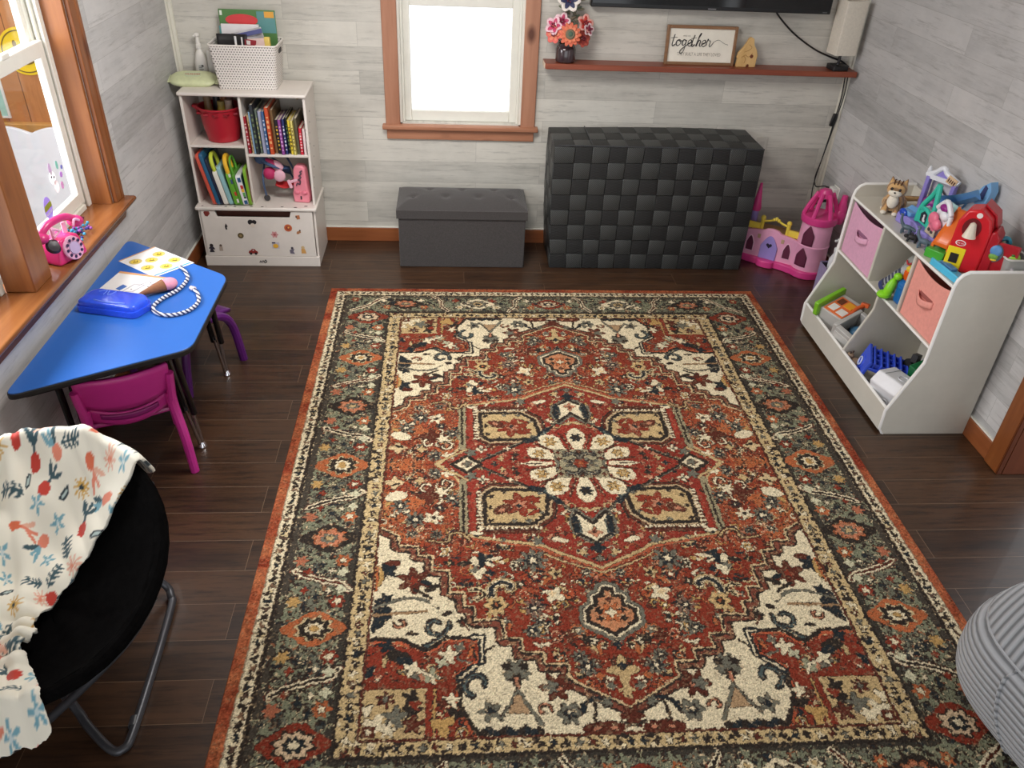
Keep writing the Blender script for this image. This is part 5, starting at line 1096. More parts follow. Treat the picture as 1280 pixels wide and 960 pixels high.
def letters(b):
    Q = lambda pts, ox: [(ox+p[0]*S, z0+p[1]*S) for p in pts]
    x = -.168
    stroke(b, Q([(.45,1.75),(.25,.9),(.12,.2),(.25,0),(.6,.25)],x), .0034); stroke(b, Q([(-.15,1.18),(.3,1.25),(.9,1.3)],x), .0012)          # t
    stroke(b, Q([(.9,.95),(.5,.75),(.4,.25),(.7,0),(1.1,.3),(1.15,.8),(.9,.95),(.95,.7),(1.4,.8)],x+.012), .0030)                       # o
    stroke(b, Q([(1.0,.85),(.6,.95),(.35,.45),(.55,.05),(.9,.35),(1.08,.9),(.85,-.4),(.5,-1.1),(.15,-1.05),(.25,-.6),(.9,-.05),(1.4,.3)],x+.047), .0030)  # g
    stroke(b, Q([(.3,.35),(.8,.6),(.75,.95),(.4,.8),(.3,.25),(.6,0),(1.1,.35)],x+.083), .0030)                                            # e
    stroke(b, Q([(.75,1.7),(.5,.9),(.35,.2),(.5,0),(.85,.3)],x+.103), .0034); stroke(b, Q([(.2,1.15),(.6,1.22),(1.1,1.3)],x+.103), .0012)   # t
    stroke(b, Q([(.3,.0),(.65,1.1),(1.05,1.85),(1.0,2.0),(.75,1.6),(.5,.6),(.4,0)],x+.128), .0030); stroke(b, Q([(.4,.1),(.75,.85),(1.0,.8),(.9,.15),(1.1,0),(1.35,.3)],x+.128), .0030)  # h
    stroke(b, Q([(.3,.35),(.8,.6),(.75,.95),(.4,.8),(.3,.25),(.6,0),(1.1,.35)],x+.163), .0030)                                            # e
    stroke(b, Q([(.3,.3),(.55,1.15),(.65,.9),(.95,.85),(.8,.2),(1.0,0),(1.5,.7)],x+.187), .0030)                                          # r
    stroke(b, Q([(1.5,.7),(2.3,1.05),(3.3,.55),(4.0,.35)],x+.187), .0009)
letters(b); obj('script_lettering', b, ink, t)
text_mesh('small_lettering', 'AND SO', .011, grey, t, (-.085,.0095,.150), (PI/2,0,0), .0003)
text_mesh('small_lettering', 'THEY BUILT A LIFE THEY LOVED', .024, grey, t, (-.005,.0095,.056), (PI/2,0,0), .0003, sx=.72)
t = thing('wooden_house', 'pale carved wooden house shaped ornament beside the sign', 'ornament', (1.133,-.062,SZ), .05)
hp = [(-.062,0),(-.058,.045),(-.064,.048),(-.058,.075),(-.035,.105),(-.018,.135),(-.012,.150),(.0,.158),(.016,.150),(.024,.118),(.044,.090),(.054,.060),(.052,.048),(.050,.0),(.012,0),(.010,.012),(.004,.016),(-.002,.012),(-.004,0)]
b = B(); b.prism(hp, .022, (0,.011,0), (1,0,0), (0,0,1)); obj('block', b, wood('pale_pine', (226,188,128), (208,166,102), (150,100,50), 2, .5, False), t, .0025)
b = B(); b.prism(circ(.010,14,.018,.058), .001, (0,-.0110,0), (1,0,0), (0,0,1)); b.prism(circ(.007,12,.004,.008,.008), .001, (0,-.011,0), (1,0,0), (0,0,1)); obj('round_holes', b, P((112,54,26),.6), t)
b = B(); b.tube([(-.03,-.0115,.08),(-.005,-.0115,.09),(.01,-.0115,.105),(-.008,-.0115,.12)], .0012, 5); b.tube([(-.04,-.0115,.05),(-.02,-.0115,.065),(.0,-.0115,.055),(.02,-.0115,.075)], .0012, 5); b.tube([(-.02,-.0115,.02),(-.015,-.0115,.045),(-.03,-.0115,.06)], .0012, 5); obj('carved_lines', b, P((170,118,60),.6), t)
# table lamp
t = thing('table_lamp', 'small lamp with a tall square linen shade and black base, right end of the shelf', 'lamp', (1.665,-.068,SZ), .12)
m_lb = P((26,26,28),.4)
b = B(); b.prism(rrect(.095,.085,.008,3), .028); obj('base', b, m_lb, t, .003)
b = B(); b.cyl((0,0,.028),(0,0,.12),.008,n=14); b.lathe([(.014,.028),(.012,.034),(.008,.04)], n=14); obj('stem', b, m_lb, t)
b = B(); o_ = rrect(.126,.106,.006,3); i_ = rrect(.122,.102,.005,3)
R = [[b._v((p[0],p[1],z)) for p in r] for r,z in ((o_,.085),(o_,.365),(i_,.365),(i_,.085))]; b.skin(R, False, True); obj('shade', b, M('linen_shade', (226,218,204), .8, var=.06, scale=90, bump=.2, bscale=300), t)
b = B(); b.ell((0,0,.17),(.026,.026,.034),14); b.cyl((0,0,.12),(0,0,.15),.014,n=14); obj('bulb', b, P((236,232,224),.3), t)
# television
t = thing('television', 'black flat television mounted above the shelf', 'television', (.88,-.03,1.405))
TW,TH = 1.33,.76
b = B(); b.b2(-TW/2,TW/2,-.045,.012,0,TH); obj('cabinet', b, P((16,16,18),.35), t, .004)
b = B(); b.b2(-TW/2+.008,TW/2-.008,-.0465,-.045,.020,TH-.008); obj('screen', b, P((10,10,12),.08), t)
b = B(); b.b2(-.022,.022,-.0465,-.045,.006,.010); obj('maker_badge', b, P((150,150,152),.4), t)
b = B(); b.b2(TW/2-.045,TW/2-.020,-.0465,-.045,.007,.011); obj('badge', b, P((110,110,112),.4), t)
b = B(); b.b2(-.2,.2,.012,.028,.25,.55); obj('wall_bracket', b, P((30,30,32),.5), t)
m_cord = P((20,20,22),.45)
t = thing('television_cable', 'black cable drooping from the television to behind the lamp', 'cable', (1.5,-.02,1.25))
b = B(); b.tube([(x-1.5,y+.02,z-1.25) for x,y,z in ((1.258,-.022,1.42),(1.265,-.022,1.395),(1.344,-.02,1.325),(1.427,-.02,1.268),(1.536,-.02,1.210),(1.63,-.02,1.176),(1.70,-.025,1.155),(1.738,-.03,1.132),(1.752,-.02,1.125))], .0048, 8); obj('cable', b, m_cord, t)
t = thing('power_cord', 'black cord with an inline adapter hanging from the shelf to the outlet', 'cord', (1.75,-.02,.8))
b = B(); b.tube([(x-1.75,y+.02,z-.8) for x,y,z in ((1.745,-.024,1.087),(1.757,-.024,.95),(1.752,-.024,.83),(1.745,-.024,.70),(1.735,-.024,.57),(1.722,-.026,.47),(1.73,-.05,.42),(1.742,-.14,.455),(1.750,-.20,.462))], .0036, 8); obj('cord', b, m_cord, t)
b = B(); b.box((-.004,.0,.02),(.026,.018,.075),(0,.15,0)); obj('adapter', b, m_cord, t, .005)
b = B(); b.cyl((-.005,-.15,-.344),(.008,-.205,-.337),.009,.012,14); obj('plug', b, m_cord, t)
t = thing('lamp_cord', 'thin black lamp cord looping down the corner to the pink castle', 'cord', (1.75,-.045,.8))
b = B(); b.tube([(x-1.75,y+.045,z-.8) for x,y,z in ((1.752,-.043,1.087),(1.760,-.045,.98),(1.752,-.045,.86),(1.742,-.045,.74),(1.728,-.045,.60),(1.715,-.05,.49),(1.705,-.07,.40),(1.715,-.09,.31),(1.735,-.15,.36),(1.750,-.19,.385))], .0032, 8); obj('cord', b, m_cord, t)
b = B(); b.cyl((-.012,-.125,-.430),(.012,-.165,-.408),.008,.011,14); obj('plug', b, m_cord, t)
t = thing('wall_outlet', 'white outlet cover with a plug block low on the right wall', 'outlet', (XR,-.235,.43))
b = B(); b.b2(-.006,0,-.04,.04,-.06,.06); obj('cover_plate', b, P((230,228,222),.4), t, .003)
b = B(); b.b2(-.040,-.006,-.030,.030,-.015,.052); obj('plug_block', b, P((236,234,228),.4), t, .005)
t = thing('wall_plate', 'pale blank wall plate half hidden behind the black woven box', 'outlet', (1.345,0,.645))
b = B(); b.b2(-.035,.035,-.006,0,-.058,.058); obj('cover_plate', b, P((196,192,184),.5), t, .003)
b = B(); b.b2(-.016,.016,-.008,-.006,-.034,.034); obj('insert', b, P((186,182,174),.5), t, .002)
# ---------------------------------------------------------------- toys on the window sill
t = thing('toy_telephone', 'hot pink toy dial telephone on the left window sill', 'toy telephone', (-2.025,-1.80,.7205), math.radians(70))
m_hp = P((226,54,124),.28); m_lp = P((240,178,206),.3)
b = B(); b.prism(roundpoly([(-.075,0),(.075,0),(.062,.05),(.045,.095),(-.045,.095),(-.062,.05)],.015), .085, (0,.045,0), (1,0,0), (0,0,1)); obj('body', b, m_hp, t, .010, 3)
b = B(); b.lathe([(.045,0),(.046,.006),(.044,.010),(.0,.012)], (0,-.042,.05), 32, rot=(PI/2-.25,0,0)); dial = obj('dial', b, m_lp, t)
b = B()
for k in range(10):
    a = 2*PI*k/10; b.ell((.034*math.cos(a),-.0555+.006*math.sin(a)*.9,.053+.034*math.sin(a)*.97),(.0065,.004,.0065),10)
obj('finger_holes', b, P((52,36,76),.4), dial)
b = B(); b.lathe([(.024,.009),(.024,.015),(.0,.016)], (0,-.042,.05), 24, rot=(PI/2-.25,0,0)); obj('dial_centre', b, P((196,172,206),.4), dial)
b = B(); b.tube([(-.09,0,.125),(-.05,.0,.150),(0,0,.156),(.05,0,.150),(.09,0,.125)], .014, 12); b.ell((-.09,0,.118),(.030,.032,.022),14); b.ell((.09,0,.118),(.030,.032,.022),14); obj('handset', b, P((206,52,120),.28), t)
b = B(); b.tube([(-.03,0,.09),(-.03,.0,.135)], .009, 8); b.tube([(.03,0,.09),(.03,.0,.135)], .009, 8); b.tube([(-.055,-.03,.115),(-.03,-.035,.13),(-.055,-.028,.145)], .005, 8); b.tube([(.045,-.03,.12),(.06,-.028,.14),(.08,-.03,.13)], .005, 8); obj('cradle', b, m_lp, t)
b = B(); b.lathe([(.026,0),(.028,.006),(.020,.014),(.0,.016)], (-.062,-.018,.075), 24, rot=(1.0,0,-.4)); obj('bell', b, P((48,40,46),.35), t)
t = thing('bead_necklace', 'heap of teal and purple beads beside the toy telephone', 'beads', (-2.062,-1.595,.7205))
rng = random.Random(5)
for c in ((66,150,186),(58,52,120),(150,80,160),(40,110,130)):
    b = B()
    for k in range(16): b.ell((rng.gauss(0,.018),rng.gauss(0,.042),.007+abs(rng.gauss(0,.012))),.0065,8)
    obj('beads', b, P(c,.25), t)['kind'] = 'stuff'
t = thing('hair_clip', 'small maroon claw clip against the window track', 'clip', (-2.105,-1.44,.7205), 1.2)
b = B(); b.tube([(-.02,0,.006),(-.005,.005,.016),(.02,.0,.006)], .005, 8); b.tube([(-.018,.012,.006),(0,.012,.014),(.018,.012,.006)], .004, 8); obj('clip', b, P((104,40,64),.35), t)
b = B(); b.cyl((-.006,.004,.016),(.006,.010,.016),.004,n=10); obj('spring', b, P((140,120,130),.3), t)
# ---------------------------------------------------------------- pink toy castle in the corner
t = thing('toy_castle', 'pink toy castle with a tower and purple door in the right corner', 'toy castle', (1.275,-.215,0), math.radians(-36))
cp, hot, lil, yel, inn = P((238,168,200),.35), P((222,66,140),.32), P((160,140,210),.35), P((240,214,80),.35), P((96,30,60),.6)
b = B()
b.prism([(-.02,-.0),(.10,-.015)]+[(.165+.055*math.cos(a),-.012+.030*math.sin(a)) for a in np.linspace(PI,2*PI,9)]+[(.27,-.015)]+[(.40+.105*math.cos(a),.055+.11*math.sin(a)) for a in np.linspace(-PI*.72,PI*.5,14)]+[(.38,.18),(-.02,.16)], .045); obj('base', b, hot, t, .006)
arch = lambda cx,w,z0,h: [(cx-w,z0),(cx+w,z0)]+[(cx+w*math.cos(a)**1.0 if False else cx+w*(1-k/6)*1.0, z0+h*.55+h*.45*math.sin(k/6*PI/2)) for k,a in enumerate(np.linspace(0,PI/2,7))]+[(cx-w*(1-k/6), z0+h*.55+h*.45*math.sin(k/6*PI/2)) for k in range(5,-1,-1)]
b = B(); b.prism([(.0,.04),(.335,.04),(.335,.20),(.27,.212),(.22,.218),(.20,.232),(.165,.238),(.13,.232),(.11,.220),(.05,.212),(.0,.20)], .022, (0,.028,0), (1,0,0), (0,0,1)); b.b2(.0,.02,.028,.15,.04,.20); obj('front_wall', b, cp, t, .003)
for cx in (.045,.275):
    b = B(); b.prism(arch(cx,.022,.075,.095), .002, (0,.0055,0), (1,0,0), (0,0,1)); wo = obj('window', b, inn, t)
    b = B(); b.tube([(p[0],.005,p[1]) for p in arch(cx,.023,.075,.097)], .003, 6, False, True); obj('window_frame', b, P((240,190,212),.35), wo)
b = B(); b.prism(arch(.165,.052,.045,.15), .008, (0,.0055,0), (1,0,0), (0,0,1)); dr = obj('door', b, lil, t, .002)
b = B(); b.prism([(.165+.0011*16*math.sin(q)**3,.135+.0011*(13*math.cos(q)-5*math.cos(2*q)-2*math.cos(3*q)-math.cos(4*q))) for q in np.linspace(0,2*PI,25)[:-1]], .001, (0,-.0035,0), (1,0,0), (0,0,1)); obj('heart', b, P((40,30,60),.5), dr)
for cx in (.092,.238): b = B(); b.box((cx,.004,.178),(.018,.004,.026)); obj('wall_plaque', b, P((196,160,130),.5), t, .001)
b = B(); b.b2(.0,.085,.034,.05,.205,.245); b.b2(.245,.33,.034,.05,.205,.245)
for cx in (.085,.245): b.cyl((cx,.042,.205),(cx,.042,.275),.012,n=14); b.ell((cx,.042,.283),.016,12)
b.tube([(.085,.042,.262),(.125,.042,.272),(.165,.042,.288),(.205,.042,.272),(.245,.042,.262)], .007, 8); b.ell((.15,.042,.285),.011,10); b.ell((.18,.042,.285),.011,10); b.ell((.165,.042,.293),.012,10); obj('crown_balustrade', b, yel, t, .002)
b = B(); b.b2(.0,.33,.05,.16,.195,.205); obj('balcony_floor', b, P((150,110,60),.5), t)
tw = (.40,.065)
b = B(); b.lathe([(.100,.04),(.098,.10),(.094,.185),(.097,.19),(.097,.196),(.093,.20),(.088,.33)], (tw[0],tw[1],0), 36); tow = obj('tower', b, cp, t)
for z0,h,cx in ((.07,.115,-.3),(.205,.12,-.2)):
    b = B(); R0 = .099 if z0 < .1 else .0945; ap = arch(0,.03,z0,h)
    b.grid(lambda u,v: Vector((tw[0]+R0*math.sin(cx+(u-.5)*.74*(1-max(0,v-.55)*2.0)), tw[1]-R0*math.cos(cx+(u-.5)*.74*(1-max(0,v-.55)*2.0)), z0+h*v)), 10, 10); obj('tower_window', b, inn, tow, solid=.004)
b = B(); b.lathe([(.092,.33),(.102,.335),(.106,.355),(.104,.372),(.098,.378),(.0,.378)], (tw[0],tw[1],0), 36); obj('tower_ring', b, hot, t)
b = B()
for k in range(6):
    a = 2*PI*k/6+.35; b.tube([(tw[0]+.094*math.cos(a),tw[1]+.094*math.sin(a),.375),(tw[0]+.076*math.cos(a),tw[1]+.076*math.sin(a),.43),(tw[0]+.040*math.cos(a),tw[1]+.040*math.sin(a),.51)], .024 if False else .013, 8)
b.lathe([(.044,.485),(.036,.515),(.026,.53),(.0,.534)], (tw[0],tw[1],0), 24); obj('tower_roof', b, hot, t)
b = B(); b.lathe([(.022,.33),(.032,.36),(.030,.43),(.020,.46),(.016,.50),(.0,.505)], (tw[0]+.10,tw[1]+.05,0), 20); b.ell((tw[0]+.10,tw[1]+.045,.38),(.034,.034,.05),14); obj('side_turret', b, hot, t)
b = B(); b.lathe([(.021,.0),(.021,.29)], (.005,.135,0), 18); sp_ = obj('spire_post', b, lil, t)
b = B(); b.lathe([(.027,.285),(.030,.30),(.024,.33),(.010,.43),(.008,.455),(.0,.46)], (.005,.135,0), 20); obj('spire_roof', b, hot, t)
# ---------------------------------------------------------------- lilac fabric bin between castle and toy shelf
t = thing('fabric_bin', 'lilac fabric bin standing open on the floor beside the pink castle', 'bin', (1.628,-.910,0), .0)
m_lil = M('lilac_fabric', (150,136,172), .85, var=.10, scale=90, bump=.3, bscale=500); m_bin_in = M('dark_lining',(58,50,66),.9)
b = B(); o0=rrect(.25,.215,.012,3); i0=rrect(.244,.209,.010,3)
R=[[b._v((p[0],p[1],z)) for p in r] for r,z in ((o0,0),(o0,.27),(i0,.27),(i0,.006))]; b.skin(R,True); obj('body', b, m_lil, t)
b = B(); i1=rrect(.241,.206,.010,3); R=[[b._v((p[0],p[1],z)) for p in i1] for z in (.008,.262)]; b.skin(R,False); obj('lining', b, m_bin_in, t)
b = B(); b.tube([(-.128,-.04,.185),(-.140,-.02,.175),(-.140,.02,.175),(-.128,.04,.185)], .009, 8, flat=.5); obj('handle', b, m_lil, t)
t = thing('white_pump_bottle', 'small white pump bottle standing in the lilac bin', 'bottle', (1.56,-.845,.0082)); t.scale = (1,1,1.32)
b = B(); b.lathe([(.026,0),(.027,.01),(.027,.22),(.012,.245),(.012,.26)], n=18); obj('bottle', b, P((222,222,226),.35), t)
b = B(); b.lathe([(.014,.255),(.014,.27),(.006,.272),(.006,.295),(.010,.297),(.010,.31),(.0,.312)], n=14); b.box((-.012,-.006,.304),(.03,.009,.008)); obj('pump', b, P((236,236,238),.35), t, .001)
t = thing('black_strap', 'black looped strap hanging out of the lilac bin', 'strap', (1.645,-.88,.235), -.4)
b = B(); b.tube([(-.06,.02,-.1),(-.055,.0,.05),(-.03,-.01,.095),(.0,-.01,.105),(.035,-.01,.10),(.04,.01,.0)], .006, 8); obj('loop', b, P((30,28,32),.6), t)
b = B(); b.box((-.055,.0,.03),(.02,.012,.03)); obj('buckle', b, P((44,42,46),.4), t, .003)
# ---------------------------------------------------------------- white toy organiser along the right wall
OY0,OY1 = -2.02,-1.03      # near and far outer faces
t = thing('toy_organizer', 'white toy organiser with angled open bins along the right wall', 'toy shelf', (1.6,(OY0+OY1)/2,0))
cx_, cy_ = 1.6, (OY0+OY1)/2
m_ow = M('white_laminate', (208,203,191), .35, var=.03)
m_oe = M('white_edge_band', (244,242,238), .4, var=.02)
prof = [(1.392,0),(1.372,.03),(1.368,.128),(1.462,.375),(1.462,.735),(1.468,.765),(1.482,.785),(1.505,.797),(1.765,.800),(1.765,0)]
pr = [(x-cx_, z) for x, z in prof]
for y in (OY0, OY1-.015):
    b = B(); b.prism(pr, -.015, (0,y-cy_+ (0.0),0), (1,0,0), (0,0,1)); obj('side_panel', b, m_ow, t, .002)
    b = B(); q = [(x-.0012 if i < 9 else x, z) for i,(x,z) in enumerate(pr)]
    b.tube([(p[0],y-cy_+.0075,p[1]) for p in pr[:9]], .0078, 8, False); obj('edge_band', b, m_oe, t)
ya, yb_ = OY0+.015-cy_, OY1-.015-cy_
X = lambda v: v-cx_
b = B(); b.b2(X(1.462),X(1.752),ya,yb_,.722,.737); obj('top_board', b, m_ow, t, .001)
b = B(); b.b2(X(1.752),X(1.765),ya,yb_,.02,.798); obj('back_panel', b, m_ow, t, .001)
b = B(); b.b2(X(1.462),X(1.752),ya,yb_,.436,.450); obj('middle_shelf', b, m_ow, t, .001)
b = B(); b.b2(X(1.385),X(1.752),ya,yb_,.02,.034); obj('bottom_board', b, m_ow, t, .001)
b = B(); b.b2(X(1.370),X(1.384),ya,yb_,.015,.128); obj('front_lip', b, m_ow, t, .001)
b = B(); b.tube([(X(1.377),ya,.1295),(X(1.377),yb_,.1295)], .007, 8, False); b.tube([(X(1.4655),ya,.443),(X(1.4655),yb_,.443)], .0072, 8, False); b.tube([(X(1.4655),ya,.7295),(X(1.4655),yb_,.7295)], .0076, 8, False); obj('front_edge_bands', b, m_oe, t)
for y in (-1.395,-1.70):
    b = B(); b.b2(X(1.463),X(1.752),y-.007-cy_,y+.007-cy_,.450,.722); b.tube([(X(1.465),y-cy_,.45),(X(1.465),y-cy_,.722)], .0070, 8, False); obj('upper_divider', b, m_ow, t, .001)
yd = -1.525
b = B(); b.prism([(X(1.385),.034),(X(1.378),.135),(X(1.462),.36),(X(1.462),.436),(X(1.752),.436),(X(1.752),.034)], -.014, (0,yd-.007-cy_,0), (1,0,0), (0,0,1)); b.tube([(X(1.375),yd-cy_,.135),(X(1.462),yd-cy_,.362),(X(1.463),yd-cy_,.436)], .0072, 8, False); obj('lower_divider', b, m_ow, t, .001)
# fabric drawers
def bin_(label, y0, y1, rgb, dark):
    t = thing('storage_cube', label, 'bin', (1.60,(y0+y1)/2,.4505), 0, 'pink fabric drawers of the toy organiser')
    m = M('fabric_%d'%rgb[1], rgb, .85, var=.06, scale=60, bump=.25, bscale=500); w = (y1-y0)/2
    b = B(); 
    front = [(-w,0),(w,0),(w,.262)]+[(w-2*w*k/10,.262-.024*math.sin(PI*k/10)**.8-.006*(k/10)) for k in range(1,10)]+[(-w,.256)]
    b.prism(front, .008, (-.130,0,0), (0,1,0), (0,0,1)); 
    b.b2(-.122,.145,-w,-w+.006,0,.238); b.b2(-.122,.145,w-.006,w,0,.238); b.b2(.139,.145,-w,w,0,.238); b.b2(-.122,.145,-w,w,0,.006); obj('body', b, m, t, .003)
    b = B(); b.grid(lambda u,v: Vector((-.1310-.022*math.sin(PI*u), -.062+.124*u, .128+.030*v-.012*math.sin(PI*u))), 14, 3); obj('handle', b, m, t, solid=.004)
    b = B(); b.prism([(-.055,.142),(.055,.142),(.05,.160),(-.05,.160)], .001, (-.1312,0,0), (0,1,0), (0,0,1)); obj('handle_painted_shade', b, P(dark,.9), t)  # darker strip of the fabric colour, painting in the shade behind the handle
bin_('pale orchid pink fabric drawer at the far end of the toy organiser', -1.383, -1.052, (224,168,196), (150,100,130))
bin_('salmon pink fabric drawer nearest the camera in the toy organiser', -1.998, -1.712, (236,158,146), (160,90,84))
# ---- open upper cubby
t = thing('water_bottle', 'clear plastic bottle lying at a slant in the open cubby', 'bottle', (1.50,-1.49,.465), 0, rot=(.62,.25,0))
m_pet = M('clear_pet', (208,212,216), .10, alpha=.55, var=.1, scale=20, coat=.5)
b = B(); b.lathe([(.030,0),(.036,.01),(.036,.06),(.033,.065),(.036,.07),(.036,.11),(.033,.115),(.036,.12),(.034,.16),(.020,.19),(.014,.2)], n=24); obj('bottle', b, m_pet, t)
b = B()
for k in range(6): b.box((-.034,.0,.03+.022*k),(.006,.03,.012))
obj('dark_bars', b, P((62,66,86),.4), t, .001)
b = B(); b.lathe([(.037,.0),(.037,.022)], n=24); obj('bottom_band', b, P((60,70,120),.4), t)
b = B(); b.lathe([(.017,.195),(.017,.22),(.0,.222)], n=18); obj('cap', b, P((60,62,66),.4), t)
t = thing('clear_box', 'domed clear plastic lid propped at the back of the open cubby', 'box', (1.60,-1.575,.4508), .1)
b = B(); b.grid(lambda u,v: Vector((.085*math.cos(2*PI*u)*math.cos(v*PI/2)**.5, .085*math.sin(2*PI*u)*math.cos(v*PI/2)**.5, .13+.075*math.sin(v*PI/2))), 28, 8, True); b.lathe([(.085,0),(.087,.13)], n=28); obj('dome', b, M('smoked_clear',(170,172,168),.12,alpha=.85,var=.1), t)
b = B(); b.tube([(-.086*math.cos(a),.086*math.sin(a),.132) for a in np.linspace(0,2*PI,25)[:-1]], .004, 6, False, True); b.box((-.07,-.03,.17),(.006,.035,.04),(0,.5,.4)); obj('white_rim', b, P((232,232,230),.3), t)
b = B(); b.tube([(-.08,.02,.185),(-.085,.0,.175),(-.078,-.012,.185)], .004, 6); obj('red_mark', b, P((190,50,60),.4), t)
t = thing('toy_excavator', 'lime and blue chunky plastic toy with orange crown at the cubby front', 'toy', (1.515,-1.625,.4508), .1)
b = B(); b.ell((-.045,.045,.055),(.022,.022,.055),14,(.0,.25,0)); b.ell((-.055,.055,.020),(.035,.030,.02),14); b.ell((-.028,.035,.118),(.020,.020,.017),14); obj('lime_body', b, P((140,220,40),.3), t)
b = B(); b.prism(rrect(.085,.075,.02,4), .105, (.012,-.005,.0)); b.box((.0,.0,.085),(.06,.05,.05),(0,.3,0)); obj('blue_shell', b, P((24,104,178),.3), t, .012)
b = B(); b.lathe([(.018,.105),(.026,.125),(.028,.15),(.018,.156),(.020,.165),(.012,.168)], (.01,.012,0), 20); obj('orange_top', b, P((236,98,30),.3), t)
b = B(); b.lathe([(.024,.156),(.026,.166),(.018,.176),(.0,.18)], (.012,.012,0), 18); b.tube([(.02,.0,.16),(.03,-.03,.17),(.03,-.06,.165)], .012, 8); b.tube([(.03,-.01,.14),(.04,-.03,.11),(.035,-.05,.09)], .010, 8); obj('yellow_bar', b, P((240,204,60),.3), t)
b = B(); b.lathe([(.001,-.012),(.024,-.012),(.026,0),(.024,.012),(.001,.012)], (-.02,-.055,.028), 18, rot=(PI/2,0,.3)); obj('wheel', b, P((26,26,30),.5), t)
# ---- far lower bin
ZB = .0345
t = thing('toy_storefront', 'toy storefront lying face up with orange panel and lime roof edge, far lower bin', 'toy', (1.50,-1.185,ZB+.02), 0, rot=(.10,-.20,.48)); t.scale = (1.15,)*3
b = B(); b.b2(-.075,.075,-.065,.06,0,.135); obj('box', b, P((190,188,184),.4), t, .004)
b = B(); b.b2(-.095,.085,.055,.078,.09,.16); obj('lime_roof', b, P((130,196,46),.35), t, .005)
b = B(); b.b2(-.068,.05,-.058,.045,.135,.139); obj('orange_panel', b, P((232,120,66),.4), t, .001)
b = B(); b.b2(-.055,-.012,.0,.035,.139,.1405); b.b2(-.058,-.018,-.052,-.012,.139,.1405); obj('white_windows', b, P((240,236,230),.4), t)
b = B(); b.b2(.0,.04,-.045,-.005,.139,.142); obj('yellow_door', b, P((240,170,50),.4), t)
b = B(); b.b2(.0,.04,.005,.035,.139,.1405); obj('brown_window', b, P((110,60,40),.4), t)
t = thing('grey_toy_frame', 'grey plastic toy frame with a dark opening facing up in the far lower bin', 'toy', (1.495,-1.370,ZB+.01), 0, rot=(.22,-.25,.42)); t.scale = (1.15,)*3
m_gr = P((186,184,180),.4)
b = B(); b.b2(-.07,.085,-.075,-.055,0,.15); b.b2(-.07,.085,.05,.07,0,.15); b.b2(-.075,-.05,-.055,.05,0,.15); b.b2(.065,.085,-.055,.05,0,.15); obj('frame', b, m_gr, t, .004)
b = B(); b.b2(-.05,.065,-.055,.05,.03,.06); obj('dark_well', b, P((50,44,48),.5), t)
b = B(); b.ell((.03,.01,.075),(.035,.04,.03),16); obj('blue_globe', b, P((80,130,170),.35), t)
b = B(); b.ell((-.02,-.02,.075),(.025,.02,.025),12); obj('dark_green_bit', b, P((50,70,50),.45), t)
b = B(); b.b2(-.078,-.075,-.06,.05,.03,.13); obj('side_rib', b, P((206,204,200),.4), t, .001)
t = thing('orange_toy_crane', 'small orange plastic arm lying across the back of the toy storefront', 'toy', (1.535,-1.275,.205), .5)
b = B(); b.tube([(-.05,.0,.0),(.0,.01,.015),(.045,.0,.028)], .012, 8); b.box((.05,.0,.03),(.03,.04,.02),(0,.2,.3)); obj('arm', b, P((232,104,50),.35), t, .002)
b = B(); b.ell((-.05,0,0),(.02,.016,.012),12); obj('claw', b, P((206,84,44),.35), t)
t = thing('navy_toy_ball', 'dark navy rounded toy at the back of the far lower bin', 'toy', (1.62,-1.30,.11))
b = B(); b.ell((0,0,0),(.07,.085,.075),20); obj('ball', b, P((30,40,84),.35), t)
b = B(); b.tube([(-.06,-.07,.03),(-.035,-.085,.06),(.0,-.08,.08),(.03,-.06,.085)], .005, 8); obj('pale_loop', b, P((90,120,180),.35), t)
t = thing('yellow_black_blocks', 'stack of yellow and black striped toy slabs by the divider', 'toy', (1.60,-1.452,ZB), .1)
for k,c in enumerate(((230,206,110),(40,38,40),(226,214,170),(60,56,50))):
    b = B(); b.box((0,-.03+.02*k,.085),(.09,.016,.17),(0,.12,.0)); obj('slab', b, P(c,.45), t, .002)
t = thing('orange_ring', 'orange toy ring low in the front of the far lower bin', 'toy', (1.405,-1.27,.052), .2)
b = B(); b.tube([(.022*math.cos(a),.05*math.sin(a),.0) for a in np.linspace(0,2*PI,17)[:-1]], .010, 8, True, True); obj('ring', b, P((226,110,60),.35), t)
b = B(); b.ell((-.02,0,.0),(.010,.016,.012),10); obj('peg', b, P((240,150,90),.35), t)
# ---- near lower bin
t = thing('blue_toy_crate', 'royal blue plastic crate toy lying at the back of the near lower bin', 'toy', (1.50,-1.70,.150), 0, rot=(.15,.25,-.35))
m_rb = P((56,86,214),.32)
b = B(); b.b2(-.085,.11,-.075,.075,0,.016)
for k in range(6): b.box((-.07+.032*k,.0,.03),(.010,.14,.03))
for k in range(4): b.box((.01,-.06+.04*k,.028),(.18,.008,.02))
b.box((-.09,.0,.0),(.014,.15,.09)); obj('crate', b, m_rb, t, .003)
b = B(); b.lathe([(.001,-.012),(.038,-.012),(.042,0),(.038,.012),(.001,.012)], (-.088,.02,-.03), 24, rot=(0,PI/2,0)); wh = obj('wheel', b, m_rb, t)
b = B(); b.tube([(-.104,.02+.02*math.cos(a),-.03+.02*math.sin(a)) for a in np.linspace(0,2*PI,13)[:-1]], .004, 6, True, True); obj('hub', b, P((196,206,236),.3), wh)
t = thing('white_toy_house', 'white plastic toy house block lying in the near lower bin', 'toy', (1.495,-1.88,.05), 0, rot=(.02,-.30,.38)); t.scale = (1.15,)*3
m_wt = P((232,232,236),.3)
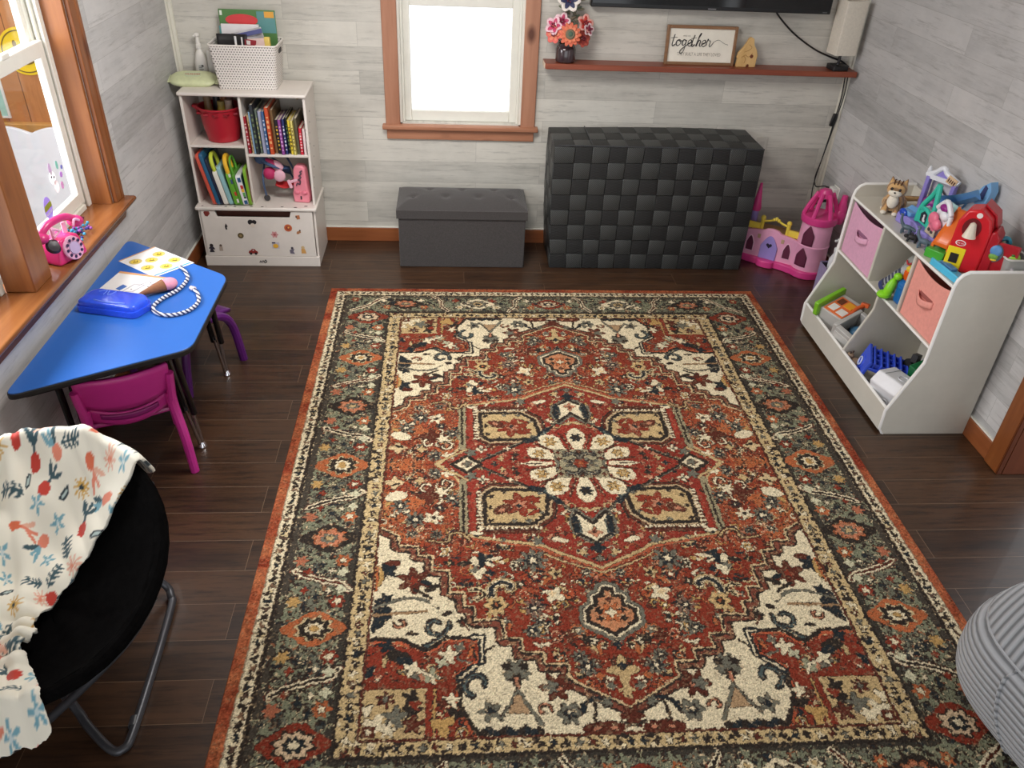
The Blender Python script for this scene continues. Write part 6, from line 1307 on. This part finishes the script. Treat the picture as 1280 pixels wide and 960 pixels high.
b = B(); b.prism([(-.055,0),(.075,0),(.075,.115),(-.01,.150),(-.055,.125)], .165, (0,.085,0), (1,0,0), (0,0,1)); obj('block', b, m_wt, t, .005)
b = B(); b.tube([(.03+.018*math.cos(a),.018*math.sin(a),.134-.007*math.cos(a)) for a in np.linspace(0,2*PI,13)[:-1]], .0022, 6, True, True); obj('moulded_ring', b, P((222,222,228),.35), t)
for q in (-.055,.055): b = B(); b.box((.032,q,.134),(.09,.004,.004),(0,.39,0)); obj('moulded_rib', b, P((222,222,228),.35), t)
b = B(); b.tube([(-.0565,.014*math.cos(a),.06+.014*math.sin(a)) for a in np.linspace(0,2*PI,13)[:-1]], .0022, 6, True, True); obj('moulded_ring', b, P((222,222,228),.35), t)
t = thing('green_toy_block', 'dark green plastic block behind the white toy house', 'toy', (1.615,-1.87,.125), 0, rot=(.1,-.25,.25))
b = B(); b.b2(-.045,.05,-.075,.075,0,.13); obj('block', b, P((22,104,60),.35), t, .006)
b = B()
for k in range(3): b.lathe([(.012,.13),(.012,.14),(.0,.1405)], (-.02+.025*k,0,0), 14)
obj('studs', b, P((26,112,66),.35), t)
t = thing('black_toy_truck', 'black toy wheels jumbled at the back of the near lower bin', 'toy', (1.66,-1.76,.12), .3)
b = B(); b.ell((0,0,.04),(.06,.08,.045),14); b.ell((.01,-.06,.07),(.035,.035,.03),12); b.box((-.02,.05,.09),(.06,.03,.04),(0,.3,.4)); obj('body', b, P((38,36,40),.5), t, .003)
b = B(); b.lathe([(.001,-.012),(.03,-.012),(.033,0),(.03,.012),(.001,.012)], (-.05,-.05,.05), 18, rot=(.3,PI/2-.4,0)); b.lathe([(.001,-.012),(.03,-.012),(.033,0),(.03,.012),(.001,.012)], (-.04,.06,.05), 18, rot=(.3,PI/2+.3,0)); obj('wheels', b, P((24,24,26),.55), t)
b = B(); b.box((.0,-.0,.095),(.03,.05,.012),(.2,.2,.1)); obj('grey_plate', b, P((170,172,176),.4), t, .002)
t = thing('brown_toy_animal', 'tiny tan toy figure in the front corner by the divider', 'toy', (1.425,-1.585,ZB+.035), .4)
b = B(); b.ell((0,0,.03),(.024,.034,.024),12); b.ell((-.008,.036,.055),(.016,.018,.016),12); 
for sx in (-1,1):
    for sy in (-1,1): b.tube([(sx*.012,sy*.02,.02),(sx*.013,sy*.021,-.034)], .006, 8, False)
obj('body', b, P((150,124,100),.6), t)
b = B(); b.ell((-.016,.034,.073),(.005,.004,.008),8); b.ell((.002,.034,.073),(.005,.004,.008),8); obj('ears', b, P((70,54,48),.6), t)
t = thing('maroon_toy_block', 'dark maroon toy wedge low at the front of the near lower bin', 'toy', (1.418,-1.70,ZB), .2)
b = B(); b.box((0,0,.024),(.045,.12,.048),(0,0,.1),(.7,.9)); obj('wedge', b, P((96,26,40),.4), t, .004)
b = B(); b.box((0,0,.050),(.02,.06,.006),(0,0,.1)); obj('ridge', b, P((70,20,32),.4), t, .001)
# ---------------------------------------------------------------- on top of the organiser
TP = .7372
# plush kitten
t = thing('plush_cat', 'ginger tabby plush kitten sitting at the far end of the toy organiser', 'plush toy', (1.56,-1.235,TP), -.62)
def fur():
    k = NT('tabby_fur'); v = k.co(); w = k.n('TexWave', wave_type='BANDS', bands_direction='Y'); w.inputs['Scale'].default_value = 11; w.inputs['Distortion'].default_value = 4; w.inputs['Detail'].default_value = 3; k.l(v,w.inputs['Vector'])
    n = k.noise(v,120,3); c = k.ramp(w.outputs['Fac'],[(.35,lin((206,158,96))),(.62,lin((186,126,66))),(.82,lin((104,66,36)))]); k.l(k.mix(k.math('MULTIPLY',n,.4),c,lin((232,206,160))),k.b.inputs['Base Color']); k.b.inputs['Roughness'].default_value=.95; k.b.inputs['Sheen Weight'].default_value=.5; k.bump(n,.8,.004); return k.m
mf = fur(); mwf = M('white_fur',(236,228,212),.95,var=.08,scale=80,bump=.6,bscale=160,sheen=.4)
b = B(); b.ell((0,.03,.045),(.045,.065,.045),20); b.ell((-.0,-.01,.055),(.040,.040,.052),20); b.ell((-.034,.05,.028),(.022,.04,.028),14); b.ell((.034,.05,.028),(.022,.04,.028),14)
b.tube([(.01,.09,.03),(.04,.12,.035),(.09,.125,.045),(.13,.11,.055)], .014, 10, rs=(.016,.010))
for s in (-1,1): b.tube([(s*.024,-.025,.06),(s*.026,-.04,.02),(s*.026,-.048,.008)], .015, 10)
obj('body', b, mf, t)
b = B(); b.ell((0,-.025,.118),(.046,.042,.038),20); 
for s in (-1,1): b.cyl((s*.026,-.018,.140),(s*.034,-.014,.168),.016,.002,12)
hd_ = obj('head', b, mf, t)
b = B(); b.ell((0,-.058,.106),(.030,.014,.018),14); b.ell((0,-.044,.062),(.026,.020,.034),14); b.ell((-.026,-.058,.009),(.014,.017,.009),12); b.ell((.026,-.058,.009),(.014,.017,.009),12); b.ell((-.038,-.005,.010),(.012,.016,.010),10); b.ell((.040,-.005,.010),(.012,.016,.010),10); obj('white_bib_and_paws', b, mwf, t)
b = B(); b.ell((-.018,-.064,.126),(.0065,.005,.0075),10); b.ell((.018,-.064,.126),(.0065,.005,.0075),10); b.ell((0,-.072,.112),(.005,.004,.004),8); obj('eyes_and_nose', b, P((34,24,20),.2), t)
b = B()
for s in (-1,0,1): b.tube([(s*.014,-.055,.146),(s*.017,-.035,.157),(s*.016,-.01,.155)], .0028, 6)
obj('forehead_stripes', b, P((90,56,32),.9), t)
# lilac and aqua playset castle
t = thing('ice_castle_playset', 'lilac aqua and white toy castle playset in the middle of the organiser top', 'toy castle', (1.60,-1.53,TP), math.radians(-90))
# local x runs towards the camera along the shelf, local -y... faces the room
lil2, aqua, white2, sky, tealp, rose, plum = P((150,138,214),.3), P((188,226,226),.3), P((238,240,246),.3), P((110,166,222),.3), P((60,196,172),.3), P((238,122,150),.35), P((150,40,136),.35)
b = B(); b.prism(roundpoly([(-.19,-.075),(-.06,-.055),(.02,-.075),(.18,-.05),(.19,.12),(-.19,.13)],.02), .045); obj('base', b, lil2, t, .006)
b = B(); b.prism(rrect(.07,.13,.01,3,-.145,.01), .02, (0,0,.045)); b.box((-.15,-.02,.058),(.07,.05,.02),(.5,0,.2)); obj('blue_steps', b, sky, t, .004)
b = B(); b.ell((-.155,-.06,.05),(.03,.012,.02),12); obj('blue_gem', b, P((34,76,190),.15), t)
b = B()
for k in range(3): b.box((-.085+.018*k,-.005+.0*k,.08+.0*k),(.013,.055,.055),(.25,0,.0))
obj('white_stair_bars', b, white2, t, .006)
b = B(); b.b2(-.03,.17,.03,.05,.045,.17); b.b2(.02,.17,-.01,.03,.045,.10); obj('pale_wall', b, aqua, t, .008)
b = B(); b.tube([(-.06,-.045,.05),(-.058,-.04,.12),(-.02,-.03,.19),(.0,-.028,.24)], .012, 10); b.tube([(.0,-.028,.24),(.03,-.035,.14),(.05,-.05,.05)], .012, 10); b.tube([(-.058,-.045,.115),(-.005,-.05,.125),(.035,-.045,.11)], .010, 8)
b.prism([(-.05,.055),(.045,.055),(.03,.12),(-.035,.125),(-.058,.09)], .012, (0,-.040,0), (1,0,0), (0,0,1)); obj('teal_gate', b, tealp, t, .004)
b = B(); b.prism([(-.024,.068),(.022,.068),(.020,.108),(-.005,.118),(-.028,.100)], .002, (0,-.0525,0), (1,0,0), (0,0,1)); dk = obj('gate_window', b, P((40,50,60),.4), t)
b = B(); b.ell((.004,-.056,.085),(.007,.004,.012),10); b.ell((.004,-.056,.100),(.006,.004,.006),8); b.ell((.008,-.056,.078),(.010,.004,.006),8); obj('window_figure', b, P((226,220,226),.4), dk)
b = B(); b.b2(.06,.16,-.045,-.03,.05,.16); b.tube([(.055,-.04,.16),(.11,-.04,.205),(.165,-.04,.16)], .012, 8); b.tube([(.165,-.04,.16),(.172,-.04,.05)], .011, 8); b.ell((.13,-.05,.15),(.03,.012,.02),12); obj('white_wall', b, white2, t, .005)
b = B(); b.ell((.11,-.047,.178),(.028,.012,.016),14); obj('plum_window', b, plum, t)
b = B(); b.ell((.085,-.062,.12),(.034,.016,.030),14); b.ell((.115,-.062,.105),(.030,.016,.026),14); b.box((.095,-.058,.09),(.05,.02,.03),(0,.4,0)); obj('pink_flower_panel', b, rose, t, .004)
b = B(); b.prism([(.055,.05),(.13,.05),(.125,.085),(.07,.09)], .004, (0,-.062,0), (1,0,0), (0,0,1)); obj('picture_card', b, P((206,190,170),.5), t)
b = B(); b.ell((.085,-.068,.072),(.010,.004,.008),10); b.ell((.108,-.068,.068),(.009,.004,.007),10); obj('card_print', b, P((70,60,66),.5), t)
# balcony arch
t2 = thing('lilac_balcony_toy', 'lilac and white toy balcony with a plum seat standing against the wall', 'toy', (1.695,-1.335,TP+.0), math.radians(-62))
b = B(); b.box((-.06,0,.10),(.020,.03,.19)); b.box((.07,0,.10),(.020,.03,.19)); b.box((0,.02,.07),(.15,.06,.02)); obj('lilac_posts', b, lil2, t2, .005)
b = B(); b.tube([(-.075,0,.195),(-.04,0,.215),(-.005,0,.245),(.02,0,.225),(.085,0,.200)], .012, 10); b.ell((-.07,0,.215),(.010,.010,.024),10); b.b2(-.07,.08,-.012,.012,.185,.205); obj('white_eave', b, white2, t2, .004)
b = B(); b.prism([(-.03,.205),(.04,.205),(.0,.238)], .010, (0,.005,0), (1,0,0), (0,0,1)); obj('lilac_gable', b, lil2, t2, .002)
b = B(); b.box((.055,-.012,.205),(.05,.006,.035),(0,.3,0)); sg = obj('sign_plate', b, P((226,190,150),.5), t2, .002)
b = B()
for k in range(4): b.box((.040+.010*k,-.016,.208-.003*k),(.005,.002,.016),(0,.3,0))
obj('sign_marks', b, P((96,60,44),.5), sg)
b = B(); b.ell((.0,-.005,.085),(.05,.035,.028),16); obj('plum_seat', b, plum, t2)
b = B(); b.b2(-.055,.06,.028,.034,.08,.185); obj('clear_back', b, P((204,202,206),.3), t2, .002)
b = B(); b.tube([(-.02,.02,.165),(.03,.02,.125)], .004, 6, False); obj('dark_rod', b, P((50,50,56),.4), t2)
# slide boat
t2 = thing('ice_slide_toy', 'pale blue toy ice slide rising to a point beside the wall', 'toy', (1.695,-1.51,TP), math.radians(-76)); t2.scale = (1.2,1.35,1.05)
b = B(); b.grid(lambda u,v: Vector((-.10+.20*u, -.02+.0*v+.05*math.sin(PI*v)*(1-u*.5)-.02, .12+.03*v+.10*u**1.6-.03*math.sin(PI*v))), 14, 8); b.prism([(-.02,.0),(.085,.0),(.115,.24),(.10,.275),(.075,.25),(.02,.14)], .03, (0,.03,0), (1,0,0), (0,0,1)); obj('slide', b, P((128,180,226),.3), t2, .006)
b = B(); b.box((.045,.0,.05),(.10,.06,.10)); obj('slide_base', b, P((120,160,200),.35), t2, .01)
b = B(); b.prism([(.072,.20),(.094,.20),(.098,.25),(.086,.258)], .002, (0,-.0,0), (1,0,0), (0,0,1)); st_ = obj('picture_sticker', b, P((60,66,110),.4), t2)
b = B(); b.prism([(.025,.12),(.065,.11),(.075,.17),(.05,.18)], .002, (0,-.001,0), (1,0,0), (0,0,1)); obj('silver_sticker', b, P((206,212,224),.3), t2)
t2 = thing('blue_frost_toy', 'sky blue ridged toy block between the balcony and the slide', 'toy', (1.70,-1.435,TP), -1.1)
b = B()
for k in range(4): b.ell((-.03+.02*k,.0,.075),(.016,.03,.075-.008*k),12)
obj('ridges', b, P((116,170,222),.3), t2)
b = B(); b.prism(rrect(.10,.06,.01,3), .02); obj('foot', b, P((110,150,206),.35), t2, .004)
# dinosaurs
def dino(name, label, loc, rz, rgb, s=1, group=None):
    t = thing(name, label, 'toy dinosaur', loc, rz, group); m = P(rgb,.5)
    b = B(); b.ell((0,0,.030*s),(.026*s,.012*s,.012*s),14); b.tube([(-.018*s,0,.033*s),(-.032*s,0,.05*s),(-.036*s,0,.068*s),(-.034*s,0,.078*s)], .006*s, 8, rs=(.008*s,.004*s)); b.ell((-.038*s,0,.080*s),(.009*s,.005*s,.005*s),10); b.tube([(.02*s,0,.031*s),(.045*s,0,.026*s),(.07*s,.004*s,.028*s)], .006*s, 8, rs=(.009*s,.0015*s)); obj('body', b, m, t)
    for x in (-.014,.014):
        for y in (-.008,.008): b = B(); b.tube([(x*s,y*s,.028*s),(x*1.25*s,y*1.3*s,.014*s),(x*1.1*s,y*1.3*s,0)], .0045*s, 8); obj('leg', b, m, t)
GD = 'small toy dinosaurs on the organiser front edge'
dino('toy_dinosaur', 'grey blue long necked toy dinosaur nearest the kitten', (1.505,-1.50,TP), -.9, (86,104,116), 1.0, GD)
dino('toy_dinosaur', 'grey blue long necked toy dinosaur nearest the orange ramp', (1.507,-1.655,TP), -.9, (92,112,128), 1.05, GD)
t = thing('toy_dinosaur', 'black spiky toy dinosaur between the two grey blue ones', 'toy dinosaur', (1.492,-1.585,TP), -.7, GD)
b = B(); b.ell((0,0,.020),(.024,.013,.013),14); b.ell((-.026,0,.020),(.012,.010,.009),10); b.tube([(.02,0,.02),(.04,0,.012),(.05,.004,.010)], .006, 8, rs=(.008,.002)); obj('body', b, P((34,34,36),.5), t)
b = B()
for k in range(5): b.cyl((-.016+.008*k,0,.030),(-.016+.008*k,.0,.042),.0045,.0005,8)
obj('back_spikes', b, P((28,28,30),.5), t)
for x in (-.014,.014):
    for y in (-.009,.009): b = B(); b.tube([(x,y,.018),(x*1.2,y*1.3,0)], .005, 8, False); obj('leg', b, P((30,30,32),.5), t)
# red barn
t = thing('toy_barn', 'red plastic toy barn with a yellow door and white bell at the near end', 'toy barn', (1.60,-1.825,TP), math.radians(-42))
rd = P((214,32,44),.3); rd2 = P((176,26,40),.32)
fp = [(-.068,0),(.062,0),(.062,.185),(.046,.235),(.0,.268),(-.046,.255),(-.068,.205)]
b = B(); b.prism(fp, .10, (0,.02,0), (1,0,0), (0,0,1)); obj('front', b, rd, t, .008)
b = B(); b.prism(circ(.034,20,-.012,.188,.042), .003, (0,-.0795,0), (1,0,0), (0,0,1)); opn = obj('bell_opening', b, P((110,16,26),.4), t)
b = B(); b.lathe([(.026,0),(.022,.012),(.015,.04),(.012,.055),(.004,.062),(.0,.063)], (-.010,-.088,.154), 20); b.ell((-.010,-.088,.152),(.007,.007,.007),10); obj('bell', b, P((228,216,198),.3), opn)
b = B(); b.prism(circ(.011,16,.0,.245), .003, (0,-.0795,0), (1,0,0), (0,0,1)); obj('white_knob', b, P((244,232,228),.3), t)
b = B(); b.prism(circ(.020,20,-.03,.120,.012), .002, (0,-.0797,0), (1,0,0), (0,0,1)); lg_ = obj('oval_logo', b, P((244,236,236),.4), t)
b = B(); b.prism(circ(.016,20,-.03,.120,.009), .001, (0,-.0817,0), (1,0,0), (0,0,1)); obj('logo_centre', b, P((206,50,60),.4), lg_)
text_mesh('logo_lettering', 'little tikes', .0075, P((250,240,240),.4), lg_, (-.03,-.0829,.120), (PI/2,0,0), .0003)
b = B(); b.b2(-.068,-.002,-.083,-.078,.004,.100); dr = obj('yellow_door', b, P((246,220,40),.35), t, .003)
b = B(); b.b2(-.052,-.020,-.0845,-.083,.034,.074); obj('door_window', b, P((34,24,24),.5), dr)
b = B(); b.prism([(.062,0),(.10,0),(.10,.17),(.080,.20),(.062,.19)], .10, (0,.02,0), (1,0,0), (0,0,1)); b.b2(.075,.18,-.075,-.06,.0,.16); obj('side_wing', b, rd2, t, .006)
b = B(); b.prism(circ(.030,20,.098,.115,.038), .003, (0,-.0745,0), (1,0,0), (0,0,1)); win_ = obj('round_window', b, P((96,110,120),.3), t)
b = B(); b.ell((.100,-.080,.126),(.022,.008,.024),14); obj('blue_figure', b, P((96,150,206),.35), win_)
b = B(); b.ell((.098,-.082,.102),(.018,.008,.014),12); obj('green_figure', b, P((120,170,70),.35), win_)
b = B(); b.ell((.101,-.083,.090),(.012,.006,.006),10); obj('yellow_beak', b, P((240,204,60),.35), win_)
b = B(); b.b2(.172,.182,-.085,-.068,.02,.075); obj('silver_latch', b, P((206,200,204),.25,metal=.6), t, .002)
b = B(); b.prism([(.0,.270),(.046,.237),(.064,.186),(.072,.190),(.054,.243),(.0,.279)], .09, (0,.065,0), (1,0,0), (0,0,1)); obj('roof_ridge', b, P((190,26,40),.3), t, .003)
t = thing('orange_ramp', 'orange plastic ramp leaning on the red toy barn', 'toy', (1.525,-1.755,TP), math.radians(-60))
b = B(); b.grid(lambda u,v: Vector((-.045+.09*u*(.85), .0+.115*v, .050+.135*v**.8)), 4, 10); b.prism([(0,.03),(.0,.052),(.115,.19),(.115,.16)], .008, (-.045,0,0), (0,1,0), (0,0,1)); b.prism([(0,.03),(.0,.052),(.115,.19),(.115,.16)], .008, (.024,0,0), (0,1,0), (0,0,1)); obj('chute', b, P((238,116,40),.3), t, solid=.006)
b = B(); b.b2(-.05,.036,-.03,.03,0,.040); obj('green_foot', b, P((70,176,56),.35), t, .004)
t = thing('sky_blue_tray', 'bright sky blue toy tray in front of the yellow barn door', 'toy', (1.50,-1.895,TP), math.radians(-86))
b = B(); b.b2(-.09,.105,-.03,.028,0,.016); b.b2(-.09,.105,-.034,-.024,0,.030); obj('tray', b, P((86,196,236),.3), t, .004)
b = B(); b.b2(-.06,.02,-.010,.02,.016,.028); obj('blue_block', b, P((88,140,190),.35), t, .003)
t = thing('tan_toy_figure', 'small tan and red toy figure between the ramp and the barn door', 'toy', (1.548,-1.815,TP), .3)
b = B(); b.lathe([(.014,0),(.016,.01),(.013,.045),(.008,.052)], n=16); obj('body', b, P((196,70,60),.4), t)
b = B(); b.ell((0,0,.066),(.014,.014,.015),14); obj('head', b, P((222,184,150),.4), t)
# basket of odds and ends behind the barn
t = thing('clear_tub', 'clear tub of colourful toy bits behind the red barn near the wall', 'tub', (1.72,-1.965,.8005), 0)
t.location = (1.70,-1.945,TP)
b = B(); o1=rrect(.085,.10,.012,3); o2=rrect(.10,.118,.014,3); i2=rrect(.096,.114,.013,3); i1_=rrect(.080,.095,.010,3)
R=[[b._v((p[0],p[1],z)) for p in r] for r,z in ((o1,0),(o2,.11),(i2,.11),(i1_,.006))]; b.skin(R,True); obj('tub', b, M('cloudy_tub',(196,198,194),.2,alpha=.6,var=.08), t)
b = B(); b.tube([(p[0],p[1],.11) for p in o2], .004, 6, False, True); obj('rim', b, P((216,214,208),.3), t)
for nm,lab,dx,dy,dz,r,c in (('toy_ball','lime green toy ball with a dark centre in the clear tub',-.015,-.03,.105,.026,(150,200,60)),('toy_ball','purple toy ball at the back of the clear tub',.0,.015,.11,.028,(120,50,130)),('toy_ball','olive toy ball low in the clear tub',.02,-.01,.05,.026,(120,120,60))):
    o = thing(nm, lab, 'ball', (1.70+dx,-1.945+dy,TP+dz), 0, 'toy balls in the clear tub'); b = B(); b.ell((0,0,0),r,18); obj('ball', b, P(c,.35), o); b = B(); b.ell((-r*.35,-r*.35,r*.72),(r*.42,r*.42,r*.28),12); obj('spot', b, P((60,110,40) if c[0]>140 else tuple(int(q*.7) for q in c),.4), o)
t = thing('aqua_toy_handle', 'aqua toy handle sticking up beside the clear tub', 'toy', (1.665,-1.875,TP), -.3)
b = B(); b.tube([(0,0,0),(.0,.0,.10),(.01,.0,.14),(.035,.0,.15),(.05,.0,.13)], .010, 8); obj('hook', b, P((60,160,190),.35), t)
b = B(); b.lathe([(.022,0),(.022,.012),(.012,.018)], n=16); obj('foot', b, P((50,140,170),.35), t)
t = thing('striped_toy_box', 'small yellow and black patterned toy box behind the barn wing', 'box', (1.715,-1.80,TP), -.5)
b = B(); b.b2(-.03,.03,-.022,.022,0,.125); obj('box', b, P((222,212,150),.5), t, .003)
b = B(); b.b2(-.0305,-.018,-.0226,-.022,.02,.12); b.b2(.0,.012,-.0226,-.022,.03,.11); b.b2(-.03,.03,-.0226,-.022,.098,.108); obj('black_print', b, P((40,40,38),.5), t)
# ---------------------------------------------------------------- camera and light
cam = bpy.data.cameras.new('camera'); co_ = bpy.data.objects.new('camera', cam); COL.objects.link(co_)
cam.sensor_fit = 'HORIZONTAL'; cam.sensor_width = 36; cam.lens = 1004.5641*36/1280; cam.clip_start = .02
pit, yaw, rol = .5969695, .0892917, .0490488
cy_, sy_ = math.cos(yaw), math.sin(yaw)
f0, r0_, u0 = Vector((sy_,cy_,0)), Vector((cy_,-sy_,0)), Vector((0,0,1))
F = f0*math.cos(pit)-u0*math.sin(pit); U = u0*math.cos(pit)+f0*math.sin(pit)
RR_, UU = r0_*math.cos(rol)+U*math.sin(rol), U*math.cos(rol)-r0_*math.sin(rol)
m4 = Matrix((RR_,UU,-F)).transposed().to_4x4(); m4.translation = (-.5295,-4.7555,2.1413); co_.matrix_world = m4
SC.camera = co_
wd = bpy.data.worlds.new('sky'); SC.world = wd; wd.use_nodes = True
wd.node_tree.nodes['Background'].inputs[0].default_value = (.93,.965,1,1); wd.node_tree.nodes['Background'].inputs[1].default_value = 2.0
def area(name, loc, to, sx, sy, power, col=(1,1,1)):
    l = bpy.data.lights.new(name,'AREA'); l.shape='RECTANGLE'; l.size=sx; l.size_y=sy; l.energy=power; l.color=col
    o = bpy.data.objects.new(name,l); COL.objects.link(o); o.location = loc; o.rotation_euler = (Vector(to)-Vector(loc)).to_track_quat('-Z','Y').to_euler(); return o
area('window_daylight', (-2.9,-2.0,1.9), (0.2,-1.6,.3), 1.8, 1.2, 130, (.93,.96,1))
area('overhead_fill', (-.75,-1.7,2.42), (-.65,-1.3,0), .8, .8, 58, (1,.97,.93))  # unseen overhead fill, added to brighten the back and left walls
vs = SC.view_settings; vs.view_transform = 'Standard'; vs.look = 'None'; vs.gamma = 1; vs.exposure = -.08; vs.use_curve_mapping = False
